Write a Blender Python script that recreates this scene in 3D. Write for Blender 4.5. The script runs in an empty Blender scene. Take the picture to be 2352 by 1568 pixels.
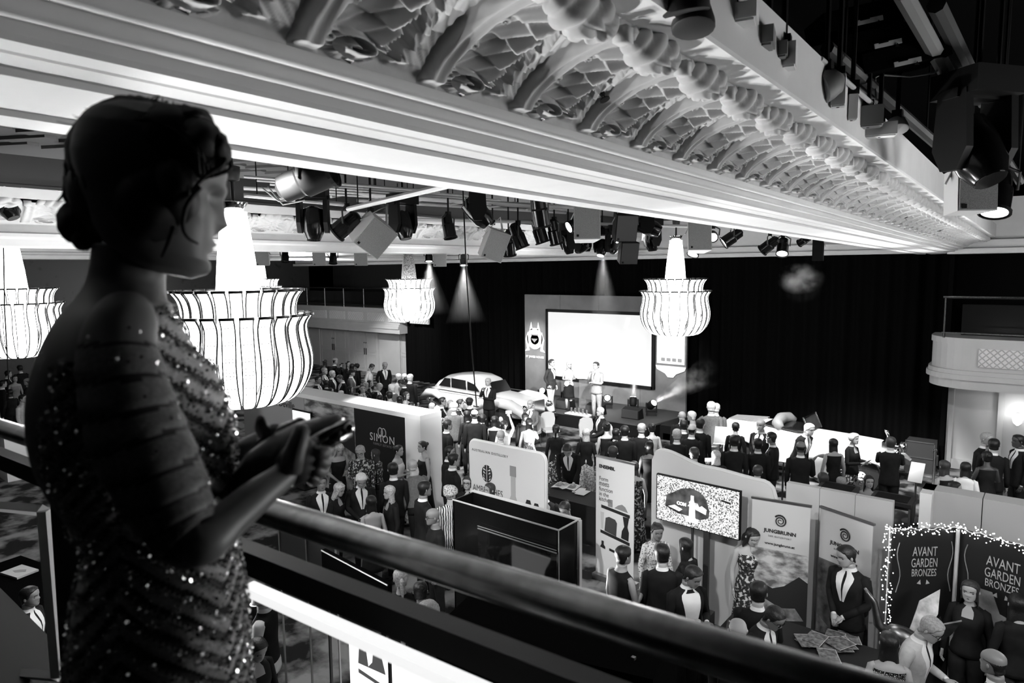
import bpy, bmesh, math, random
from math import sin, cos, pi, radians, sqrt, atan2
from mathutils import Vector, Matrix
random.seed(7)
SC = bpy.context.scene
COL = SC.collection
# ---------------------------------------------------------------- camera (photo treated as 2352 x 1568)
FPX, CW, CH = 1540.0, 2352.0, 1568.0
YAW, PITCH, ROLL = radians(39.37), radians(6.11), radians(0.63)
EYE = Vector((0, 0, 5.2))
_F = Vector((-sin(YAW)*cos(PITCH), cos(YAW)*cos(PITCH), -sin(PITCH)))
_R = Vector((cos(YAW), sin(YAW), 0))
_D = _F.cross(_R)
CR = cos(ROLL)*_R + sin(ROLL)*_D
CD = -sin(ROLL)*_R + cos(ROLL)*_D
cam = bpy.data.cameras.new('camera')
cam.sensor_width = 36.0
cam.lens = FPX/CW*36.0
cam.clip_start = 0.02
cam.clip_end = 200
cam.dof.use_dof = True
cam.dof.focus_distance = 9.0
cam.dof.aperture_fstop = 4.5
camo = bpy.data.objects.new('camera', cam)
COL.objects.link(camo)
m = Matrix(((CR.x, -CD.x, -_F.x, EYE.x), (CR.y, -CD.y, -_F.y, EYE.y), (CR.z, -CD.z, -_F.z, EYE.z), (0, 0, 0, 1)))
camo.matrix_world = m
SC.camera = camo
def ray(px, py):
    return _F + CR*((px-CW/2)/FPX) + CD*((py-CH/2)/FPX)
def P(px, py, d): return EYE + ray(px, py)*d
def G(px, py, z=0.0):
    r = ray(px, py); return EYE + r*((z-EYE.z)/r.z)
def AY(px, py, Y):
    r = ray(px, py); return EYE + r*(Y/r.y)
def AX(px, py, X):
    r = ray(px, py); return EYE + r*(X/r.x)
# ---------------------------------------------------------------- world, exposure
w = bpy.data.worlds.new('world'); SC.world = w; w.use_nodes = True
w.node_tree.nodes['Background'].inputs[0].default_value = (1, 1, 1, 1)
w.node_tree.nodes['Background'].inputs[1].default_value = 0.0
SC.view_settings.view_transform = 'Standard'
SC.view_settings.look = 'None'
SC.view_settings.gamma = 1.0
SC.view_settings.exposure = 1.0
SC.view_settings.use_curve_mapping = False
SC.cycles.max_bounces = 5
SC.cycles.diffuse_bounces = 2
SC.cycles.adaptive_threshold = 0.03
SC.cycles.glossy_bounces = 3
SC.cycles.transmission_bounces = 4
SC.cycles.transparent_max_bounces = 8
SC.cycles.sample_clamp_indirect = 3.0
SC.cycles.caustics_reflective = False
SC.cycles.caustics_refractive = False
def lamp(name, kind, loc, power, aim=None, size=0.1, spot=60, blend=0.5, parent=None):
    l = bpy.data.lights.new(name, kind); l.energy = power
    if kind == 'AREA': l.size = size
    elif kind != 'SUN': l.shadow_soft_size = size
    if kind == 'SPOT': l.spot_size = radians(spot); l.spot_blend = blend
    o = bpy.data.objects.new(name, l); COL.objects.link(o)
    o.location = loc
    if aim is not None:
        o.rotation_euler = (Vector(aim)-Vector(loc)).to_track_quat('-Z', 'Y').to_euler()
    if parent: o.parent = parent
    return o
# ---------------------------------------------------------------- materials (all neutral greys: the photograph is black and white)
MATS = {}
def mat(name, g=0.5, rough=0.6, metal=0.0, emit=0.0, noise=0.0, scale=8.0, bump=0.0, spec=0.5, g2=None, kind='noise', detail=3, sheen=0.0, alpha=1.0, trans=0.0, thr=None):
    if name in MATS: return MATS[name]
    m = bpy.data.materials.new(name); m.use_nodes = True
    nt = m.node_tree; b = nt.nodes['Principled BSDF']
    b.inputs['Base Color'].default_value = (g, g, g, 1)
    b.inputs['Roughness'].default_value = rough
    b.inputs['Metallic'].default_value = metal
    b.inputs['Specular IOR Level'].default_value = spec
    b.inputs['Sheen Weight'].default_value = sheen
    b.inputs['Transmission Weight'].default_value = trans
    b.inputs['Alpha'].default_value = alpha
    if emit > 0:
        b.inputs['Emission Color'].default_value = (1, 1, 1, 1)
        b.inputs['Emission Strength'].default_value = emit
    if noise > 0 or g2 is not None or bump > 0:
        tc = nt.nodes.new('ShaderNodeTexCoord')
        if kind == 'voronoi':
            n = nt.nodes.new('ShaderNodeTexVoronoi'); fac = n.outputs['Distance']
        elif kind == 'wave':
            n = nt.nodes.new('ShaderNodeTexWave'); fac = n.outputs['Fac']; n.inputs['Distortion'].default_value = 3.0
            n.inputs['Detail'].default_value = detail
        else:
            n = nt.nodes.new('ShaderNodeTexNoise'); fac = n.outputs['Fac']; n.inputs['Detail'].default_value = detail
        n.inputs['Scale'].default_value = scale
        nt.links.new(tc.outputs['Object'], n.inputs['Vector'])
        if noise > 0 or g2 is not None:
            r = nt.nodes.new('ShaderNodeValToRGB')
            a = g if g2 is not None else max(0, g-noise*g)
            c = g2 if g2 is not None else min(1, g+noise*g)
            lo, hi = thr if thr else (0.3, 0.7)
            r.color_ramp.elements[0].position = lo; r.color_ramp.elements[1].position = hi
            r.color_ramp.elements[0].color = (a, a, a, 1); r.color_ramp.elements[1].color = (c, c, c, 1)
            nt.links.new(fac, r.inputs['Fac'])
            nt.links.new(r.outputs['Color'], b.inputs['Base Color'])
            if emit > 0: nt.links.new(r.outputs['Color'], b.inputs['Emission Color'])
        if bump > 0:
            bp = nt.nodes.new('ShaderNodeBump'); bp.inputs['Strength'].default_value = bump; bp.inputs['Distance'].default_value = 0.01
            nt.links.new(fac, bp.inputs['Height']); nt.links.new(bp.outputs['Normal'], b.inputs['Normal'])
    MATS[name] = m
    return m
M_plaster = mat('white_plaster', 0.80, 0.6, noise=0.04, scale=3, spec=0.2)
M_ornament = mat('ornament_plaster', 0.60, 0.65, noise=0.05, scale=20, spec=0.2)
M_black = mat('matt_black', 0.006, 0.6, spec=0.15)
M_void = mat('dark_void', 0.004, 0.9, spec=0.0)
M_blackgloss = mat('black_gloss', 0.006, 0.18, spec=0.4)
M_dark = mat('dark_grey', 0.03, 0.5)
M_mid = mat('mid_grey', 0.22, 0.55)
M_light = mat('light_grey', 0.5, 0.55)
M_white = mat('white_paint', 0.82, 0.5)
M_chrome = mat('chrome', 0.75, 0.15, 1.0)
M_steel = mat('brushed_steel', 0.4, 0.35, 1.0)
M_brass = mat('dull_brass', 0.16, 0.33, 1.0, noise=0.35, scale=30)
M_lens = mat('lit_lens', 1.0, 0.3, emit=14); M_lens.cycles.emission_sampling = 'NONE'
M_lensdim = mat('dim_lens', 1.0, 0.3, emit=2.5)
M_glassdark = mat('dark_glass', 0.01, 0.05, spec=0.6)
M_wood = mat('dark_wood', 0.035, 0.4, noise=0.5, scale=3, kind='wave')
M_drape = mat('black_drape_cloth', 0.004, 0.95, spec=0.0)
M_wallgrey = mat('cream_wall', 0.42, 0.6, noise=0.04, scale=2)
# ---------------------------------------------------------------- mesh builder
class MB:
    def __init__(s): s.v = []; s.f = []; s.m = []; s.k = 0
    def add(s, vs, fs, k=None):
        b = len(s.v); s.v += [tuple(v) for v in vs]
        for f in fs: s.f.append([i+b for i in f]); s.m.append(s.k if k is None else k)
        return b
    def box(s, c, d, rz=0, M=None, k=None, taper=1.0):
        x, y, z = d[0]/2, d[1]/2, d[2]/2
        vs = [Vector((sx*x*(taper if sz > 0 else 1), sy*y*(taper if sz > 0 else 1), sz*z)) for sz in (-1, 1) for sx, sy in ((-1, -1), (1, -1), (1, 1), (-1, 1))]
        R = Matrix.Rotation(rz, 3, 'Z') if M is None else M
        s.add([R @ v + Vector(c) for v in vs], [(3, 2, 1, 0), (4, 5, 6, 7), (0, 1, 5, 4), (1, 2, 6, 5), (2, 3, 7, 6), (3, 0, 4, 7)], k)
        return s
    def loft(s, rings, cap=True, closed=True, k=None, kf=None):
        n = len(rings[0]); b = len(s.v)
        for r in rings: s.v += [tuple(p) for p in r]
        for i in range(len(rings)-1):
            for j in range(n if closed else n-1):
                j2 = (j+1) % n
                s.f.append([b+i*n+j, b+i*n+j2, b+(i+1)*n+j2, b+(i+1)*n+j])
                s.m.append(kf(i, j) if kf else (s.k if k is None else k))
        if cap and closed:
            s.f.append([b+j for j in reversed(range(n))]); s.m.append(kf(0, 0) if kf else (s.k if k is None else k))
            l = b+(len(rings)-1)*n
            s.f.append([l+j for j in range(n)]); s.m.append(kf(len(rings)-2, 0) if kf else (s.k if k is None else k))
        return s
    def tube(s, pts, rad, n=8, cap=True, k=None, flat=1.0, up=None, kf=None):
        pts = [Vector(p) for p in pts]
        if not hasattr(rad, '__len__'): rad = [rad]*len(pts)
        rings = []; nrm = None
        for i, p in enumerate(pts):
            t = (pts[min(i+1, len(pts)-1)]-pts[max(i-1, 0)])
            t = t.normalized() if t.length > 1e-9 else Vector((0, 0, 1))
            if nrm is None:
                a = Vector(up) if up is not None else (Vector((0, 0, 1)) if abs(t.z) < 0.9 else Vector((1, 0, 0)))
                nrm = (a-t*a.dot(t)).normalized()
            else:
                nrm = (nrm-t*nrm.dot(t)); nrm = nrm.normalized() if nrm.length > 1e-6 else Vector((1, 0, 0))
            bt = t.cross(nrm)
            rings.append([p+(nrm*cos(2*pi*j/n)*flat+bt*sin(2*pi*j/n))*rad[i] for j in range(n)])
        return s.loft(rings, cap, True, k, kf)
    def lathe(s, prof, n=16, c=(0, 0, 0), M=None, k=None, cap=True):
        c = Vector(c); R = M or Matrix.Identity(3)
        return s.loft([[R @ Vector((r*cos(2*pi*j/n), r*sin(2*pi*j/n), z)) + c for j in range(n)] for r, z in prof], cap, True, k)
    def cyl(s, a, b, r, n=10, k=None, r2=None):
        return s.tube([a, b], [r, r if r2 is None else r2], n, True, k)
    def ell(s, c, r, n=12, m=8, M=None, k=None):
        c = Vector(c); R = M or Matrix.Identity(3)
        rings = []
        for i in range(m+1):
            t = -pi/2+pi*i/m; t = max(-pi/2+0.05, min(pi/2-0.05, t))
            rings.append([R @ Vector((r[0]*cos(t)*cos(2*pi*j/n), r[1]*cos(t)*sin(2*pi*j/n), r[2]*sin(t))) + c for j in range(n)])
        return s.loft(rings, True, True, k)
    def prism(s, poly, h, O=(0, 0, 0), U=(1, 0, 0), V=(0, 0, 1), k=None, n0=0.0):
        O, U, V = Vector(O), Vector(U), Vector(V); N = U.cross(V).normalized()
        n = len(poly); a = [O+U*x+V*y+N*n0 for x, y in poly]; b = [p+N*h for p in a]
        fs = [list(range(n))[::-1], list(range(n, 2*n))]+[[i, (i+1) % n, n+(i+1) % n, n+i] for i in range(n)]
        s.add(a+b, fs, k); return s
    def quad(s, a, b, c, d, k=None): s.add([a, b, c, d], [(0, 1, 2, 3)], k); return s
    def mesh(s, name, mats, smooth=False):
        me = bpy.data.meshes.new(name); me.from_pydata(s.v, [], s.f)
        for mm in (mats if isinstance(mats, (list, tuple)) else [mats]): me.materials.append(mm)
        if any(s.m): me.polygons.foreach_set('material_index', s.m)
        if smooth: me.polygons.foreach_set('use_smooth', [True]*len(s.f))
        me.update(); return me
    def build(s, name, mats, parent=None, smooth=False, loc=None, fix=True, auto=None):
        me = s.mesh(name, mats, smooth)
        if fix:
            bm = bmesh.new(); bm.from_mesh(me); bmesh.ops.recalc_face_normals(bm, faces=bm.faces); bm.to_mesh(me); bm.free()
        if auto: me.set_sharp_from_angle(angle=radians(auto))
        return link(name, me, parent, loc)
def link(name, data, parent=None, loc=None):
    o = bpy.data.objects.new(name, data); COL.objects.link(o)
    if parent is not None: o.parent = parent
    if loc is not None: o.location = loc
    return o
def tag(o, label, cat=None, group=None, kind=None):
    if label: o['label'] = label
    if cat: o['category'] = cat
    if group: o['group'] = group
    if kind: o['kind'] = kind
    return o
def empty(name, loc=(0, 0, 0), rz=0.0, label=None, cat=None, group=None):
    o = bpy.data.objects.new(name, None); COL.objects.link(o); o.location = loc; o.rotation_euler = (0, 0, rz)
    o.empty_display_size = 0.1
    return tag(o, label, cat, group)
def struct(o, label=None):
    o['kind'] = 'structure'
    if label: o['label'] = label
    return o
def copy_part(src, parent, loc=None, rot=None, scale=None):
    o = src.copy(); COL.objects.link(o); o.parent = parent
    if loc is not None: o.location = loc
    if rot is not None: o.rotation_euler = rot
    if scale is not None: o.scale = scale
    return o
def text(name, s, width, material, parent, O, U, V, align='CENTER', extr=0.002, bold=0.0, height=None, off=0.004, shear=0.0, space=1.0):
    """Flat lettering on a plane: O centre-baseline point, U reading direction, V up (both unit)."""
    cu = bpy.data.curves.new(name, 'FONT'); cu.body = s; cu.align_x = align; cu.extrude = extr; cu.offset = bold
    cu.resolution_u = 3; cu.shear = shear; cu.space_character = space
    cu.materials.append(material)
    o = bpy.data.objects.new(name, cu); COL.objects.link(o)
    bpy.context.view_layer.update()
    wd = max(o.dimensions.x, 1e-4); hd = max(o.dimensions.y, 1e-4)
    sx = width/wd; sy = sx if height is None else height/hd
    U, V = Vector(U).normalized(), Vector(V).normalized(); N = U.cross(V)
    me = bpy.data.meshes.new_from_object(o); bpy.data.objects.remove(o); bpy.data.curves.remove(cu)
    o = link(name, me)
    Mx = Matrix(((U.x*sx, V.x*sy, N.x, O[0]+N.x*off), (U.y*sx, V.y*sy, N.y, O[1]+N.y*off), (U.z*sx, V.z*sy, N.z, O[2]+N.z*off), (0, 0, 0, 1)))
    if parent is not None: o.parent = parent
    o.matrix_local = Mx
    return o
# ================================================================ ROOM SHELL
Z0 = 5.2
mb = MB(); mb.box((-15, 10, -0.05), (46, 28, 0.1))
M_carpet = mat('swirl_carpet', 0.012, 0.9, g2=0.22, scale=1.6, kind='noise', detail=8, thr=(0.44, 0.6), spec=0.1)
struct(mb.build('floor', M_carpet), 'dark swirl-patterned carpet of the ballroom floor')
# --- near ceiling beam (trim_1): local frame, Y along the beam, origin on its lower outer edge
def extrude(prof, y0, y1, k=None, mb=None):
    mb = mb or MB()
    n = len(prof); vs = [(x, y0, z) for x, z in prof]+[(x, y1, z) for x, z in prof]
    mb.add(vs, [(i, i+1, n+i+1, n+i) for i in range(n-1)], k)
    return mb
def rollprof(x0, z0, x1, z1, n=6):
    """half-round bulging down/right between two points"""
    out = []; c = ((x0+x1)/2, (z0+z1)/2); r = sqrt((x1-x0)**2+(z1-z0)**2)/2; a0 = atan2(z0-c[1], x0-c[0])
    for i in range(n+1):
        a = a0+pi*i/n; out.append((c[0]+r*cos(a), c[1]+r*sin(a)))
    return out
beam = struct(empty('trim_1', (-2.56, 1.3, 5.65)), 'white stepped ceiling beam with ornate acanthus cove')
beam.rotation_euler = (-0.0100, 0, 0.0155)
BY0, BY1 = -2.6, 18.2
soff = [(-0.02, 0.9), (-0.02, 0.02), (0, 0.0), (0.16, 0.0), (0.165, 0.018), (0.27, 0.018), (0.275, 0.0), (0.36, 0.0), (0.60, 0.008), (0.605, 0.026), (0.70, 0.032), (0.71, 0.036), (0.79, 0.036), (0.80, 0.05), (0.805, 0.085)]
o = extrude(soff, BY0, BY1).build('soffit', M_plaster, beam)
roll = rollprof(0.81, 0.09, 0.86, 0.10)+[(0.865, 0.125)]+rollprof(0.87, 0.115, 0.89, 0.12, 4)+[(0.893, 0.135)]+rollprof(0.897, 0.115, 0.945, 0.13)+[(0.955, 0.15)]
o = extrude(roll, BY0, BY1).build('roll_moulding', M_plaster, beam, smooth=True, auto=40)
# cove profile: quarter ellipse from (xa,za) to (xb,zb)
XA, ZA, XB, ZB = 0.955, 0.135, 1.42, 0.36
def cove(t):
    a = t*pi/2
    x = XA+(XB-XA)*(1-cos(a)); z = ZA+(ZB-ZA)*sin(a)
    tx, tz = (XB-XA)*sin(a), (ZB-ZA)*cos(a); l = sqrt(tx*tx+tz*tz)+1e-9
    return x, z, tz/l, -tx/l          # point and the normal into the room
extrude([cove(i/12)[:2] for i in range(13)], BY0, BY1).build('cove_ground', M_ornament, beam, smooth=True)
lip = [(XB-0.01, ZB+0.005), (XB+0.13, ZB+0.005), (XB+0.135, ZB+0.02), (XB+0.135, ZB+0.30)]
extrude(lip, BY0, BY1).build('slot_lip', M_plaster, beam)
# acanthus module
PITCHM = 0.46
def smooth(a, b, x):
    t = max(0.0, min(1.0, (x-a)/(b-a))) if a != b else (1.0 if x > a else 0.0)
    return t*t*(3-2*t)
def leaf_h(u, s):
    """relief of one acanthus unit; u 0..1 across, s 0..1 from base to knob"""
    h = 0.0
    # stem band, bowed
    us = 0.10+0.05*sin(s*pi)
    dstem = abs(u-us)
    dstem = min(dstem, abs(u-1-us))
    stem = 0.046*smooth(0.095, 0.065, dstem) - 0.010*smooth(0.045, 0.0, dstem)
    if s < 0.04: stem *= s/0.04
    # serrated gap between two leaf halves
    ug = 0.60+0.10*sin(s*pi*0.9)-0.06*s
    SL = 1.1
    tooth = 0.10*(1-(6.0*(s-SL*(ug-us)*.45)) % 1.0); tooth2 = 0.10*(1-(6.0*(s-SL*(1.05-ug)*.45+.4)) % 1.0)
    dl = (ug-0.02-tooth*0.9)-u          # >0 : on lower leaf
    dr = u-(ug+0.045+tooth2*0.55)         # >0 : on upper leaf
    lobe = 0.5+0.5*cos(2*pi*(6.0*(s-SL*(u-us))-0.2)); lobe2 = 0.5+0.5*cos(2*pi*(6.0*(s-SL*(1.1-u)+.4)-0.2))
    flute = abs(sin(pi*12.0*(s-SL*(u-us)))); flute2 = abs(sin(pi*12.0*(s-SL*(1.1-u))))
    if u > us and dl > 0 and u < 0.98:
        w_ = smooth(0.0, 0.02, dl)
        h = max(h, w_*(0.026+0.022*lobe*smooth(0.4, 0.05, dl)-0.006*flute+0.030*smooth(0.22, 0.02, dl))*smooth(0.04, 0.12, s))
    if dr > 0:
        w_ = smooth(0.0, 0.02, dr)
        h = max(h, w_*(0.022+0.018*lobe2*smooth(0.3, 0.05, dr)-0.006*flute2+0.024*smooth(0.2, 0.02, dr))*smooth(0.06, 0.14, s))
    h = max(h, stem)
    # scroll at the foot
    cx, cs = 0.40, 0.14
    dx, ds = (u-cx)/0.17, (s-cs)/0.13
    r = sqrt(dx*dx+ds*ds)
    if r < 1.25:
        a = atan2(ds, dx)
        ring = cos(2*pi*(r*1.35-a/(2*pi)))
        h = max(h*smooth(0.7, 1.25, r), 0.03+0.032*ring*smooth(1.25, 0.9, r)) if r < 1.1 else h
    # small eyelets along the stem
    for se in (0.22, 0.48, 0.72):
        d = sqrt(((u-us-0.10)/0.035)**2+((s-se)/0.028)**2)
        if d < 1.6: h = max(h, 0.045*smooth(1.6, 0.9, d)-0.035*smooth(0.7, 0.2, d))
    return h*smooth(1.0, 0.93, s)
NU, NS = 56, 96
mb = MB(); vs = []
for i in range(NS+1):
    s = i/NS; x, z, nx, nz = cove(s)
    for j in range(NU+1):
        u = j/NU; h = leaf_h(u, s)*1.15+0.002
        vs.append((x+nx*h, u*PITCHM, z+nz*h))
fs = [(i*(NU+1)+j, i*(NU+1)+j+1, (i+1)*(NU+1)+j+1, (i+1)*(NU+1)+j) for i in range(NS) for j in range(NU)]
mb.add(vs, fs)
leaf_me = mb.mesh('acanthus_leaf', M_ornament, True)
# knob: leaf curled into a ball, with flutes and finger holes
mb = MB(); rings = []
for i in range(41):
    t = pi*i/40; row = []
    for j in range(40):
        p = 2*pi*j/40
        q_ = t+0.25*sin(p); fl = (0.97+0.05*abs(sin(2.5*p+0.6)))*(1.03-0.26*math.exp(-((q_-1.0)/.12)**2)-0.28*math.exp(-((q_-1.62)/.13)**2)-0.22*math.exp(-((q_-2.2)/.11)**2))
        hole = 0.0
        for hp, ht in ((-1.7, 1.2), (-1.05, 1.35), (-0.5, 1.1), (-2.3, 1.35)):
            dp = (p-hp+pi) % (2*pi)-pi
            d = (dp/0.2)**2+((t-ht)/0.5)**2
            if d < 1: hole = max(hole, 0.35*(1-d))
        r = fl-hole
        row.append((0.085*r*sin(t)*cos(p), 0.17*cos(t)*(1+0.05*cos(p)), 0.075*r*sin(t)*sin(p)))
    rings.append(row)
mb.loft(rings)
mb.tube([(0.01, -0.17, 0.02), (0.02, -0.20, 0.0), (0.0, -0.215, -0.02)], [0.03, 0.024, 0.012], 8)
mb.box((0.03, 0.205, -0.015), (0.05, 0.05, 0.05))
knob_me = mb.mesh('acanthus_knob', M_ornament, True)
n = int((BY1-BY0)/PITCHM)
for i in range(n):
    y = BY0+i*PITCHM+0.02
    if y+1.3 < -0.9: continue
    link('acanthus_leaf', leaf_me, beam, (0, y, 0))
    link('knob', knob_me, beam, (XB-0.035, y+0.62*PITCHM, ZB-0.035))
# small black sprinkler heads in the cove
for y in (1.05, 4.6, 8.4, 11.9, 14.8):
    x, z, nx, nz = cove(0.5); d = Vector((nx, 0, nz)); c = Vector((x, y, z))
    mb = MB(); mb.cyl(c, c+d*0.05, 0.012, 8); mb.cyl(c+d*0.07, c+d*0.075, 0.022, 10)
    mb.cyl(c+d*0.05+Vector((0, 0.01, 0)), c+d*0.07+Vector((0, 0.012, 0)), 0.003, 5); mb.cyl(c+d*0.05-Vector((0, 0.01, 0)), c+d*0.07-Vector((0, 0.012, 0)), 0.003, 5)
    mb.build('sprinkler_head', M_black, beam)
# --- farther beams (trim_2, trim_3): coves facing the camera
def far_beam(name, xc, label, step, y0=-4.0, y1=21.5):
    b = struct(empty(name, (xc, 0, Z0)), label)
    prof = [(0.50, 1.12), (0.50, 0.62), (0.56, 0.60), (0.56, 0.55), (0.46, 0.52), (0.46, 0.42), (-0.46, 0.42), (-0.46, 0.52), (-0.56, 0.55), (-0.56, 0.60), (-0.5, 0.62), (-0.5, 1.5)]
    extrude(prof, y0, y1).build('soffit', M_plaster, b)
    extrude([(1.03, 2.1), (1.03, 1.24), (1.06, 1.24), (1.06, 1.2)], y0, y1).build('dark_frieze', M_dark, b)
    # cove band with its own leaves and knobs
    k = 0; y = y0+0.2
    while y < y1-0.6:
        o = link('acanthus_leaf', leaf_me, b, (0.48-0.955*0.7, y, 0.58)); o.scale = (0.7, step/PITCHM, 1.25)
        o = link('knob', knob_me, b, (0.90, y+0.6*step, 1.02)); o.scale = (1.5, 1.5*step/PITCHM*0.62, 1.5)
        y += step
    extrude([(0.93, 1.06), (1.02, 1.06), (1.02, 1.2)], y0, y1).build('slot_lip', M_plaster, b)
    return b
far_beam('trim_2', -12.25, 'white ceiling beam with egg-like knobs beyond the first lighting bay', 0.86)
far_beam('trim_3', -21.75, 'farthest white ceiling beam over the far chandeliers', 0.95)
# end cornices closing the bays over the drape
for nm, x0, x1, yy, zz, lab in (('trim_4', -33, -2.6, 21.2, 5.52, 'white cornice above the black stage drape'), ('trim_5', -2.2, 7, 19.2, 5.46, 'white cornice above the side balcony')):
    mb = MB(); mb.box(((x0+x1)/2, yy+0.4, zz+0.06), (x1-x0, 0.8, 0.12)); mb.box(((x0+x1)/2, yy+0.5, zz+0.22), (x1-x0, 0.7, 0.2)); mb.box(((x0+x1)/2, yy+0.6, zz+0.8), (x1-x0, 0.5, 1.0))
    struct(mb.build(nm, M_plaster), lab)
# dark ceilings of the recessed bays
mb = MB(); mb.box((-15, 8.5, 7.35), (44, 27, 0.1)); struct(mb.build('ceiling', M_void), 'black technical ceiling above the lighting bays')
# lattice plaster ceiling seen over the nearest lighting bay
lat = struct(empty('trim_6', (0, 0, 0)), 'dim lattice plaster ceiling above the pipes')
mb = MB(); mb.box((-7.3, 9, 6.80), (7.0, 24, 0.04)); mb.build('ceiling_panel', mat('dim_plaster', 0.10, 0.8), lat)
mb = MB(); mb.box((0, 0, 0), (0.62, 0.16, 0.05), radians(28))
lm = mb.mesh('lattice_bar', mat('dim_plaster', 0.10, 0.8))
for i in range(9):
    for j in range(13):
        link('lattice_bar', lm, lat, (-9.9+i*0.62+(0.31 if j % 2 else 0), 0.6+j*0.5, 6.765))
# side and back walls
mb = MB(); mb.box((-33.6, 9, 3.7), (0.3, 27, 7.4)); struct(mb.build('wall_left', M_wood), 'dark far side wall')
mb = MB(); mb.box((7.2, 9, 3.7), (0.3, 27, 7.4)); struct(mb.build('wall_right', M_void), 'dark side wall')
mb = MB(); mb.box((-15, -4.2, 3.7), (44, 0.3, 7.4)); struct(mb.build('wall_near', M_void), 'dark wall behind the balcony')
# --- far wall with doors, left of the drape
YW = 22.0
mb = MB(); mb.box((-28.6, YW+0.15, 1.15), (9.6, 0.3, 2.3)); mb.box((-28.6, YW+2.2, 5.3), (9.6, 0.2, 3.6), k=1); mb.box((-28.6, YW+1.2, 3.0), (9.6, 2.2, 0.1), k=1)
wf = struct(mb.build('wall_far', [M_wallgrey, M_wood]), 'pale wall with panelled double doors under the balcony')
def double_door(n, xl, xr, top, grille=None):
    d = struct(empty('door_%d' % n, ((xl+xr)/2, YW, 0)), 'pale panelled double door in far wall'); wd = xr-xl
    mb = MB(); mb.box((-wd/2-0.06, -0.05, top/2), (0.12, 0.1, top)); mb.box((wd/2+0.06, -0.05, top/2), (0.12, 0.1, top)); mb.box((0, -0.05, top+0.06), (wd+0.24, 0.1, 0.12)); mb.build('door_frame', M_wallgrey, d)
    for s in (-1, 1):
        mb = MB(); mb.box((s*wd/4, -0.03, top/2), (wd/2-0.02, 0.05, top-0.01)); lf = mb.build('door_leaf', M_wallgrey, d)
        for zc, zh in ((top*0.27, top*0.36), (top*0.73, top*0.40)):
            mb = MB(); x0, x1 = s*wd/4-wd*0.18, s*wd/4+wd*0.18
            for a, b, c, dd in ((x0, x1, zc+zh/2, 0.03), (x0, x1, zc-zh/2, 0.03)): mb.box(((a+b)/2, -0.065, c), (b-a, 0.03, dd))
            for a in (x0, x1): mb.box((a, -0.065, zc), (0.03, 0.03, zh))
            mb.build('door_moulding', M_wallgrey, lf)
        mb = MB(); mb.box((s*0.07, -0.08, top*0.52), (0.04, 0.04, 0.34)); mb.box((s*0.07, -0.08, top*0.74), (0.04, 0.03, 0.06)); mb.build('door_handle', M_dark, lf)
    return d
def xw(px): return AY(px, 800, YW).x
double_door(1, xw(738), xw(800), 2.15); double_door(2, xw(816), xw(868), 2.05)
double_door(3, xw(922), xw(960), 2.25)
# louvre above door 2, exit sign, emergency light
lv = empty('louvre_grille', ((xw(816)+xw(868))/2, YW-0.02, 2.62), 0, 'slatted air grille above the pale double door', 'grille')
wl = xw(868)-xw(816)
mb = MB(); mb.box((0, 0, 0.36), (wl, 0.08, 0.05)); mb.box((0, 0, -0.36), (wl, 0.08, 0.05)); mb.box((-wl/2, 0, 0), (0.06, 0.08, 0.76)); mb.box((wl/2, 0, 0), (0.06, 0.08, 0.76)); mb.build('frame', M_wallgrey, lv)
mb = MB(); mb.box((0, 0, 0), (wl-0.06, 0.07, 0.03), M=Matrix.Rotation(radians(35), 3, 'X')); sl = mb.build('slat', M_light, lv); sl.location = (0, 0, -0.3)
for i in range(1, 11): copy_part(sl, lv, (0, 0, -0.3+i*0.06))
ex = empty('exit_sign', ((xw(816)+xw(868))/2, YW-0.04, 2.17), 0, 'small exit sign between grille and double door', 'sign')
mb = MB(); mb.box((0, 0, 0), (0.5, 0.03, 0.14)); mb.build('plate', M_dark, ex)
for xx in (-.1, .1):
    mb = MB(); mb.box((xx, -0.02, 0), (0.09, 0.01, 0.09)); mb.build('pictogram', M_white, ex)
el = empty('emergency_light', (xw(838), YW-0.25, 2.98), 0, 'bright bulkhead lamp under the far balcony', 'lamp')
mb = MB(); mb.box((0, 0.1, 0.08), (0.5, 0.3, 0.06)); mb.build('housing', M_black, el); mb = MB(); mb.box((0, 0, -0.03), (0.4, 0.16, 0.16)); mb.build('diffuser', mat('lamp_face', 1, 0.4, emit=3), el)
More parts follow.
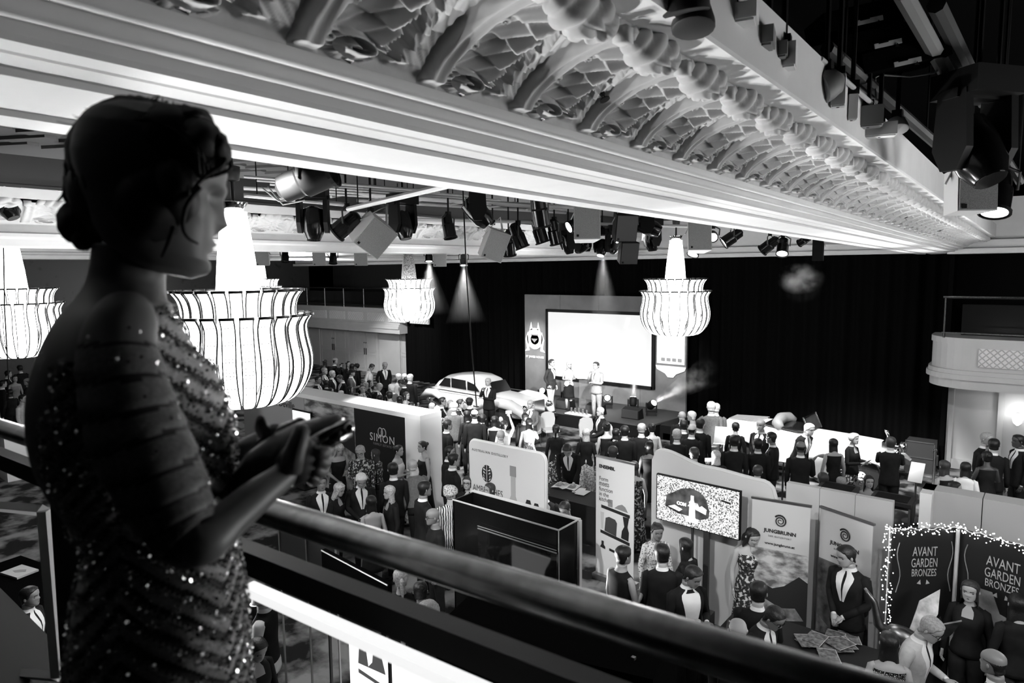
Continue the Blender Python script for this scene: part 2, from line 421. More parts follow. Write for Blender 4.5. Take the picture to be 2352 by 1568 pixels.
# left-hand far balcony front with lattice panels and rail
def balcony(name, x0, x1, y, lab, panels, curved=False, zt=3.42):
    b = struct(empty(name, (0, y, 0)), lab)
    mb = MB(); L = x1-x0; c = (x0+x1)/2
    def bar(z, h, dep, k=0): 
        if curved:
            pts = []
            for i in range(9):
                a = pi/2*i/8; pts.append((x0+0.9*(1-cos(a))*1.0 - dep*cos(a)*0, 0.9-0.9*sin(a)))
            poly = [(x0-dep, 1.4)]+[(x0+0.9-(0.9+dep)*cos(pi/2*i/8), 0.9-(0.9+dep)*sin(pi/2*i/8)) for i in range(9)]+[(x1, -dep), (x1, 1.4)]
            mb.prism(poly, h, (0, 0, z-h/2), (1, 0, 0), (0, 1, 0), k)
        else: mb.box((c, 0.7-dep/2, z), (L, 1.4+dep, h), k=k)
    bar(zt-0.07, 0.14, 0.0); bar(zt-0.45, 0.62, -0.03); bar(zt-0.80, 0.10, 0.04); bar(zt-0.91, 0.12, 0.08); bar(zt-1.08, 0.22, 0.0)
    mb.build('parapet', M_wallgrey, b)
    for (a, e) in panels:
        pn = MB(); pn.box(((a+e)/2, 0.0, zt-0.43), (e-a, 0.08, 0.42)); pp = pn.build('lattice_panel', mat('lattice_ground', 0.6, 0.6), b)
        nb = int((e-a)/0.14)
        t = MB()
        for s in (-1, 1):
            for i in range(-2, nb+3):
                xx = a+(i+0.5)*(e-a)/nb
                xa, xb = xx-0.21*s, xx+0.21*s
                za, zb = -0.21, 0.21
                # clip to the panel
                for lim in (a+0.01, e-0.01):
                    pass
                if min(xa, xb) < a or max(xa, xb) > e:
                    f0, f1 = 0.0, 1.0
                    for lim, up in ((a, False), (e, True)):
                        if xb != xa:
                            f = (lim-xa)/(xb-xa)
                            if 0 <= f <= 1:
                                inside0 = a <= xa <= e
                                if inside0: f1 = min(f1, f)
                                else: f0 = max(f0, f)
                    if f1-f0 < 0.08 or not (a-0.02 <= xa+(xb-xa)*(f0+f1)/2 <= e+0.02): continue
                    xa, xb, za, zb = xa+(xb-xa)*f0, xa+(xb-xa)*f1, -0.21+0.42*f0, -0.21+0.42*f1
                t.tube([(xa, -0.045, zt-0.43+za), (xb, -0.045, zt-0.43+zb)], 0.012, 4)
        t.build('lattice_bars', M_wallgrey, pp)
    mb = MB(); mb.tube([(x0+(0.3 if curved else 0), -0.0, zt+0.95), (x1, -0.0, zt+0.95)], 0.03, 8); mb.tube([(x0+(0.3 if curved else 0), 0, zt+0.12), (x1, 0, zt+0.12)], 0.02, 6); mb.build('rail', M_brass, b)
    xx = x0+0.35
    while xx < x1:
        mb = MB(); mb.tube([(xx, 0, zt), (xx, 0, zt+0.95)], 0.025, 6); mb.build('rail_post', M_brass, b); xx += 1.6
    mb = MB(); mb.box((c+0.3, 0.9, zt+0.3), (L-0.6, 0.02, 0.9)); mb.build('dark_infill', M_blackgloss, b)
    return b
xl, xr = xw(700), xw(955)
w_ = 1.5; balcony('wall_balcony', xl, xr, YW-1.0, 'far balcony with lattice panels above the double doors', [(xw(757)+1.55*i, xw(757)+1.55*i+1.25) for i in range(6)])
balcony('wall_balcony.001', -2.45, 7, 18.6, 'curved side balcony with lattice panels and brass rail', [(-1.4, -0.55), (0.0, 1.6)], True, 3.5)
# wall below the side balcony: pilaster and panel, wall lamp
mb = MB(); mb.box((2.45, 20.4, 1.2), (9.2, 0.3, 2.4)); mb.box((-1.0, 20.2, 1.3), (0.12, 0.06, 2.6)); mb.box((-0.45, 20.2, 1.3), (0.08, 0.06, 2.6)); mb.box((-2.05, 20.2, 1.2), (0.16, 0.2, 2.4)); mb.box((2, 20.2, 0.12), (9, 0.1, 0.24))
struct(mb.build('wall_far.001', M_wallgrey), 'pale panelled wall under the side balcony')
mb = MB(); mb.box((2.4, 20.6, 4.0), (9.4, 0.3, 3.3)); struct(mb.build('wall_far.002', M_void), 'dark upper wall above the side balcony')
p = AY(2338, 960, 20.15)
sc_ = empty('wall_sconce', p, 0, 'glowing wall sconce under the side balcony', 'lamp')
mb = MB(); mb.lathe([(0.02, -0.16), (0.08, -0.1), (0.11, 0.0), (0.12, 0.08)], 14, (0, -0.12, 0)); mb.build('shade', mat('sconce_glass', 1, 0.4, emit=5), sc_, smooth=True)
mb = MB(); mb.box((0, -0.02, -0.02), (0.06, 0.06, 0.3)); mb.build('backplate', M_brass, sc_)
lamp('sconce_light', 'POINT', (p.x, p.y-0.25, p.z+0.18), 5, size=0.08)
# --- black stage drape with folds
xd0, xd1 = xw(952), -2.2
mb = MB(); n = 420; rows = []
for z in (0.0, 5.55):
    rows.append([(xd0+(xd1-xd0)*i/n, 21.4+0.07*sin(i*0.9)+0.05*sin(i*0.37+1), z) for i in range(n+1)])
mb.loft(rows, cap=False, closed=False)
tag(mb.build('stage_drape', M_drape, smooth=True), 'black floor-to-ceiling drape behind the stage', 'curtain')
mb = MB(); mb.box((-2.15, 20.7, 2.8), (0.1, 1.8, 5.6)); tag(mb.build('drape_return', M_drape), 'black drape edge beside the side balcony', 'curtain')
# ================================================================ CHANDELIERS
def petal_mesh(name, prof, wid, nfr=0.012):
    """prof: list of (r, z) from tip (bottom) to top; ribbon of width wid facing +X, glowing panel with dark frame"""
    mb = MB(); n = len(prof)
    L = [0]
    for i in range(1, n): L.append(L[-1]+sqrt((prof[i][0]-prof[i-1][0])**2+(prof[i][1]-prof[i-1][1])**2))
    def wd(i): 
        t = L[i]/L[-1]; return wid*(0.45+0.55*min(1, t*5))
    t0 = [ [(r, -wd(i)/2, z), (r+0.006, -wd(i)/2+nfr, z), (r+0.012, 0, z), (r+0.006, wd(i)/2-nfr, z), (r, wd(i)/2, z)] for i, (r, z) in enumerate(prof)]
    mb.loft(t0, cap=False, closed=False, k=0)
    # dark edging strips and top cap
    for s in (-1, 1):
        mb.loft([[(r-0.012, s*wd(i)/2, z), (r+0.014, s*wd(i)/2, z), (r+0.014, s*(wd(i)/2-nfr), z), (r-0.012, s*(wd(i)/2-nfr), z)] for i, (r, z) in enumerate(prof)], cap=True, closed=True, k=1)
    r, z = prof[-1]; mb.box((r, 0, z+0.006), (0.05, wid+0.006, 0.03), k=1)
    return mb.mesh(name, [M_petal, M_petaledge], True)
def emit_dots(name, strength, su, sv):
    m = bpy.data.materials.new(name); m.use_nodes = True; nt = m.node_tree
    b = nt.nodes['Principled BSDF']; b.inputs['Base Color'].default_value = (0.8, 0.8, 0.8, 1); b.inputs['Roughness'].default_value = 0.3
    tc = nt.nodes.new('ShaderNodeTexCoord'); vo = nt.nodes.new('ShaderNodeTexVoronoi'); vo.inputs['Scale'].default_value = su; vo.inputs['Randomness'].default_value = 0.15
    rp = nt.nodes.new('ShaderNodeValToRGB'); rp.color_ramp.elements[0].position = 0.16; rp.color_ramp.elements[1].position = 0.30
    rp.color_ramp.elements[0].color = (0.04, 0.04, 0.04, 1); rp.color_ramp.elements[1].color = (1, 1, 1, 1)
    nt.links.new(tc.outputs['Object'], vo.inputs['Vector']); nt.links.new(vo.outputs['Distance'], rp.inputs['Fac']); nt.links.new(rp.outputs['Color'], b.inputs['Emission Color'])
    b.inputs['Emission Strength'].default_value = strength
    MATS[name] = m; return m
EM = 3.2
CHP = 800.0
M_petal = emit_dots('crystal_petal', EM, 26, 26)
M_petaledge = mat('petal_edge', 0.02, 0.4, 0.5)
M_core = mat('crystal_core', 1.0, 0.4, emit=EM)
M_strand = emit_dots('crystal_strands', EM, 42, 42)
W = 1.8
def prof_pts(keys, n):
    out = []
    for i in range(n):
        t = i/(n-1)*(len(keys)-1); k = min(int(t), len(keys)-2); f = t-k
        p0 = keys[max(k-1, 0)]; p1 = keys[k]; p2 = keys[k+1]; p3 = keys[min(k+2, len(keys)-1)]
        out.append(tuple(0.5*((2*b)+(-a+c)*f+(2*a-5*b+4*c-d)*f*f+(-a+3*b-3*c+d)*f**3) for a, b, c, d in zip(p0, p1, p2, p3)))
    return out
lowprof = prof_pts([(0.40, 0.0), (0.58, 0.04), (0.72, 0.16), (0.82, 0.36), (0.845, 0.58), (0.80, 0.82), (0.79, 0.98), (0.86, 1.10)], 22)
topprof = prof_pts([(0.44, 0.10), (0.60, 0.30), (0.69, 0.60), (0.68, 0.95), (0.66, 1.15), (0.69, 1.30), (0.76, 1.40)], 18)
low_me = petal_mesh('petal', lowprof, 0.155); top_me = petal_mesh('petal', topprof, 0.145)
def chandelier(x, y, label, scale=1.0, zb=3.52, top=6.78, stemlit=True, pw=1.0):
    c = empty('chandelier', (x, y, zb), 0.07, label, 'chandelier', 'crystal chandeliers')
    c.scale = (scale,)*3
    if x < -12 or x > 0: top = 7.3
    N = 26
    for i in range(N):
        a = 2*pi*i/N; o = link('petal', low_me, c); o.rotation_euler = (0, 0, a)
        a += pi/N; o = link('petal', top_me, c); o.rotation_euler = (0, 0, a)
    mb = MB(); mb.lathe([(0.05, 0.02), (0.36, 0.03), (0.52, 0.16), (0.60, 0.5), (0.56, 1.0), (0.30, 1.12)], 24); mb.build('glowing_core', M_core, c, smooth=True)
    mb = MB(); mb.lathe([(0.27, 1.05), (0.255, 1.4), (0.22, 1.8), (0.17, 2.2), (0.155, 2.3), (0.155, 2.36)], 24); mb.build('crystal_stem', M_strand if stemlit else mat('dim_strands', 0.5, 0.3, g2=0.1, scale=40, kind='voronoi'), c, smooth=True)
    mb = MB(); mb.lathe([(0.02, 2.36), (0.10, 2.36), (0.12, 2.40), (0.17, 2.47), (0.165, 2.48), (0.05, 2.45), (0.03, 2.5)], 20); mb.build('cap', M_chrome, c, smooth=True)
    lamp('chandelier_light', 'POINT', (0, 0, 0.62), CHP*pw, size=0.9, parent=c)
    mb = MB(); mb.lathe([(0.022, 2.45), (0.022, (top-zb)/scale)], 8); mb.lathe([(0.02, 2.72), (0.085, 2.74), (0.10, 2.9), (0.02, 2.92)], 14); mb.build('rod', M_dark, c, smooth=True)
    return c
chandelier(-7.55, 4.1, 'largest crystal chandelier with petal tiers just behind the woman', 0.96, 3.64)
chandelier(-7.5, 15.6, 'crystal chandelier hanging in front of the stage screen')
chandelier(-17.0, 15.3, 'small crystal chandelier with an unlit dim stem in front of the far balcony', stemlit=False)
chandelier(-16.7, 4.2, 'crystal chandelier cut off by the picture edge behind the woman')
chandelier(-26.3, 15.3, 'distant crystal chandelier peeking out behind the largest one')
chandelier(2.4, 13.6, 'crystal chandelier added out of view over the side balcony', pw=1.5)  # this and the next: unseen chandeliers added to light the near cove
chandelier(2.4, 6.2, 'crystal chandelier added out of view above the booths near the balcony', pw=1.5)

for m_ in (M_petal, M_core, M_strand): m_.cycles.emission_sampling = 'NONE'
# floor uplighters added, hidden among the booths, to brighten the white beams
UPP = 1300.0
M_adduplens = mat('added_uplight_lens', 1, 0.3, emit=3)
def added_uplight(x, y, aim, power, label, z=0.0, spot=70):
    u = empty('added_uplighter', (x, y, z), 0, label, 'uplighter', 'added floor uplighters')
    mb = MB(); mb.lathe([(0.11, 0.0), (0.12, 0.04), (0.10, 0.16), (0.085, 0.2)], 14); mb.build('housing', M_black, u, smooth=True, auto=40)
    mb = MB(); mb.lathe([(0.08, 0.195), (0.08, 0.205)], 14); mb.build('lens', M_adduplens, u)
    lamp('added_wash_light', 'SPOT', (x, y, z+0.25), power, aim, 0.12, spot, 0.8)
    return u
for i, (x, y) in enumerate(((-8.4, 2.4), (-6.9, 7.2), (-7.0, 11.6), (-6.5, 15.0))):
    added_uplight(x, y, (-2.2, y-0.6, 5.65), UPP, 'added black floor uplighter %s' % ('below the largest chandelier', 'beside the rounded spirits backdrop', 'among guests behind the spirits backdrop', 'below the chandelier before the screen')[i])
added_uplight(-6.9, 1.0, (-2.2, 0.6, 5.65), UPP*0.6, 'added black uplighter on the floor below the balcony')
for i, y in enumerate((5.0, 12.5)):
    added_uplight(-9.2, y, (-12.2, y, 5.7), UPP*0.7, ('added black uplighter facing the second beam, nearer one', 'added black uplighter facing the second beam, farther one')[i])
# ================================================================ STAGE
SY = 20.45
def xs(px): return AY(px, 700, SY).x
XL, XR = xs(1203), xs(1577)
bd = empty('stage_backdrop', ((XL+XR)/2, SY+0.1, 0), 0, 'grey stage backdrop panel framing the bright projection screen', 'backdrop')
bw = XR-XL
M_backd = mat('backdrop_cloth', 0.16, 0.8, noise=0.15, scale=2)
pnls = 4
for i in range(pnls):
    mb = MB(); mb.box((-bw/2+bw*(i+0.5)/pnls, 0, 2.12), (bw/pnls-0.01, 0.1, 4.24)); mb.build('panel', M_backd, bd)
scx0, scx1 = xs(1258)-bd.location.x, xs(1503)-bd.location.x
scr = empty('projection_screen', ((xs(1258)+xs(1503))/2, SY-0.02, 2.4), 0, 'bright white projection screen with faint flag picture behind the speakers', 'screen')
sw, sh = scx1-scx0, 2.52
mb = MB()
for c, d in (((0, 0, sh/2), (sw, 0.12, 0.10)), ((0, 0, -sh/2), (sw, 0.12, 0.10)), ((-sw/2, 0, 0), (0.10, 0.12, sh+0.1)), ((sw/2, 0, 0), (0.10, 0.12, sh+0.1))): mb.box(c, d)
mb.build('frame', M_black, scr)
M_scr = mat('screen_picture', 0.1, 0.6, emit=0.60)
nt = M_scr.node_tree
tc = nt.nodes.new('ShaderNodeTexCoord'); sp = nt.nodes.new('ShaderNodeSeparateXYZ'); rp = nt.nodes.new('ShaderNodeValToRGB')
rp.color_ramp.elements[0].position = 0.33; rp.color_ramp.elements[0].color = (1, 1, 1, 1); rp.color_ramp.elements[1].position = 0.52; rp.color_ramp.elements[1].color = (0.68, 0.68, 0.68, 1)
nt.links.new(tc.outputs['Generated'], sp.inputs[0]); nt.links.new(sp.outputs['Z'], rp.inputs['Fac']); nt.links.new(rp.outputs['Color'], nt.nodes['Principled BSDF'].inputs['Emission Color'])
mb = MB(); mb.box((0, -0.02, 0), (sw-0.12, 0.04, sh-0.12)); disp = mb.build('display', M_scr, scr)
M_scrw = mat('screen_highlight', 0.1, 0.6, emit=0.62); M_scrg = mat('screen_shade', 1, 0.6, emit=0.72)
mb = MB()
mb.prism([(-0.35, 0.62), (-0.05, 0.66), (0.3, 0.78), (0.12, 0.42), (-0.1, 0.38), (0.02, 0.1), (0.2, -0.25), (-0.02, -0.28), (-0.15, 0.05)], 0.006, (-0.1, -0.045, 0.0), (1, 0, 0), (0, 0, 1))
mb.prism([(0.1, 0.0), (1.75, 0.42), (1.75, 0.47), (0.1, 0.06)], 0.006, (-0.1, -0.045, 0.0), (1, 0, 0), (0, 0, 1))
mb.prism([(-0.7, -0.35), (-0.5, -0.22), (0.5, -0.25), (0.3, -0.4)], 0.006, (-0.1, -0.045, 0.0), (1, 0, 0), (0, 0, 1))
mb.prism([(-1.35, 0.2), (-1.2, 0.1), (-1.15, 0.4), (-1.3, 0.5)], 0.006, (-0.1, -0.045, 0.0), (1, 0, 0), (0, 0, 1))
mb.prism([(1.2, 0.75), (1.32, 0.7), (1.45, 1.1), (1.3, 1.12)], 0.006, (-0.1, -0.045, 0.0), (1, 0, 0), (0, 0, 1))
mb.build('picture_shape', M_scrw, disp)
# illuminated crests left and right of the screen (printed boards lit by spots)
def crest(px, py, label, kind):
    p = AY(px, py, SY+0.035); c = empty('crest_sign', p, 0, label, 'sign')
    if kind == 'crest':
        mb = MB()
        mb.prism([(0.42*cos(a)*1.05, 0.42*sin(a)*1.15) for a in [2*pi*i/28 for i in range(28)]], 0.02, (0, 0.0, 0.25), (1, 0, 0), (0, 0, 1))
        for s in (-1, 1):
            mb.prism([(s*0.12, 0.65), (s*0.20, 1.0), (s*0.30, 0.62)], 0.02, (0, 0.0, 0.0), (1, 0, 0), (0, 0, 1))
            mb.prism([(s*0.40, 0.55), (s*0.52, 0.2), (s*0.45, -0.2), (s*0.56, -0.35), (s*0.30, -0.3), (s*0.36, 0.1)], 0.02, (0, 0.0, 0.0), (1, 0, 0), (0, 0, 1))
        mb.build('emblem', M_white, c)
        mb = MB(); mb.prism([(-0.18, 0.05), (0.18, 0.05), (0, -0.12)], 0.02, (0, -0.025, 0.2), (1, 0, 0), (0, 0, 1)); mb.prism([(-0.2, 0.25), (0.2, 0.25), (0.22, 0.20), (-0.22, 0.20)], 0.02, (0, -0.025, 0.2), (1, 0, 0), (0, 0, 1))
        mb.prism([(0.24*cos(a), 0.24*sin(a)) for a in [2*pi*i/20 for i in range(20)]], 0.01, (0, -0.01, 0.22), (1, 0, 0), (0, 0, 1))
        mb.build('emblem_detail', M_mid, c)
        text('lettering', 'ST JAMES HOUSE', 1.02, M_white, c, (0, -0.02, -0.62), (1, 0, 0), (0, 0, 1), bold=0.03, height=0.13)
        c.scale = (.86, 1, .86)
    else:
        mb = MB(); mb.prism([(-0.5, -0.35), (0.5, -0.35), (0.5, 1.25), (-0.5, 1.25)], 0.02, (0, 0, 0), (1, 0, 0), (0, 0, 1))
        mb.prism([(-0.55, -0.42), (0.55, -0.42), (0.5, -0.55), (0.2, -0.68), (0.1, -0.8), (-0.1, -0.8), (-0.2, -0.68), (-0.5, -0.55)], 0.02, (0, 0, 0), (1, 0, 0), (0, 0, 1))
        mb.build('emblem', M_white, c)
        mb = MB()
        for i in range(4): mb.box((-0.27+i*0.2, -0.03, -0.2), (0.13, 0.02, 0.1))
        mb.build('emblem_detail', M_mid, c)
    lamp('crest_spot', 'SPOT', (p.x+0.3, p.y-3.0, p.z+2.0), 420, (p.x, p.y, p.z), 0.05, 34, 0.9)
    return c
crest(1229, 790, 'white crest and house name lettering beside the projection screen', 'crest')
crest(1541, 812, 'white emblem card lit on the backdrop below the chandelier', 'card')
# platform
st = empty('stage_platform', (0, 0, 0), 0, 'low dark stage platform in front of the screen', 'stage')
a, b_, c_, d_ = G(1212, 925, 0.45), G(1535, 960, 0.45), Vector((XR+0.3, SY, 0.45)), Vector((XL-0.2, SY, 0.45))
a.y = b_.y = min(a.y, b_.y)-0.65
mb = MB(); mb.prism([(a.x, a.y), (b_.x, b_.y), (c_.x, SY), (d_.x, SY)], 0.05, (0, 0, 0.40), (1, 0, 0), (0, 1, 0)); mb.build('deck', mat('stage_carpet', 0.05, 0.8), st)
mb = MB(); mb.prism([(a.x+.02, a.y+.02), (b_.x-.02, b_.y+.02), (c_.x-.02, SY-.02), (d_.x+.02, SY-.02)], 0.399, (0, 0, 0.0), (1, 0, 0), (0, 1, 0)); mb.build('skirt', M_black, st)
STY = a.y
for i in range(2):
    mb = MB(); mb.box((b_.x+0.45+0.0, STY+1.2, 0.1+0.12*(1-i)), (0.5-0.2*i, 1.6, 0.2+0.24*(1-i) if i == 0 else 0.2)); mb.build('step', M_black, st)
# lectern of clear acrylic, with paper
lc = empty('acrylic_lectern', G(1345, 938, 0.45), 0.5, 'clear acrylic lectern between the two speakers on stage', 'lectern')
M_acr = mat('acrylic', 0.9, 0.05, trans=0.9)
mb = MB(); mb.box((0, 0, 0.55), (0.45, 0.02, 1.1)); mb.box((0, 0.15, 0.02), (0.5, 0.4, 0.03)); mb.build('post', M_acr, lc); mb = MB(); mb.box((0, 0.05, 1.12), (0.55, 0.4, 0.03), M=Matrix.Rotation(0.3, 3, 'X')); mb.build('shelf', M_white, lc)
# floor-standing moving heads
def floor_head(px, py, label, on, aimpx, power=120, z=0.45, sc=1.0):
    p = G(px, py, z); h = empty('stage_moving_head', p, atan2(p.y, p.x)+pi/2, label, 'stage light', 'lit moving heads on the stage floor')
    mb = MB(); mb.box((0, 0, 0.06), (0.34*sc, 0.28*sc, 0.12), taper=0.85); mb.build('base', M_black, h)
    mb = MB(); mb.box((-0.16*sc, 0, 0.25), (0.05, 0.12, 0.3)); mb.box((0.16*sc, 0, 0.25), (0.05, 0.12, 0.3)); mb.box((0, 0, 0.12), (0.36*sc, 0.14, 0.04)); mb.build('yoke', M_black, h)
    d = (Vector(aimpx)-p); d.normalize()
    dl = Matrix.Rotation(-h.rotation_euler.z, 3, 'Z') @ d
    c = Vector((0, 0, 0.34)); mb = MB(); mb.tube([c-dl*0.16, c-dl*0.1, c+dl*0.08, c+dl*0.14], [0.09, 0.13, 0.13, 0.10], 14); hd_ = mb.build('head', M_black, h, smooth=True, auto=40)
    mb = MB(); mb.tube([c+dl*0.141, c+dl*0.15], [0.095, 0.09], 14); mb.build('lens', M_lens if on else M_dark, hd_)
    if on: lamp('moving_head_beam', 'SPOT', p+Vector((0, 0, 0.34))+d*0.2, power, p+Vector((0, 0, 0.34))+d*3, 0.04, 26, 0.5)
    return h
tocam = lambda p, k: tuple(p+(EYE-p)*k)
floor_head(1395, 936, 'lit moving head pointed at the camera beside the speakers', True, tocam(G(1395, 936, .45), 0.5), 0.1)
floor_head(1454, 944, 'lit moving head on stage throwing a beam straight up', True, AY(1458, 850, SY-0.4), 160)
floor_head(1496, 953, 'moving head at the stage end throwing a long slanted beam', True, P(1600, 870, 20), 160)
floor_head(1247, 920, 'moving head at stage edge behind the first speaker', True, P(1215, 880, 22), 60)
floor_head(1300, 925, 'dim moving head behind the woman on stage', False, P(1290, 870, 22))
# low black floor monitors on the stage front and bags/cases
for px, py, lab in ((1292, 940, 'black monitor wedge by the first speaker'), (1362, 952, 'black monitor wedge beside the white-haired seated man'), (1446, 962, 'black monitor wedge in front of the upward beam')):
    p = G(px, py, 0.45); mb = MB(); mb.prism([(0, 0), (0.34, 0), (0.26, 0.34), (0.02, 0.28)], 0.62, (-0.3, 0, 0), (0, 1, 0), (0, 0, 1)); k = empty('monitor_wedge', p, 0, lab, 'speaker'); mb.build('cabinet', M_black, k); g_ = MB(); g_.box((0.0, 0.0, 0.16), (0.58, 0.01, 0.26)); g_.build('grille', M_dark, k)
# ================================================================ BOOTHS, BANNERS, TABLES
M_print = mat('printed_white', 0.66, 0.5)
M_ink = mat('black_ink', 0.012, 0.6)
M_inkg = mat('grey_ink', 0.08, 0.6)
M_boothwhite = mat('booth_white', 0.85, 0.45)
M_fabricw = mat('stretch_fabric', 0.47, 0.7)
def frame_of(pa, pb, z0, z1):
    """board standing between two floor points; returns origin, U, width, height (front faces the camera side)"""
    pa, pb = Vector(pa), Vector(pb); u = pb-pa; u.z = 0; wd = u.length; u.normalize()
    return Vector((pa.x, pa.y, z0)), u, wd, z1-z0
class Board:
    """flat board in its own frame: x along, z up, front towards -y"""
    def __init__(s, name, pa, pb, z0, z1, label, cat, thick=0.04):
        O, u, s.w, s.h = frame_of(pa, pb, z0, z1)
        s.root = empty(name, O, atan2(u.y, u.x), label, cat); s.t = thick; s.cur = None
    def panel(s, x0, x1, z0, z1, m, name='panel', y=0.0, t=None):
        t = t or s.t; mb = MB(); mb.box(((x0+x1)/2*s.w, y+t/2, (z0+z1)/2*s.h), ((x1-x0)*s.w, t, (z1-z0)*s.h)); o = mb.build(name, m, s.root)
        if name in ('printed_sheet', 'display', 'graphic_panel', 'board', 'lightbox'): s.cur = o
        return o
    def poly(s, pts, m, name='print', y=-0.002, t=0.003, parent=None):
        mb = MB(); mb.prism([(x*s.w, z*s.h) for x, z in pts], t, (0, y, 0), (1, 0, 0), (0, 0, 1)); o = mb.build(name, m, parent or s.cur or s.root)
        if name == 'stretched_cloth': s.cur = o
        return o
    def polys(s, lst, m, name='print', y=-0.002, t=0.003):
        mb = MB()
        for pts in lst: mb.prism([(x*s.w, z*s.h) for x, z in pts], t, (0, y, 0), (1, 0, 0), (0, 0, 1))
        return mb.build(name, m, s.cur or s.root)
    def disc(s, cx, cz, r, m, name='print', y=-0.002, n=24, r2=None):
        r2 = r2 or r
        mb = MB(); mb.prism([(cx*s.w+r*cos(2*pi*i/n), cz*s.h+r2*sin(2*pi*i/n)) for i in range(n)], 0.003, (0, y, 0), (1, 0, 0), (0, 0, 1)); return mb.build(name, m, s.cur or s.root)
    def text(s, t, cx, cz, width, m, height=None, bold=0.0, y=0.0, space=1.0, align='CENTER'):
        return text('lettering', t, width*s.w, m, s.cur or s.root, (cx*s.w, y, cz*s.h), (1, 0, 0), (0, 0, 1), bold=bold, height=height*s.h if height else None, space=space, align=align, extr=0.001, off=0.005)
# --- Simon booth: long wall facing the balcony
YB = 9.35
xb = lambda px: AY(px, 930, YB).x
x0, x1, x2, x3, x4 = xb(560), xb(700), xb(813), xb(933), xb(968)
bs = Board('exhibition_booth', (x0, YB, 0), (x4, YB, 0), 0, 2.22, 'long white-topped booth with dark SIMON panel and landscape photograph', 'booth', 0.5)
fx = lambda x: (x-x0)/(x4-x0)
bs.panel(0, fx(x3), 0, 0.955, M_boothwhite, 'carcass', 0.02, 0.5)
bs.panel(-0.01, 1, 0.955, 1.0, mat('booth_top', 0.9, 0.4), 'top_board', -0.05, 0.62)
bs.panel(fx(x3), 1, 0, 0.955, M_boothwhite, 'end_pillar', -0.05, 0.62)
bs.panel(fx(x0), fx(x1)-0.003, 0, 0.95, mat('franck_panel', 0.36, 0.6), 'graphic_panel', -0.01, 0.03)
bs.panel(fx(x2)+0.003, fx(x3), 0, 0.95, mat('simon_panel', 0.012, 0.4), 'graphic_panel', -0.01, 0.03)
def landscape(name, lo, hi, skylo, skyhi, hor=0.55):
    m = bpy.data.materials.new(name); m.use_nodes = True; nt = m.node_tree; b = nt.nodes['Principled BSDF']; b.inputs['Roughness'].default_value = 0.6
    tc = nt.nodes.new('ShaderNodeTexCoord'); mp = nt.nodes.new('ShaderNodeMapping'); mp.inputs['Scale'].default_value = (2.2, 1, 7)
    n = nt.nodes.new('ShaderNodeTexNoise'); n.inputs['Scale'].default_value = 2.0; n.inputs['Detail'].default_value = 6
    r = nt.nodes.new('ShaderNodeValToRGB'); r.color_ramp.elements[0].position = 0.38; r.color_ramp.elements[1].position = 0.62
    r.color_ramp.elements[0].color = (skylo,)*3+(1,); r.color_ramp.elements[1].color = (skyhi,)*3+(1,)
    nt.links.new(tc.outputs['Generated'], mp.inputs[0]); nt.links.new(mp.outputs[0], n.inputs['Vector']); nt.links.new(n.outputs['Fac'], r.inputs['Fac']); nt.links.new(r.outputs['Color'], b.inputs['Base Color'])
    return m
bs.panel(fx(x1), fx(x2), 0, 0.95, landscape('sunset_print', 0, 1, 0.06, 0.55), 'graphic_panel', -0.01, 0.03)
a_, c_ = fx(x1), fx(x2); q = lambda t: a_+(c_-a_)*t
bs.poly([(q(0), 0.3), (q(1), 0.3), (q(1), 0.765), (q(.9), 0.76), (q(.8), 0.79), (q(.7), 0.765), (q(.55), 0.77), (q(.4), 0.745), (q(.3), 0.75), (q(.15), 0.775), (q(0), 0.79)], mat('dark_hill_print', 0.01, 0.7), 'hill_print', -0.013)
bs.poly([(q(0), 0.0), (q(1), 0.0), (q(1), 0.46), (q(.6), 0.56), (q(.3), 0.5), (q(0), 0.45)], mat('house_print', 0.03, 0.6, g2=0.5, scale=6, detail=6), 'house_print', -0.016)
bs.text('SIMON', (fx(x2)+fx(x3))/2+0.012, 0.655, 0.115, mat('silver_ink', 0.6, 0.5), y=-0.012, space=1.15)
bs.text('FAMILY ESTATE', (fx(x2)+fx(x3))/2+0.012, 0.615, 0.085, mat('dim_silver_ink', .2, .5), y=-0.012, space=1.2)
mb = MB()
for s in (-1, 1):
    cx = ((fx(x2)+fx(x3))/2+0.012)*bs.w+s*0.055
    mb.tube([(cx+0.075*cos(2*pi*i/20), -0.015, 0.755*bs.h+0.095*sin(2*pi*i/20)) for i in range(21)], 0.009, 6)
mb.build('ring_logo', mat('silver_ink', 0.6, 0.5), bs.root)
bs.text('Franck Deville', (fx(x1))*0.60, 0.80, 0.205, M_ink, y=-0.012)
# white screen standing before the landscape panel
sb = Board('display_screen', (xb(697)+0.05, YB-0.35, 0), (xb(742), YB-0.35, 0), 1.35, 1.9, 'bright display screen in front of the landscape panel', 'screen', 0.05)
sb.panel(0, 1, 0, 1, M_black, 'bezel', 0.0); sb.panel(0.03, 0.97, 0.05, 0.95, mat('screen_white', 1, 0.5, emit=0.5), 'display', -0.012, 0.01)
mb = MB(); mb.cyl((sb.w/2, 0.03, -1.35), (sb.w/2, 0.03, 0.1), 0.03, 8); mb.box((sb.w/2, 0.03, -1.33), (0.5, 0.4, 0.03)); mb.build('stand', M_black, sb.root)
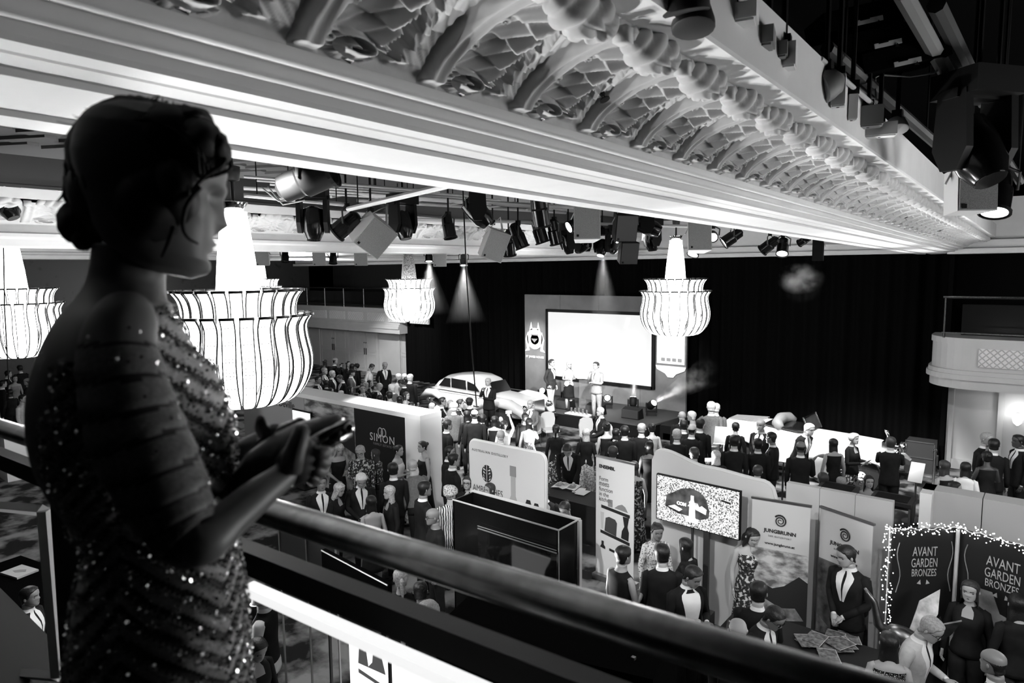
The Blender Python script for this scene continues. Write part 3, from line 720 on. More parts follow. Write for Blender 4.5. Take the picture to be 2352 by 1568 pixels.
# small poster wall left of it, partly behind the chandelier
pb_ = Board('poster_wall', (xb(545)-0.3, YB-1.0, 0), (xb(598), YB-1.0, 0), 0, 2.05, 'printed poster wall with leafy picture below the chandelier', 'poster', 0.06)
pb_.panel(0, 1, 0, 1, M_print, 'board'); pb_.poly([(0, 0), (1, 0), (1, .5), (0.6, 0.62), (0, 0.55)], mat('leaf_print', 0.02, 0.6, g2=0.6, scale=9, detail=8), 'leaf_print'); pb_.text('de Nollen', 0.5, 0.84, 0.6, M_ink); pb_.text('DECEMBER 9TH', 0.5, 0.68, 0.5, M_ink, bold=0.02)
# white plinths by the Simon pillar
for px, py, hh, wd, lab in ((988, 1150, 1.05, 0.36, 'tall white plinth beside the booth pillar'), (1003, 1160, 0.72, 0.3, 'shorter white plinth beside the tall one')):
    p = G(px, py, 0); mb = MB(); mb.box((0, 0, hh/2), (wd, wd, hh)); mb.box((0, 0, hh+0.01), (wd+0.02, wd+0.02, 0.02)); k = empty('display_plinth', p, 0.0, lab, 'plinth'); mb.build('box', M_boothwhite, k)
# --- AmberChes backdrop
YA = 8.2
xa = lambda px: AY(px, 1040, YA).x
ab = Board('spirits_backdrop', (xa(1078), YA, 0), (xa(1250), YA, 0), 0.0, 2.32, 'white rounded distillery backdrop with bottle picture', 'backdrop', 0.08)
def rrect(x0, x1, z0, z1, rx, rz, n=5, corners=(1, 1, 1, 1)):
    pts = []
    for (cx, cz, a0, on) in ((x1-rx, z0+rz, -pi/2, corners[0]), (x1-rx, z1-rz, 0, corners[1]), (x0+rx, z1-rz, pi/2, corners[2]), (x0+rx, z0+rz, pi, corners[3])):
        if on: pts += [(cx+rx*cos(a0+pi/2*i/n), cz+rz*sin(a0+pi/2*i/n)) for i in range(n+1)]
        else: pts.append((cx+rx*(cos(a0)+cos(a0+pi/2)), cz+rz*(sin(a0)+sin(a0+pi/2))))
    return pts
ab.poly(rrect(0, 1, 0, 1, 0.07, 0.05, corners=(0, 1, 1, 0)), M_print, 'stretched_cloth', 0.08, 0.08)
mb = MB(); mb.tube([(x*ab.w, 0.04, z*ab.h) for x, z in rrect(0, 1, 0, 1, 0.07, 0.05, corners=(0, 1, 1, 0))], 0.03, 8); mb.build('tube_frame', M_white, ab.root, smooth=True)
ab.text('AUSTRALIAN DISTILLERY', 0.29, 0.925, 0.5, M_inkg, space=1.25)
ab.text('AMBERCHES', 0.255, 0.625, 0.42, M_inkg, height=0.05); ab.text('spirits', 0.30, 0.575, 0.2, M_inkg)
ab.disc(0.25, 0.775, 0.115, M_ink, 'leaf_logo', r2=0.15)
lst = []
for s in (-1, 1):
    for i in range(5): lst.append([(0.25+s*0.022+s*0.014*sin(i*1.7), 0.725+i*0.024), (0.25+s*0.05, 0.735+i*0.022), (0.25+s*0.045, 0.748+i*0.022)])
lst.append([(0.2475, 0.715), (0.2525, 0.715), (0.2525, 0.84), (0.2475, 0.84)])
ab.polys(lst, M_print, 'leaf_logo_veins', -0.006)
M_bott = mat('bottle_print', 0.40, 0.5)
ab.poly([(.50, .06), (.70, .06), (.71, .55), (.66, .62), (.635, .66), (.635, .86), (.575, .86), (.575, .66), (.55, .62), (.49, .55)], M_bott, 'bottle_print')
ab.poly([(.565, .80), (.645, .80), (.645, .875), (.565, .875)], mat('bottle_cap_print', 0.25, 0.5), 'bottle_cap_print', -0.005)
ab.poly([(.51, .2), (.69, .2), (.69, .42), (.51, .42)], mat('label_print', 0.5, 0.5), 'bottle_label_print', -0.005); ab.text('AMBERCHES', 0.60, 0.38, 0.15, M_inkg, y=-0.004)
ab.poly([(.50, .06), (.70, .06), (.71, .28), (.60, .36), (.48, .26)], mat('flower_print', 0.08, 0.6, g2=0.75, scale=22, detail=4), 'flower_print', -0.008)
for i in range(4):
    for j in range(2):
        cx, cz = 0.80+j*0.10, 0.62-i*0.135-j*0.01
        ab.disc(cx, cz, 0.068, (M_ink if (i == 0 or (i > 1 and j) or i == 3) else M_mid), 'award_badge', n=6 if i < 2 else 16, r2=0.105)
# --- kitchen-brand roll-up banner
eb = Board('roll_up_banner', AY(1369, 1052, 9.3).xy.to_3d(), AY(1457, 1070, 9.25).xy.to_3d(), 0.06, 2.12, 'tall roll-up banner with kitchenware photographs', 'banner', 0.02)
eb.panel(0, 1, 0, 1, M_print, 'printed_sheet', 0, 0.01); eb.panel(-0.02, 1.02, 0.985, 1.0, M_steel, 'top_rail', -0.01, 0.04); mb = MB(); mb.box((eb.w/2, 0.03, -0.01), (eb.w+0.04, 0.22, 0.09)); mb.build('base_cassette', M_steel, eb.root)
eb.text('ENSEMBL', 0.09, 0.905, 0.42, M_ink, bold=0.05, align='LEFT')
for i, t in enumerate(('Form', 'meets', 'function', 'in the', 'kitchen.')): eb.text(t, 0.09, 0.80-i*0.042, (0.23, 0.26, 0.36, 0.25, 0.33)[i], M_inkg, align='LEFT', height=0.034)
eb.poly([(.15, .575), (.90, .55), (.90, .575), (.15, .60)], M_ink, 'shelf_print'); eb.poly([(.13, .365), (.90, .325), (.90, .35), (.13, .39)], M_ink, 'shelf_print')
eb.poly([(.33, .60), (.45, .60), (.45, .66), (.33, .66)], M_mid, 'pot_print'); eb.poly([(.5, .6), (.85, .59), (.78, .63), (.7, .645), (.6, .63)], M_mid, 'pan_print')
eb.poly([(.24, .39), (.27, .50), (.36, .515), (.52, .505), (.57, .48), (.55, .37)], mat('pot_dark', 0.05, 0.5), 'pot_print'); eb.poly([(.68, .37), (.70, .43), (.76, .47), (.72, .55), (.88, .55), (.84, .47), (.88, .43), (.87, .36)], M_ink, 'vase_print')
eb.poly([(.15, .40), (.2, .40), (.22, .54), (.13, .54)], M_light, 'cup_print')
eb.poly([(.12, .245), (.26, .235), (.26, .255), (.22, .27), (.22, .30), (.16, .30), (.16, .27)], M_ink, 'jar_print'); eb.poly([(.37, .235), (.9, .205), (.9, .225), (.62, .24), (.62, .27), (.58, .27), (.58, .245), (.37, .255)], M_ink, 'tap_print'); eb.poly([(.78, .27), (.85, .268), (.85, .31), (.78, .31)], M_mid, 'cup_print')
# --- wavy stretch backdrop with TV
YT = 9.0
tb = Board('wave_backdrop', AY(1498, 1050, YT).xy.to_3d(), AY(1782, 1100, YT).xy.to_3d(), 0.0, 2.47, 'wavy-topped grey stretch backdrop behind the screen', 'backdrop', 0.1)
top = []
for i in range(33):
    t = i/32
    zt = 1.0-0.055*smooth(0.1, 0.45, t)-0.0*t-0.02*smooth(0.5, 0.9, t)
    if t < 0.09: zt -= 0.07*(1-sqrt(max(0, 1-((0.09-t)/0.09)**2)))
    if t > 0.9: zt -= 0.10*(1-sqrt(max(0, 1-((t-0.9)/0.1)**2)))
    top.append((t, zt))
tb.poly([(0, 0), (1, 0)]+top[::-1], M_fabricw, 'stretched_cloth', 0.1, 0.09)
mb = MB(); mb.tube([(t*tb.w, 0.06, z*tb.h) for t, z in [(0, 0.01)]+top+[(1, 0.01)]], 0.035, 8); mb.build('tube_frame', M_fabricw, tb.root, smooth=True)
TA, TB = AY(1508, 1093, YT-0.22), AY(1701, 1135, YT-0.27)
tv = Board('display_television', TA.xy.to_3d(), TB.xy.to_3d(), 1.5, 2.19, 'large television showing a glass bottle on pale gravel', 'television', 0.05)
tv.panel(0, 1, 0, 1, M_black, 'bezel')
M_grav = mat('gravel_picture', 0.03, 0.6, g2=1.0, scale=55, detail=3, thr=(0.41, 0.50), emit=0.48)
for l_ in list(M_grav.node_tree.links):
    if l_.to_socket.name == 'Base Color': M_grav.node_tree.links.remove(l_)
M_grav.node_tree.nodes['Principled BSDF'].inputs['Base Color'].default_value = (.04, .04, .04, 1)
tv.panel(0.012, 0.988, 0.02, 0.98, M_grav, 'display', -0.006, 0.008)
tv.poly([(.12, .35), (.14, .6), (.22, .68), (.32, .8), (.45, .85), (.55, .80), (.62, .68), (.66, .45), (.65, .3), (.55, .22), (.42, .25), (.28, .25)], mat('cave_picture', 0.0, 0.6, g2=0.06, scale=7, detail=6, emit=0.8), 'cave_picture', -0.010)
for pts in ([(.16, .36), (.24, .42), (.34, .36), (.3, .3)], [(.40, .46), (.44, .56), (.52, .56), (.55, .45)], [(.5, .42), (.57, .53), (.63, .47), (.62, .36)]): tv.poly(pts, mat('rock_picture', 0.25, 0.6, g2=0.7, scale=12, emit=0.8), 'rock_picture', -0.014)
tv.poly([(.38, .14), (.53, .12), (.53, .2), (.495, .24), (.49, .5), (.475, .62), (.475, .70), (.44, .70), (.44, .62), (.425, .5), (.42, .24), (.38, .2)], mat('bottle_picture', 0.95, 0.4, emit=0.95), 'bottle_picture', -0.018)
tv.poly([(.78, .72), (.90, .70), (.90, .735), (.80, .755)], M_ink, 'twig_picture', -0.012)
tv.text('COM', 0.33, 0.45, 0.115, mat('caption_white', 1, 0.5, emit=1.0), y=-0.022, bold=0.05); tv.text('MENT', 0.55, 0.43, 0.13, mat('caption_white', 1, 0.5, emit=1.0), y=-0.022, bold=0.05); tv.text('OUR', 0.455, 0.53, 0.07, mat('caption_white', 1, 0.5, emit=1.0), y=-0.022, bold=0.05)
mb = MB(); mb.box((tv.w*0.62, 0.03, -0.7), (0.08, 0.05, 1.6)); mb.box((tv.w*0.45, 0.03, -0.5), (0.03, 0.03, 1.4)); mb.box((tv.w*0.55, 0.03, -1.48), (0.8, 0.5, 0.03)); mb.build('stand', M_dark, tv.root)
# --- spa roll-ups
def spa(pa, pb, z1, label, variant):
    b = Board('roll_up_banner', pa.xy.to_3d(), pb.xy.to_3d(), 0.06, z1, label, 'banner', 0.02)
    b.panel(0, 1, 0, 1, mat('spa_sheet', 0.48, 0.5), 'printed_sheet', 0, 0.01); b.panel(-0.02, 1.02, 0.987, 1.0, M_steel, 'top_rail', -0.01, 0.04); mb = MB(); mb.box((b.w/2, 0.03, -0.01), (b.w+0.04, 0.22, 0.09)); mb.build('base_cassette', M_steel, b.root)
    # spiral emblem
    mb = MB(); pts = []
    for i in range(48):
        t = i/47; a = 0.3+t*2.35*2*pi; r = 0.012+0.066*t
        pts.append((b.w*0.5+r*cos(a), -0.006, b.h*0.868+r*1.08*sin(a)))
    mb.tube(pts, [0.004+0.007*i/47 for i in range(48)], 5, flat=1.0); mb.build('spiral_emblem', M_ink, b.root)
    b.text('JUNGBRUNN', 0.5, 0.785, 0.56, M_ink, bold=0.03); b.text('DER GUTZEITORT', 0.5, 0.757, 0.40, M_inkg, space=1.2)
    b.text('www.jungbrunn.at', 0.5, 0.705, 0.52, M_ink, bold=0.015)
    if variant == 0:
        b.poly([(0, .02), (1, .02), (1, .675), (0, .675)], landscape('alpine_sky_print', 0, 1, 0.10, 0.5), 'sky_print')
        b.poly([(0, .02), (1, .02), (1, .50), (.85, .53), (.6, .45), (.4, .42), (.25, .44), (0, .46)], mat('mountain_print', 0.012, 0.7), 'mountain_print', -0.006)
        b.poly([(.02, .30), (.25, .345), (.55, .30), (.8, .32), (.95, .25), (.6, .22), (.2, .25)], mat('meadow_print', 0.02, 0.7, g2=0.35, scale=8, detail=6), 'meadow_print', -0.010)
        b.poly([(0, .02), (1, .02), (1, .16), (.5, .2), (0, .18)], mat('pond_print', 0.01, 0.7, g2=0.14, scale=6, detail=6), 'pond_print', -0.010)
    else:
        b.poly([(0, .02), (1, .02), (1, .67), (0, .67)], mat('rock_pool_print', 0.006, 0.7, g2=0.14, scale=6, detail=7), 'rock_pool_print')
        b.poly([(0, .02), (1, .02), (1, .10), (.5, .2), (0, .3)], mat('grass_print', 0.01, 0.7, g2=0.2, scale=10, detail=7), 'grass_print', -0.006)
        b.poly([(.55, .60), (.95, .54), (.9, .50), (.6, .55)], M_light, 'loungers_print', -0.006)
    return b
spa(AY(1728, 1150, 8.75), AY(1862, 1165, 8.85), 2.15, 'roll-up spa banner with bright sky and dark mountain', 0)
spa(AY(1885, 1170, 8.98), AY(2005, 1211, 8.72), 2.13, 'roll-up spa banner with dark rock pool behind suited man', 1)
# white wall sections
def wallbox(name, pts, h, label, th=0.06, m=None, panels=3):
    pa, pb = Vector(pts[0]), Vector(pts[1]); b = Board(name, pa, pb, 0, h, label, 'partition', th)
    for i in range(panels): b.panel(i/panels, (i+1)/panels-0.004, 0, 1, m or M_fabricw, 'wall_panel')
    return b
wb = wallbox('partition_wall', (AY(1806, 1122, 9.4).xy.to_3d(), AY(2052, 1166, 9.4).xy.to_3d()), 2.22, 'pale partition wall behind the two spa banners', 0.10)
wb2 = wallbox('partition_wall', (AY(2118, 1135, 10.3).xy.to_3d(), Vector((1.4, 10.3, 0))), 2.2, 'pale partition wall above the bronze banners', 0.3, panels=4)
wb2.panel(0, 0.05, 0, 1, M_boothwhite, 'end_post', -0.2, 0.5)
# bronze sculpture banners
def bronze(pa, pb, h, label, flower):
    b = Board('bronze_banner', pa.xy.to_3d(), pb.xy.to_3d(), 0.0, h, label, 'banner', 0.03)
    b.panel(0, 1, 0, 1, mat('bronze_banner_black', 0.008, 0.5), 'printed_sheet')
    M_pale = mat('pale_ink', 0.45, 0.5)
    cx = 0.5 if not flower else 0.52
    b.text('AVANT', cx, 0.855, 0.38, M_pale, height=0.05); b.text('GARDEN', cx, 0.795, 0.40, M_pale, height=0.048); b.text('BRONZES', cx, 0.745, 0.38, M_pale, height=0.04)
    b.polys([[(cx-.1, .705), (cx-.04, .70), (cx-.05, .725)], [(cx+.1, .705), (cx+.04, .70), (cx+.05, .725)]], M_pale, 'leaf_ornament')
    for s in (-1, 1):
        mb = MB(); mb.tube([(b.w*(0.5+s*(0.40+0.03*sin(i*0.8))), -0.006, b.h*(0.93-i*0.03)) for i in range(10)], 0.006, 4); mb.build('vine_ornament', M_mid, b.root)
    if flower:
        b.poly([(.05, .66), (.18, .72), (.42, .72), (.52, .62), (.75, .60), (.78, .5), (.6, .5), (.45, .55), (.25, .62), (.1, .62)], mat('petal_print', 0.12, 0.6, g2=0.4, scale=5, detail=4), 'petal_print')
        b.poly([(.72, .5), (.95, .62), (1, .62), (1, .42), (.85, .42)], mat('petal_print', 0.12, 0.6, g2=0.4, scale=5, detail=4), 'petal_print')
    else:
        b.poly([(.1, .3), (.5, .4), (.8, .52), (.85, .48), (.6, .34), (.3, .25)], mat('bronze_print', 0.01, 0.5, g2=0.1, scale=7), 'sculpture_print')
    return b
B1, B2, B3 = AY(2052, 1226, 8.46), AY(2201, 1223, 8.95), AY(2352, 1268, 8.78)
bb1 = bronze(B1, B2, 2.2, 'black bronze-sculpture banner on the light-garland end', False)
bb2 = bronze(B2+Vector((0.02, -0.01, 0)), B3+(B3-B2)*0.35, 2.2, 'black bronze-sculpture banner with large flower print', True)
mb = MB(); mb.cyl((B2.x, B2.y-0.05, 0), (B2.x, B2.y-0.05, 2.2), 0.018, 8); tag(mb.build('banner_pole', M_light), 'pale pole between the two bronze banners', 'pole')
# fairy-light garland
gar = empty('light_garland', (B1.x, B1.y, 0), 0, 'fairy-light garland edging the bronze banners', 'string lights')
path = [Vector((B1.x-0.03, B1.y-0.05, 0.9+1.35*i/26)) for i in range(27)]
for a, b in ((B1, B2), (B2, B3+(B3-B2)*0.3)):
    path += [Vector((a.x+(b.x-a.x)*i/22, a.y+(b.y-a.y)*i/22-0.05, 2.22+0.015*sin(i*1.3))) for i in range(23)]
mb = MB(); mb.tube([p-Vector((B1.x, B1.y, 0)) for p in path], 0.006, 4); mb.build('wire', M_light, gar)
rnd = random.Random(5); mb = MB()
for i in range(len(path)-1):
    for k in range(4):
        p = path[i].lerp(path[i+1], rnd.random())-Vector((B1.x, B1.y, 0))+Vector((rnd.uniform(-.06, .06), rnd.uniform(-.05, .02), rnd.uniform(-.06, .06)))
        mb.ell(p, (0.007,)*3, 5, 3)
bl = mb.build('bulbs', mat('fairy_bulb', 1, 0.4, emit=4), gar); bl['kind'] = 'stuff'
MATS['fairy_bulb'].cycles.emission_sampling = 'NONE'
lamp('garland_glow', 'POINT', (B1.x-0.15, B1.y-0.3, 2.35), 6, size=0.2)
# --- black box booth in the middle foreground
YK = 5.7
bx0, bx1 = AY(1040, 1163, YK).x, AY(1283, 1235, YK).x
kb = empty('black_display_booth', (bx0, YK, 0), 0, 'tall glossy black display box with thin pale edges', 'booth')
bw_, bh = bx1-bx0, 2.4; bd_ = 0.36
for nm, c, d in (('front_wall', (bw_/2, 0.01, bh/2), (bw_, 0.02, bh)), ('end_wall', (bw_-0.01, bd_/2, bh/2), (0.02, bd_, bh)), ('back_wall', (bw_/2, bd_, bh/2), (bw_, 0.02, bh)), ('end_wall', (0.01, bd_/2, bh/2), (0.02, bd_, bh)), ('inner_shelf', (bw_/2, bd_/2, bh-0.25), (bw_-0.04, bd_-0.02, 0.02))):
    mb = MB(); mb.box(c, d); mb.build(nm, M_blackgloss if 'wall' in nm else M_dark, kb)
for c, d in (((bw_/2, 0.0, bh), (bw_, 0.014, 0.014)), ((bw_, bd_/2, bh), (0.014, bd_, 0.014)), ((bw_/2, bd_+0.02, bh), (bw_+0.04, 0.05, 0.03)), ((bw_, 0, bh/2), (0.01, 0.01, bh)), ((bw_+0.02, bd_+0.02, bh/2), (0.03, 0.05, bh))):
    mb = MB(); mb.box(c, d); mb.build('edge_trim', M_light, kb)
mb = MB(); mb.box((bw_*0.64, -0.02, bh-0.62), (bw_*0.72, 0.03, 0.75)); sc1 = mb.build('dark_screen', M_glassdark, kb)
mb = MB(); mb.box((bw_*0.64, -0.04, bh-0.245), (bw_*0.72, 0.01, 0.012)); mb.box((bw_*0.64, -0.04, bh-0.215), (bw_*0.72, 0.01, 0.008)); mb.build('screen_edge', M_mid, kb)
# neighbouring low black cases and dark partition towards the balcony
def blackcase(px0, py0, px1, py1, z, label, dep=0.4, name='black_partition', trim=True):
    a, b = G(px0, py0, z), G(px1, py1, z); bd0 = Board(name, a.xy.to_3d(), b.xy.to_3d(), 0, z, label, 'partition', dep)
    bd0.panel(0, 1, 0, 1, M_void, 'front_panel')
    if trim: bd0.panel(0, 1, 0.992, 1.0, M_light, 'edge_trim', -0.004, 0.012)
    return bd0
hb_ = Board('black_header_panel', G(738, 1262, 2.3).xy.to_3d(), G(890, 1342, 2.3).xy.to_3d(), 1.98, 2.3, 'narrow black header panel with pale top edge under the handrail', 'panel', 0.05)
hb_.panel(0, 1, 0, 1, M_void, 'board'); hb_.panel(0, 1, .96, 1.0, M_light, 'edge_trim', -0.004, 0.012)
for t in (.04, .96):
    mb = MB(); mb.box((t*hb_.w, .03, -.97), (.025, .025, 2.02)); mb.build('post', M_dark, hb_.root)
bp = Board('grey_partition', G(640, 1200, 2.3).xy.to_3d(), G(770, 1245, 2.3).xy.to_3d(), 0, 2.3, 'grey partition with thin pale uprights under the clutch', 'partition', 0.05)
for i in range(2): bp.panel(i*0.5, i*0.5+0.495, 0.62, 1, mat('grey_laminate', 0.10, 0.6), 'wall_panel')
for t in (0.0, 0.5, 1.0): bp.panel(t-0.006, t+0.006, 0, 1.0, M_light, 'upright', -0.012, 0.02)
# big black stand below the rail, with thin aluminium posts
kb2 = blackcase(1000, 1440, 1500, 1560, 2.3, 'large black stand wall below the handrail', 0.9, 'black_stand', False)
for px in (1253, 1470):
    p = G(px, 1500, 2.3); mb = MB(); mb.box((0, 0, 1.15), (0.03, 0.03, 2.34)); k = empty('aluminium_post', (p.x, p.y-0.1, 0), 0, 'thin aluminium post %s the black stand wall' % ('at the middle of' if px < 1300 else 'at the end of'), 'post'); mb.build('post', M_steel, k); mb = MB(); mb.box((0, 0, 0.02), (0.2, 0.2, 0.04)); mb.build('foot', M_steel, k)
# white poster with bow-tied figure, floor level below the balcony
wp = Board('suit_poster', G(800, 1445, 1.3).xy.to_3d(), G(1040, 1560, 1.3).xy.to_3d(), 0.2, 1.3, 'bright white poster of a bow-tied suit below the balcony', 'poster', 0.04)
wp.panel(0, 1, 0, 1, mat('lightbox_white', 0.95, 0.5, emit=0.5), 'lightbox')
M_lbg = mat('lightbox_grey', .1, .5, emit=.04); M_lbw = mat('lightbox_shirt', .95, .5, emit=.5)
wp.poly([(.10, .70), (.12, .95), (.22, .985), (.33, .95), (.38, .72)], M_lbg, 'jacket_print'); wp.poly([(.21, .72), (.18, .975), (.27, .975), (.25, .78)], M_lbw, 'shirt_print', -0.006); wp.poly([(.16, .93), (.215, .91), (.27, .94), (.27, .87), (.215, .895), (.17, .86)], M_lbw, 'bow_print', -0.009)
wp.poly([(.10, .60), (.42, .56), (.42, .59), (.10, .64)], M_lbg, 'band_print')
mb = MB(); mb.box((wp.w/2, 0.02, -0.1), (wp.w*0.9, 0.3, 0.2)); mb.build('base', M_black, wp.root)
# --- book table and other tables
def table(px, py, sx, sy, h, label, rz=0.0, m=None, cat='table'):
    p = G(px, py, h); t = empty('draped_table', (p.x, p.y, 0), rz, label, cat)
    mb = MB(); mb.box((0, 0, h-0.015), (sx, sy, 0.03)); mb.build('top', m or mat('table_cloth', 0.012, 0.8), t)
    mb = MB(); ring = []
    for z, k in ((h-0.01, 1.0), (h*0.5, 1.01), (0.0, 1.02)):
        r = []
        for i in range(64):
            a = i/64*4; s = int(a); f = a-s
            c = ((-1+2*f, -1), (1, -1+2*f), (1-2*f, 1), (-1, 1-2*f))[s]; wv = 1+(0.012*sin(i*2.1) if z < h-0.02 else 0)
            r.append((c[0]*sx/2*k*wv, c[1]*sy/2*k*wv, z))
        ring.append(r)
    mb.loft(ring); mb.build('tablecloth', mat('table_cloth', 0.012, 0.8) if m is None else m, t, smooth=True, auto=50)
    return t
table(1318, 1135, 1.5, 0.75, 0.76, 'dark draped table under the open book')
def openbook(px, py, z, rz, label, sc=1.0, rx=0):
    p = G(px, py, z); b = empty('open_book', p, rz, label, 'book')
    for s in (-1, 1):
        mb = MB(); mb.loft([[(s*0.0, y*0.14*sc, 0.01) for y in (-1, 1)], [(s*0.06*sc, y*0.14*sc, 0.035) for y in (-1, 1)], [(s*0.14*sc, y*0.14*sc, 0.025) for y in (-1, 1)], [(s*0.20*sc, y*0.14*sc, 0.012) for y in (-1, 1)]], cap=False, closed=False)
        mb.build('page_block', M_white, b)
        mb = MB(); mb.prism([(s*0.06*sc, -0.09*sc), (s*0.16*sc, -0.09*sc), (s*0.16*sc, 0.06*sc), (s*0.06*sc, 0.06*sc)], 0.002, (0, 0, 0.04), (1, 0, 0), (0, 1, 0)); mb.build('picture_print', M_mid, b)
    mb = MB(); mb.box((0, 0, 0.005), (0.42*sc, 0.3*sc, 0.008)); mb.build('cover', M_dark, b)
    return b
openbook(1300, 1118, 0.77, 0.2, 'open picture book read by the bending man', 1.3)
for i, (px, py, r) in enumerate(((1330, 1126, .3), (1338, 1131, .1))):
    p = G(px, py, 0.77+i*0.006); mb = MB(); mb.box((0, 0, 0.003), (0.21, 0.3, 0.005), r); k = mb.build('brochure', M_white, None, loc=p); tag(k, ('upper white brochure lying on the dark draped table', 'lower white brochure lying on the dark draped table')[1-i], 'brochure')
table(1870, 1480, 1.3, 0.7, 0.76, 'dark draped table strewn with magazines')
rnd = random.Random(9)
for i in range(11):
    p = G(rnd.uniform(1840, 1965), rnd.uniform(1462, 1515), 0.77); z = 0.775+0.004*i
    k = empty('magazine', (p.x, p.y, z), rnd.uniform(-0.6, 1.2), 'glossy magazine fanned out on the table below the suited man', 'magazine', 'fanned magazines')
    mb = MB(); mb.box((0, 0, 0), (0.21, 0.28, 0.004)); mb.build('cover', mat('magazine_cover', 0.02, 0.3, g2=0.4, scale=18, detail=5), k); mb = MB(); mb.box((0.101, 0, 0.001), (0.006, 0.28, 0.004)); mb.box((0, 0.137, 0.001), (0.2, 0.006, 0.004)); mb.build('page_edge', M_white, k)
table(1715, 1450, 0.6, 0.6, 0.76, 'dark draped table beside the reading man')
for i, (px, py) in enumerate(((1700, 1450), (1690, 1440), (1728, 1462), (1712, 1436))):
    p = G(px, py, 0.77); k = empty('magazine', (p.x, p.y, 0.775+i*.004), 0.3*i, ('magazine with pale headline nearest the waiter', 'magazine with pale headline behind the waiter', 'magazine with pale headline before the bald guest', 'magazine half under the others by the waiter')[i], 'magazine')
    mb = MB(); mb.box((0, 0, 0), (0.22, 0.3, 0.006)); mb.build('cover', M_dark, k); mb = MB(); mb.box((0, 0.1, 0.004), (0.18, 0.03, 0.002)); mb.build('title_print', M_light, k)
table(1560, 1400, 0.75, 0.5, 0.8, 'dark draped counter before the television')
# open white leaflet beside the reading man
p = G(1716, 1438, 0.77); mb = MB(); mb.box((0, 0, 0.1), (0.24, 0.01, 0.2), 0.4, None); tag(mb.build('leaflet_stand', M_white, None, loc=p), 'white leaflet propped beside the reading man', 'leaflet')
# left lower tables (seen through the frame)
table(50, 1330, 1.9, 0.9, 0.78, 'dark table with a pale book seen through the grey frame', 0.2, M_void)
p = G(45, 1315, 0.79); k = empty('picture_book', p, 0.25, 'pale picture book lying on the table below the frame', 'book'); mb = MB(); mb.box((0, 0, 0.015), (0.42, 0.30, 0.03)); mb.build('cover', M_light, k); mb = MB(); mb.prism([(-0.1, -0.04), (0.0, -0.06), (0.12, 0.02), (0.05, 0.07), (-0.03, 0.03)], 0.002, (0, 0, 0.031), (1, 0, 0), (0, 1, 0)); mb.build('bird_print', M_mid, k)
# bright white stands on the far left
for px0, px1, y0, y1, lab in ((30, 82, 1000, 1060, 'white stand panel left of the woman, under the rail'), (-20, 60, 930, 965, 'white counter top at the picture edge')):
    a = G(px0, y1, 0.4); mb = MB(); mb.box((0, 0, 0.6), (0.9, 0.5, 1.2)); mb.box((0, 0, 1.22), (0.95, 0.55, 0.04)); k = empty('white_counter', (a.x, a.y, 0), 0, lab, 'counter'); mb.build('body', M_boothwhite, k)
# stone-look wall picture behind the left chandelier
swl = Board('stone_wall_print', AY(-60, 880, 13).xy.to_3d(), AY(70, 880, 13).xy.to_3d(), 0, 2.6, 'stone-wall print behind the guests at the picture edge', 'backdrop', 0.1)
swl.panel(0, 1, 0, 0.9, mat('stone_print', 0.12, 0.7, g2=0.55, scale=3, kind='voronoi'), 'printed_wall'); swl.panel(0, 1, 0.9, 1.0, M_boothwhite, 'top_board', -0.1, 0.3)
# vitrines
def vitrine(px, py, label, wd=0.62, top=1.25):
    p = G(px, py, top); v = empty('glass_vitrine', (p.x, p.y, 0), 0, label, 'display case')
    mb = MB(); mb.box((0, 0, 0.3), (wd, 0.5, 0.6)); mb.build('plinth', M_black, v)
    mb = MB(); mb.box((0, 0, top-0.03), (wd, 0.5, 0.06)); mb.box((0, 0, top+0.003), (wd*0.8, 0.36, 0.01), k=1); mb.build('lid', [M_dark, M_black], v)
    mb = MB()
    for sx in (-1, 1):
        for sy in (-1, 1): mb.box((sx*(wd/2-0.02), sy*0.23, 0.92), (0.03, 0.03, 0.6))
    mb.build('corner_posts', M_steel, v)
    mb = MB(); mb.box((0, 0, 0.90), (wd-0.06, 0.42, 0.56)); mb.build('glass_box', mat('vitrine_glass', 0.9, 0.05, trans=0.95), v)
    mb = MB(); mb.ell((0.08, 0, 0.72), (0.1, 0.1, 0.12)); mb.ell((-0.12, 0.02, 0.70), (0.08, 0.08, 0.1)); mb.build('exhibit', M_light, v, smooth=True)
    return v
vitrine(1925, 1118, 'glass display case behind the first spa banner'); vitrine(2050, 1142, 'glass display case beside the seated woman', 0.62, 1.3)
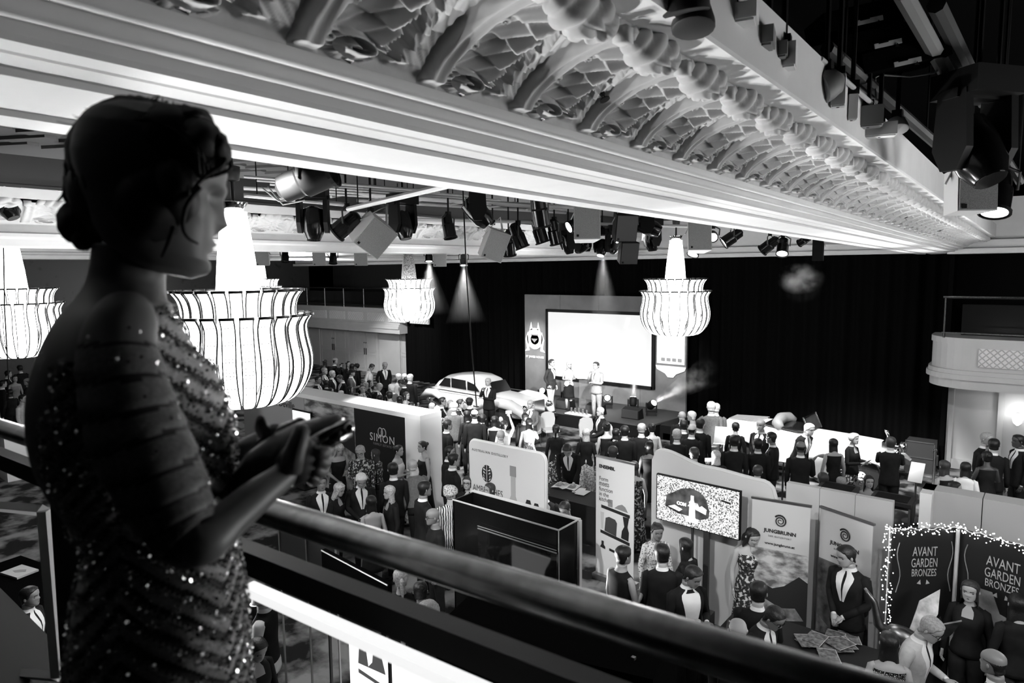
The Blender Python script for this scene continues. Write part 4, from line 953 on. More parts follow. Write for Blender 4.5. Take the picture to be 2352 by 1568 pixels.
# ================================================================ PEOPLE
HEADT = [(-.50, .30, .06, .09), (-.455, .36, -.08, .18), (-.38, .385, -.2, .245), (-.30, .375, -.27, .28), (-.22, .375, -.31, .30), (-.13, .37, -.36, .325), (-.05, .362, -.40, .338), (.03, .36, -.43, .345), (.10, .385, -.45, .35), (.18, .395, -.455, .352), (.28, .37, -.44, .34), (.37, .30, -.38, .295), (.44, .20, -.28, .215), (.485, .08, -.14, .11)]
def head_pt(th, z, off=0.0, face=True):
    """unit head (height 1, face towards +y); th angle from the face"""
    k = 0
    while k < len(HEADT)-2 and z > HEADT[k+1][0]: k += 1
    a, b = HEADT[k], HEADT[k+1]; f = max(0, min(1, (z-a[0])/(b[0]-a[0])))
    fr, bk, w_ = (a[i]+(b[i]-a[i])*f for i in (1, 2, 3))
    cy = (fr+bk)/2; hd = (fr-bk)/2
    c, s = cos(th), sin(th)
    e = 0.86
    x = (w_+off)*math.copysign(abs(s)**e, s); y = cy+(hd+off)*math.copysign(abs(c)**e, c)
    if face:
        t = (th+pi) % (2*pi)-pi
        g = math.exp(-(t/0.20)**2)
        nose = max(0, 1-abs((z+0.12)/0.10)) if z < -0.12 else max(0, 1-(z+0.12)/0.24)
        y += 0.125*g*max(0, nose)
        y += 0.022*math.exp(-(t/0.35)**2)*math.exp(-((z+0.275)/0.035)**2)
        y -= 0.02*math.exp(-(t/0.4)**2)*math.exp(-((z+0.34)/0.03)**2)
        for s_ in (-1, 1): y -= 0.045*math.exp(-((t-s_*0.42)/0.2)**2-((z-0.005)/0.05)**2)
        y += 0.015*math.exp(-(t/0.7)**2)*math.exp(-((z-0.09)/0.035)**2)
    return Vector((x, y, z))
def add_head(mb, T, n=28, rows=26, kskin=0, kdark=5):
    rings = []
    zs = [-.5+0.985*i/(rows-1) for i in range(rows)]
    for z in zs: rings.append([T(head_pt(2*pi*(j+.5)/n, z)) for j in range(n)])
    def kf(i, j):
        t = (2*pi*(j+1)/n+pi) % (2*pi)-pi; z = (zs[i]+zs[min(i+1, rows-1)])/2
        if abs(abs(t)-0.42) < 0.13 and abs(z-0.0) < 0.022: return kdark
        if abs(abs(t)-0.42) < 0.26 and abs(z-0.095) < 0.02: return kdark
        if abs(t) < 0.26 and abs(z+0.285) < 0.016: return kdark
        return kskin
    mb.loft(rings, True, True, None, kf)
    for s in (-1, 1):      # ears
        c = Vector((s*0.355, -0.03, -0.03)); ring = []
        for i in range(5):
            r = (0.05, 0.09, 0.10, 0.08, 0.03)[i]; ring.append([T(c+Vector((s*0.018*i, r*0.55*cos(2*pi*j/8)-0.012*i, r*1.05*sin(2*pi*j/8)))) for j in range(8)])
        mb.loft(ring, True, True, kskin)
def add_hair(mb, T, style, rnd, n=28):
    long_ = {'long': -1.25, 'bob': -0.55, 'mid': -0.85}.get(style)
    rows = 16 if long_ else 10
    cols = []
    for j in range(n):
        th = 2*pi*(j+.5)/n; t = (th+pi) % (2*pi)-pi; a = abs(t)
        if style in ('bald',): zl = 0.12-0.42*smooth(1.5, 2.6, a) if a > 1.2 else 0.9
        elif a < 0.95: zl = 0.34-0.06*smooth(0.3, 0.95, a)
        elif a < 1.4: zl = 0.28-0.33*smooth(0.95, 1.4, a)
        else: zl = -0.05-0.27*smooth(1.6, 2.3, a)
        if long_ and a > 0.95: zl = 0.28+(long_-0.28)*smooth(0.95, 1.45, a)
        cols.append((th, zl, a))
    top = 0.5 if style != 'bald' else 0.2
    rings = []
    for i in range(rows+1):
        f = i/rows; r = []
        for th, zl, a in cols:
            z = zl+(0.487-zl)*(f**0.9)
            if style == 'bald': z = min(zl+(0.16-zl)*f, 0.3) if zl < 0.2 else 0.3
            off = 0.05*min(1, f*5)+0.006*rnd.uniform(-1, 1)
            if style == 'bald': off = (0.03*sin(f*pi)-0.008) if zl < 0.2 else -0.03
            if style == 'curly': off += 0.05*rnd.uniform(0, 1)+0.03
            if z < -0.18:
                p = head_pt(th, -0.18, 0.06, False); dz = -0.18-z
                p.z = z; p.y -= 0.06*min(dz, 0.4); w2 = 1+0.10*sin(dz*5+th*3)*min(1, dz)+0.12*min(dz, 1.0); p.x *= w2; p.y = p.y*(1.0 if p.y < 0 else max(0.2, 1-dz))
            else:
                p = head_pt(th, max(-.45, z), off, False)
                if z > 0.25 and style != 'bald': p.z += 0.04*smooth(.25, .5, z)
            r.append(T(p))
        rings.append(r)
    mb.loft(rings, style != 'bald', True)
    if style == 'bun': mb.ell(T(Vector((0, -0.50, 0.22))), (0.036,)*3, 10, 7)
    if style == 'pony':
        mb.tube([T(Vector(p)) for p in ((0, -.45, .12), (0, -.62, .02), (0, -.64, -.3), (0, -.56, -.9))], [0.025, 0.03, 0.03, 0.01], 8)
    if style == 'updo': mb.ell(T(Vector((0, -0.40, 0.36))), (0.05, 0.05, 0.035), 12, 7)
    if style in ('turban', 'cap'):
        for z, r in ((0.16, 1.12), (0.30, 1.10), (0.44, 0.8)):
            mb.tube([T(head_pt(2*pi*i/20, min(z, .45), 0.05*r, False)+Vector((0, 0, 0.02))) for i in range(21)], 0.022, 6)
ARMS = {'down': ((.128, -.012, .635), (.132, .035, .495)), 'clasp': ((.138, -.012, .645), (.035, .105, .555)), 'hold': ((.132, .02, .638), (.06, .15, .665)),
        'face': ((.135, .065, .665), (.045, .125, .80)), 'up': ((.145, .09, .87), (.10, .16, 1.02)), 'pocket': ((.155, -.045, .65), (.112, .02, .525)),
        'cross': ((.125, .03, .635), (-.05, .11, .665)), 'reach': ((.125, .075, .66), (.08, .225, .60)), 'back': ((.135, -.07, .645), (.03, -.085, .525)),
        'lap': ((.135, .02, .65), (.075, .17, .545)), 'hip': ((.19, -.04, .66), (.115, .03, .575)), 'phone': ((.125, .07, .69), (.04, .19, .78))}
def add_hand(mb, wp, d, up, size, k=0):
    d = d.normalized(); up = (up-d*up.dot(d)).normalized(); sd = d.cross(up)
    Mx = Matrix((sd, d, up)).transposed()
    mb.tube([wp-d*0.01, wp+d*size*0.18, wp+d*size*0.42, wp+d*size*0.5], [size*.16, size*.2, size*.22, size*.14], 8, True, k, flat=0.5, up=up)
    for i, (o, l) in enumerate(((-.15, .42), (-.05, .48), (.05, .46), (.15, .36))):
        b = wp+d*size*0.45+sd*o*size
        mb.tube([b, b+d*l*size*.5-up*size*.05, b+d*l*size*.8-up*size*.2], [size*.052, size*.048, size*.03], 5, True, k)
    b = wp+d*size*0.15-sd*size*.17
    mb.tube([b, b+(d*.5-sd*.5)*size*.3, b+(d*.9-sd*.45)*size*.42], [size*.06, size*.055, size*.03], 5, True, k)
SKINS = {'l': mat('skin_light', 0.36, 0.5), 'm': mat('skin_medium', 0.20, 0.5), 'd': mat('skin_dark', 0.05, 0.45)}
HAIRS = {'k': mat('hair_black', 0.006, 0.5, bump=0.4, scale=60), 'b': mat('hair_brown', 0.03, 0.5, bump=0.4, scale=60), 'g': mat('hair_grey', 0.30, 0.6, bump=0.4, scale=60, noise=0.3), 'w': mat('hair_white', 0.68, 0.6, bump=0.4, scale=60, noise=0.15), 'y': mat('hair_blonde', 0.45, 0.5, noise=0.4, bump=0.5, scale=50)}
CLO = {'k': mat('cloth_black', 0.010, 0.8, spec=0.2, noise=0.3, scale=10), 'c': mat('cloth_charcoal', 0.03, 0.8, spec=0.2, noise=0.3, scale=10), 'g': mat('cloth_grey', 0.11, 0.8, noise=0.2, scale=30), 'm': mat('cloth_mid_grey', 0.25, 0.8, noise=0.15, scale=20), 'l': mat('cloth_light_grey', 0.48, 0.8, noise=0.1, scale=20), 'w': mat('cloth_white', 0.80, 0.7, noise=0.04, scale=10),
       'f': mat('cloth_floral', 0.012, 0.8, g2=0.55, scale=26, detail=2, thr=(0.52, 0.62)), 'p': mat('cloth_pattern', 0.06, 0.8, g2=0.6, scale=38, kind='voronoi', thr=(0.2, 0.5)), 't': mat('cloth_tiger', 0.02, 0.8, g2=0.7, scale=9, kind='wave', thr=(0.4, 0.6)), 's': mat('cloth_sequins', 0.01, 0.25, g2=0.7, scale=120, kind='noise', detail=2, thr=(0.58, 0.66)), 'x': mat('cloth_textured_white', 0.25, 0.8, g2=0.8, scale=30, kind='noise', thr=(0.4, 0.6))}
M_eye = mat('eye_dark', 0.01, 0.4)
M_shoe = mat('shoe_black', 0.008, 0.3)
HANDS = {}
def person(px, py, dirn, label, sex='m', out='suit', top='k', bot=None, shirt='w', tie='k', arms=('down', 'down'), hair='short', hc='k', sk='l', H=None, lean=0, nod=0, hyaw=0, sit=False, z0=0.0, group='guests on the ballroom floor', pos=None, glasses=False, fine=False, seat_z=0.46, cat='person'):
    H = H or (1.77 if sex == 'm' else 1.66)
    fem = sex == 'f'; bot = bot or top
    L = radians(-lean); zh = 0.50*H
    if sit: drop = zh-0.03*H-seat_z; 
    else: drop = 0
    RL = Matrix.Rotation(L, 3, 'X'); hipc = Vector((0, 0, zh))
    def T0(p):                      # torso-space (H units) -> local metres with lean
        p = Vector(p)*H
        if p.z > zh*0.98 or True: q = RL @ (p-hipc)+hipc
        q.z -= drop; return q
    N = 32
    if fem: TR = [(.50, .098, .078, 0), (.545, .095, .075, 0), (.585, .082, .066, 0), (.625, .073, .06, 0.002), (.665, .079, .064, .004), (.705, .088, .073, .008), (.735, .091, .073, .008), (.765, .092, .062, .002), (.79, .095, .055, -.004), (.808, .088, .05, -.006), (.823, .06, .044, -.006), (.838, .036, .036, -.003), (.86, .029, .031, .002), (.885, .028, .03, .006)]
    else: TR = [(.455, .108, .082, 0), (.50, .106, .08, 0), (.55, .10, .075, 0), (.60, .094, .072, 0.002), (.64, .095, .072, .004), (.68, .101, .075, .005), (.72, .108, .078, .005), (.755, .113, .074, .002), (.785, .116, .064, -.004), (.806, .108, .055, -.007), (.822, .075, .047, -.007), (.838, .044, .042, -.004), (.86, .035, .037, .002), (.885, .034, .036, .006)]
    T2 = []
    for a_, b_ in zip(TR, TR[1:]): T2 += [a_, tuple((x+y)/2 for x, y in zip(a_, b_))]
    TR = T2+[TR[-1]]
    vee = out in ('suit', 'tux', 'vest')
    vlo, vhi = {'suit': (.64, .56), 'tux': (.46, .58), 'vest': (.70, .50)}.get(out, (.64, .5))
    sk1 = []
    for z, w_, d, y in TR:
        row = []
        vz = .1+(vhi-.1)*max(0, min(1, (z-vlo)/(.83-vlo))) if out != 'tux' else .30+.25*smooth(.5, .82, z)
        vz = vz+(.884-vz)*smooth(.828, .85, z)
        for j in range(N):
            t = j-.5; t = t-N if t >= N/2 else t
            if vee: a = vz*t/4.5 if abs(t) <= 4.5 else math.copysign(vz+(abs(t)-4.5)/(N/2-4.5)*(pi-vz), t)
            else: a = 2*pi*t/N
            c, s = cos(a), sin(a); e = 0.85
            row.append(T0((w_*math.copysign(abs(s)**e, s), y+d*math.copysign(abs(c)**e, c), z)))
        sk1.append(row)
    def kf(i, j):
        jj = j if j < N/2 else j-N
        a = 2*pi*jj/N; z = (TR[i][0]+TR[min(i+1, len(TR)-1)][0])/2
        if vee:
            if z > .857: return 0
            if z > .843: return 3
            if z > vlo and abs(jj) <= 4:
                if out == 'tux': return 4 if (z > .815 and abs(jj) < 3) else 3
                return 4 if (jj == 0 and tie) else 3
            if out == 'vest': return 1 if z > .53 else 3
            return 1
        if out == 'shirt': return 0 if z > .838 else ((4 if (abs(a) < .1 and tie) else 1) if z > .52 else 2)
        if out == 'openback':
            if z > .80 or (z > .66 and abs(a) > 2.1): return 0
            return 1
        if out in ('dress', 'gown', 'halter'):
            lo = .775 if abs(a) < 1.6 else (.80 if out != 'halter' else .70)
            return 0 if z > lo else 1
        if out in ('top', 'jacket'):
            if z > .835 or (abs(a) < 0.35 and z > .77): return 0
            return 1 if z > (.50 if out == 'jacket' else .56) else 2
        return 0 if z > .84 else 1
    mb = MB(); mb.loft(sk1, True, True, None, kf)
    # legs / skirt
    fl = 0.0 if not sit else 0.0
    hipz = (zh-drop)
    if sit:
        for s in (-1, 1):
            hp = Vector((s*.05*H, .0, hipz+.01*H)); kn = Vector((s*.065*H, .245*H, hipz+.02*H)); an = Vector((s*.06*H, .22*H, 0.05*H))
            bare = fem and out in ('dress', 'halter', 'openback')
            mb.tube([hp, hp.lerp(kn, .5), kn, kn.lerp(an, .3), an], [.06*H, .055*H, .043*H, .038*H, .026*H], 12, True, 2 if not bare else 0)
            mb.tube([an+Vector((0, -.02*H, -.02*H)), an+Vector((0, .03*H, -.03*H)), an+Vector((0, .10*H, -.045*H))], [.022*H, .024*H, .014*H], 8, True, 4, flat=0.7)
        if fem and out in ('dress', 'gown', 'halter', 'openback'): mb.tube([Vector((0, -.02*H, hipz)), Vector((0, .12*H, hipz+.02*H)), Vector((0, .25*H, hipz+.01*H))], [.09*H, .105*H, .10*H], 16, True, 1, flat=0.62)
    else:
        skirt = fem and out in ('dress', 'gown', 'halter', 'openback', 'skirt')
        hem = {'gown': .03, 'skirt': .10}.get(out, .26)
        st = 0.02*H
        for s in (-1, 1):
            hp = Vector((s*.05*H, 0, .50*H)); kn = Vector((s*.052*H, .012*H*s, .275*H)); an = Vector((s*.05*H, -.01*H+st*s, .045*H))
            mb.tube([hp, hp.lerp(kn, .5), kn, kn.lerp(an, .35), an], [.058*H, .052*H, .038*H, .036*H, .025*H] if not skirt else [.055*H, .045*H, .03*H, .032*H, .02*H], 12, True, 0 if skirt else 2)
            mb.tube([an+Vector((0, -.025*H, -.025*H)), an+Vector((0, .03*H, -.028*H)), an+Vector((0, .10*H, -.036*H))], [.022*H, .026*H, .014*H], 8, True, 4, flat=0.6)
        if skirt:
            rr = []
            for z, w_, d in ((.60, .077, .063), (.56, .09, .072), (.50, .103, .083), (.40, .108, .09), (.30, .112 if out == 'dress' else .115, .098), (hem, .118 if hem > .1 else .145, .11 if hem > .1 else .135)):
                rr.append([(w_*H*sin(2*pi*j/32)*(1+.03*sin(j*1.57)*(.6-z)*2), d*H*cos(2*pi*j/32)*(1+.03*sin(j*1.57)*(.6-z)*2), z*H) for j in range(32)])
            mb.loft(rr[::-1], True, True, 2)
    # arms
    bare = out in ('dress', 'gown', 'halter', 'openback') or arms[0].startswith('*')
    info = {}
    sw_ = .088 if fem else .107
    for s, an_ in ((1, arms[0].lstrip('*')), (-1, arms[1].lstrip('*'))):
        e, w_ = ARMS[an_]
        sh = T0((s*sw_, -.004, .792)); el = T0((s*e[0], e[1], e[2])); wr = T0((s*w_[0], w_[1], w_[2]))
        if sit and an_ == 'lap': wr.y += .03*H
        ks = 0 if bare else (3 if out == 'vest' else 1)
        kl = 0 if arms[0].startswith('*') and not out == 'vest' else ks
        r = .9 if fem else 1.0
        if bare: r = .75
        if arms[0].startswith('*') and not bare: ks = 1
        pts = [sh+Vector((-s*.02*H, 0, .012*H)), sh, sh.lerp(el, .35), el.lerp(sh, .1), el.lerp(wr, .12), el.lerp(wr, .5), wr]
        rad = [.03*H*r, .037*H*r, .033*H*r, .028*H*r, .027*H*r, .025*H*r, (.019 if ks else .015)*H*r]
        mb.tube(pts, rad, 10, True, None, kf=lambda i, j, ks=ks, kl=kl: (ks if i < 3 else kl))
        if kl == 1 and out in ('suit', 'tux'): mb.tube([wr-(wr-el).normalized()*.004*H, wr+(wr-el).normalized()*.012*H], [.0165*H, .0165*H], 8, True, 3)
        add_hand(mb, wr, wr-el, Vector((0, 0, 1)) if an_ not in ('down', 'pocket') else Vector((s, 0, 0)), .105*H*(.92 if fem else 1.0))
        info[s] = wr+(wr-el).normalized()*.05*H
    # head
    hh = .133*H*(0.97 if fem else 1.0)
    hb = T0((0, .012, .872)); RH = Matrix.Rotation(radians(hyaw), 3, 'Z') @ Matrix.Rotation(L*0.7-radians(nod), 3, 'X')
    cen = hb+RH @ Vector((0, 0.02*H*0.5, .5*hh))
    TH = lambda p: cen+RH @ (Vector(p)*hh)
    add_head(mb, TH, 24, 22)
    topl = TH(Vector((0, -.03, .52 if hair in ('bald', 'none') else .56)))
    # placement: the head top lies on the pixel's ray
    if pos is None: wt = G(px, py, topl.z+z0)
    else: wt = Vector(pos)
    c = Vector((-wt.x, -wt.y)).normalized(); yaw = atan2(c.y, c.x)+radians(dirn)-pi/2
    off = Matrix.Rotation(yaw, 3, 'Z') @ Vector((topl.x, topl.y, 0))
    loc = Vector((wt.x-off.x, wt.y-off.y, z0)) if pos is None else Vector((wt.x, wt.y, z0))
    root = empty('person', loc, yaw, label, cat, group)
    mats = [SKINS[sk], CLO[top], CLO[bot], CLO[shirt], CLO[tie] if tie else CLO['k'], M_eye]
    mb.build('body', mats, root, smooth=True)
    if hair not in ('none',):
        hbm = MB(); add_hair(hbm, TH, 'short' if hair in ('turban',) else hair, random.Random(hash(label) % 1000 if False else len(label)*7+int(px))); 
        if hair == 'turban':
            for z in (.02, .12, .22, .32, .42): hbm.tube([TH(head_pt(2*pi*i/20, z, 0.07, False)+Vector((0, -.04, .04+.06*sin(2*pi*i/20+z*9)))) for i in range(21)], 0.02*H*0.8, 6)
        hbm.build('hair' if hair != 'turban' else 'headwrap', CLO['p'] if hair == 'turban' else HAIRS[hc], root, smooth=True)
    if glasses:
        g = MB()
        for s in (-1, 1): g.tube([TH(Vector((s*.15+.10*cos(a), .40, .0+.075*sin(a)))) for a in [2*pi*i/12 for i in range(13)]], .0028, 4); g.tube([TH(Vector((s*.25, .39, .01))), TH(Vector((s*.36, -.02, .01)))], .0025, 4)
        g.tube([TH(Vector((-.05, .42, .01))), TH(Vector((.05, .42, .01)))], .0025, 4)
        g.build('glasses', M_black, root)
    Rz = Matrix.Rotation(yaw, 3, 'Z')
    root_info = {s: Rz @ info[s]+loc for s in info}
    HANDS[label] = root_info; HANDS[label]['loc'] = loc; HANDS[label]['yaw'] = yaw
    return root
def badge(label):
    r = HANDS[label]; y = r['yaw']
    return r
def held(name, label, who, side, build, cat):
    p = HANDS[who][side]; o = empty(name, p, HANDS[who]['yaw'], label, cat); build(o); return o
def phone(o):
    mb = MB(); mb.box((0, 0.02, 0.04), (0.15, 0.012, 0.078)); mb.build('case', M_black, o); mb = MB(); mb.box((0, 0.012, 0.04), (0.14, 0.004, 0.07)); mb.build('screen', mat('phone_screen', 1, 0.3, emit=1.6), o)
def paper(o):
    mb = MB(); mb.box((0, 0.03, 0.02), (0.15, 0.004, 0.21), M=Matrix.Rotation(-0.8, 3, 'X')); mb.build('sheet', M_white, o); mb = MB(); mb.box((0, 0.026, 0.026), (0.10, 0.003, 0.06), M=Matrix.Rotation(-0.8, 3, 'X')); mb.build('print', M_mid, o)
def glass(o):
    mb = MB(); mb.lathe([(0.028, -0.05), (0.032, 0.06)], 10, (0, 0.02, 0.02)); mb.build('tumbler', M_light, o); mb = MB(); mb.lathe([(0.026, 0.03), (0.026, 0.034)], 10, (0, 0.02, 0.02)); mb.build('drink', M_white, o)
def tote(o):
    mb = MB(); mb.box((0, 0, -0.42), (0.36, 0.06, 0.34), taper=1.05); mb.build('bag', M_light, o); mb = MB(); mb.tube([(-0.1, 0, -0.26), (-0.06, 0, -0.02), (0.06, 0, -0.02), (0.1, 0, -0.26)], 0.012, 6); mb.build('strap', M_light, o)
g1 = 'guests by the far doors'
Pn = person
Pn(746, 825, 160, 'long-haired woman in black before the first pale door', 'f', 'jacket', hair='long', hc='b', group=g1)
Pn(770, 821, 100, 'tall bald man in black drinking before the pale door', arms=('face', 'down'), hair='bald', hc='k', H=1.85, group=g1)
Pn(785, 833, 60, 'dark-haired woman between tall drinker and far door', 'f', 'jacket', H=1.6, hair='long', group=g1)
Pn(799, 829, 40, 'smiling dark-haired woman before the door frame', 'f', 'jacket', hair='long', H=1.72, group=g1)
Pn(808, 834, 180, 'guest in black with back turned near the door frame', hair='short', group=g1)
Pn(819, 834, 250, 'curly-haired woman in black left of the double door', 'f', 'jacket', hair='curly', group=g1)
Pn(858, 836, 75, 'man in white shirt looking down by double door', 'm', 'shirt', 'w', 'k', arms=('hip', 'pocket'), nod=35, hc='b', group=g1)
Pn(885, 832, 20, 'grey-haired man in open black suit by double door', hc='g', nod=25, arms=('pocket', 'pocket'), H=1.82, group=g1)
Pn(745, 843, 60, 'grey-haired man in suit with tie at the booth edge', hc='g', H=1.8, group=g1)
Pn(763, 850, 70, 'white-haired man in dark suit near chandelier edge', hc='w', group=g1)
Pn(777, 861, 290, 'man in black suit looking down at booth', hc='b', nod=25, group=g1)
Pn(808, 847, 80, 'man in cap and grey jacket holding a drink', top='g', hair='cap', arms=('hold', 'down'), group=g1)
Pn(730, 863, 60, 'bearded man in black right beside the chandelier', sk='m', group=g1)
Pn(738, 858, 70, 'pale-faced woman behind the bearded man', 'f', 'jacket', hair='long', group=g1)
Pn(748, 872, 200, 'dark-haired woman with back turned behind booth', 'f', 'jacket', hair='bob', group=g1)
Pn(759, 890, 80, 'pale woman peeking above the white booth top', 'f', 'jacket', hair='bob', H=1.6, group=g1)
Pn(804, 886, 80, 'dark long-haired woman above the booth top', 'f', 'jacket', hair='long', H=1.62, group=g1)
Pn(783, 896, 120, 'white-blonde woman just above booth top', 'f', 'top', 'l', hair='bob', hc='w', H=1.6, group=g1)
Pn(833, 882, 5, 'young man facing the camera in white shirt and tie', hc='b', group=g1)
Pn(840, 877, 130, 'short grey-haired woman behind young man', 'f', 'jacket', 'c', hair='bob', hc='g', group=g1)
Pn(849, 872, 60, 'dark-haired woman behind grey-haired woman', 'f', 'jacket', hair='bob', group=g1)
Pn(875, 880, 60, 'balding grey man in dark suit looking down', hair='bald', hc='g', nod=30, group=g1)
g2 = 'guests between booth and saloon car'
Pn(915, 857, 200, 'brightly lit guest in white with white hair', 'm', 'shirt', 'w', tie=None, hc='w', group=g2)
Pn(929, 857, 170, 'second brightly lit white-haired guest near the saloon', 'm', 'shirt', 'w', H=1.68, tie=None, hc='w', group=g2)
Pn(942, 858, 150, 'tall man in long black coat beside saloon car', hc='w', H=1.82, group=g2)
Pn(933, 865, 220, 'woman with long dark hair and patterned jacket', 'f', 'jacket', 'g', hair='long', group=g2)
Pn(917, 871, 250, 'dark-suited man with head bowed near the saloon', nod=30, sk='m', group=g2)
Pn(899, 881, 240, 'light-haired guest turned away in grey', top='g', hc='w', group=g2)
Pn(894, 897, 200, 'dark-haired man in grey shirt above booth end', 'm', 'shirt', 'm', tie=None, group=g2)
Pn(872, 905, 190, 'dark bobbed woman above booth top', 'f', 'jacket', hair='bob', group=g2)
Pn(918, 908, 160, 'dark-haired woman above booth corner', 'f', 'top', 'f', hair='bob', group=g2)
Pn(933, 899, 60, 'woman in pale top behind booth corner', 'f', 'top', 'l', hair='bob', hc='b', group=g2)
Pn(819, 902, 180, 'dark head just showing above booth top', 'f', 'jacket', hair='short', H=1.6, group=g2)
Pn(828, 905, 180, 'fair head just showing above booth top', 'f', 'top', 'l', hair='bob', hc='y', H=1.6, group=g2)
Pn(945, 923, 100, 'dark-haired woman at the booth pillar top', 'f', 'jacket', hair='bob', H=1.62, group=g2)
Pn(972, 943, 190, 'guest in black right behind the white pillar', group=g2)
Pn(986, 951, 190, 'dark-haired man in black next to white pillar', group=g2)
Pn(1016, 911, 85, 'dark-suited man gazing towards the stage', sk='m', group=g2)
Pn(992, 924, 170, 'blonde bobbed woman facing the saloon car', 'f', 'jacket', hair='bob', hc='y', group=g2)
Pn(1004, 932, 175, 'white-haired woman in flowered top facing the car', 'f', 'top', 'f', hair='bob', hc='w', group=g2)
Pn(1034, 918, 180, 'fair-haired guest in grey dotted jacket', 'f', 'jacket', 'm', H=1.6, hair='bob', hc='g', group=g2)
Pn(1042, 924, 185, 'man with pale flat cap and grey jacket', top='g', hair='cap', hc='w', group=g2)
Pn(1057, 916, 85, 'young dark-haired man in profile towards the stage', group=g2)
Pn(1078, 913, 180, 'guest in black cap photographing the stage', H=1.69, hair='cap', arms=('phone', 'phone'), group=g2)
Pn(1090, 940, 180, 'tall balding man in black seen from behind', hair='bald', H=1.85, group=g2)
Pn(1072, 942, 200, 'dark-haired woman beside the balding man', 'f', 'jacket', hair='long', group=g2)
Pn(1108, 950, 170, 'guest in black right of the balding man', H=1.68, group=g2)
Pn(1028, 963, 110, 'dark-haired man in suit watching the stage', sk='m', group=g2)
Pn(1121, 867, 330, 'bald man with hand on chin beside saloon bonnet', arms=('face', 'cross'), hair='none', H=1.83, group=g2)
g3 = 'audience standing before the stage'
Pn(1136, 954, 170, 'woman with long straight dark hair near the stage', 'f', 'dress', hair='long', group=g3)
Pn(1157, 965, 185, 'woman with dark bun raising phone overhead', 'f', 'dress', 'm', hair='bun', arms=('up', 'down'), group=g3)
Pn(1150, 987, 175, 'grey balding man below the raised phone', hair='bald', hc='g', group=g3)
Pn(1206, 948, 185, 'dark head behind long-haired phone woman', hair='short', H=1.62, group=g3)
Pn(1215, 959, 180, 'long-haired woman in black sequins filming the stage', 'f', 'openback', 's', hair='long', arms=('phone', 'down'), group=g3)
Pn(1277, 974, 175, 'woman with low ponytail in dark flowered skirt', 'f', 'skirt', 'k', 'f', hair='pony', group=g3)
Pn(1346, 983, 180, 'blonde woman in black jacket and textured pale skirt', 'f', 'skirt', 'k', 'x', hair='mid', hc='y', group=g3)
Pn(1393, 968, 190, 'tall dark-haired woman in black beside the blonde', 'f', 'dress', hair='updo', H=1.74, group=g3)
Pn(1415, 983, 150, 'dark-haired guest right of tall woman', 'f', 'jacket', hair='bob', group=g3)
Pn(1435, 976, 180, 'broad dark-haired man in black watching stage', H=1.8, group=g3)
Pn(1474, 971, 170, 'grey-haired man in black watching the stage', hc='g', group=g3)
Pn(1497, 971, 200, 'dark-haired woman in pale top by stage end', 'f', 'dress', 'm', hair='updo', group=g3)
Pn(1492, 1012, 180, 'dark-haired woman in black behind wavy backdrop', 'f', 'dress', hair='mid', group=g3)
Pn(1408, 1023, 180, 'man with white collar seen from behind, beside banner', group=g3, hc='b')
Pn(1457, 1058, 190, 'woman in flowered dress just behind the kitchen banner', 'f', 'gown', 'f', hair='long', hc='b', group=g3)
Pn(1567, 944, 175, 'grey balding man at the right end of stage', hair='bald', hc='g', group=g3)
Pn(1589, 943, 250, 'white-haired man in pale shirt beside stage', 'm', 'shirt', 'l', tie=None, hc='w', group=g3)
Pn(1571, 963, 180, 'dark-haired man in suit behind grey man', group=g3)
Pn(1590, 975, 160, 'balding man with white collar near the roadster', hair='bald', hc='k', group=g3)
Pn(1555, 984, 180, 'broad grey-haired man seen from behind', hc='g', H=1.8, group=g3)
Pn(1634, 921, 180, 'tall white-haired man in grey suit seen from behind', top='g', hc='w', H=1.95, group=g3)
Pn(1645, 925, 180, 'white head just behind the tall grey-suited man', top='g', hc='w', H=1.80, group=g3)
Pn(1609, 960, 160, 'man in black suit beside tall grey-suited man', H=1.82, group=g3)
Pn(1218, 918, 330, 'seated man in grey suit left of the stage', top='g', sit=True, arms=('lap', 'lap'), hair='bald', hc='k', group='seated guests by the stage')
Pn(1379, 934, 290, 'seated white-haired man in black suit by stage', hc='w', sit=True, arms=('lap', 'lap'), group='seated guests by the stage')
gs = 'speakers on stage'
Pn(1267, 824, 60, 'speaker in dark jacket and pale trousers on stage', 'm', 'suit', 'c', 'l', arms=('pocket', 'down'), hc='b', z0=.45, group=gs)
Pn(1307, 829, 20, 'blonde woman in white top and dark skirt on stage', 'f', 'dress', 'w', 'k', hair='mid', hc='y', arms=('hold', 'hold'), z0=.45, group=gs)
Pn(1369, 830, 320, 'speaker in light grey suit with microphone on stage', 'm', 'suit', 'm', hc='b', arms=('face', 'hold'), z0=.45, H=1.82, group=gs)
g4 = 'guests around the white roadster'
Pn(1690, 969, 180, 'dark-dressed guest at the roadster tail', 'f', 'jacket', hair='short', group=g4)
Pn(1748, 963, 330, 'bald bearded man in suit beside roadster', hair='none', sk='m', H=1.85, arms=('clasp', 'clasp'), group=g4)
Pn(1772, 991, 260, 'man in suit talking to the bald bearded man', arms=('hold', 'down'), sk='m', group=g4)
Pn(1687, 998, 180, 'broad man in black with white collar by info panel', H=1.82, group=g4)
Pn(1741, 1006, 190, 'dark-haired man in black before roadster rear wheel', sk='m', H=1.7, group=g4)
Pn(1595, 1026, 180, 'short-haired man in black above wavy backdrop', hc='b', group=g4)
Pn(1645, 1033, 200, 'blonde woman with phone above wavy backdrop', 'f', 'jacket', hair='mid', hc='y', arms=('down', 'phone'), group=g4)
Pn(1741, 1067, 170, 'brown-haired man just above wavy backdrop', hc='b', H=1.6, group=g4)
Pn(1862, 972, 55, 'old white-haired man in black leaning at roadster cockpit', hc='w', lean=18, arms=('reach', 'down'), H=1.85, group=g4)
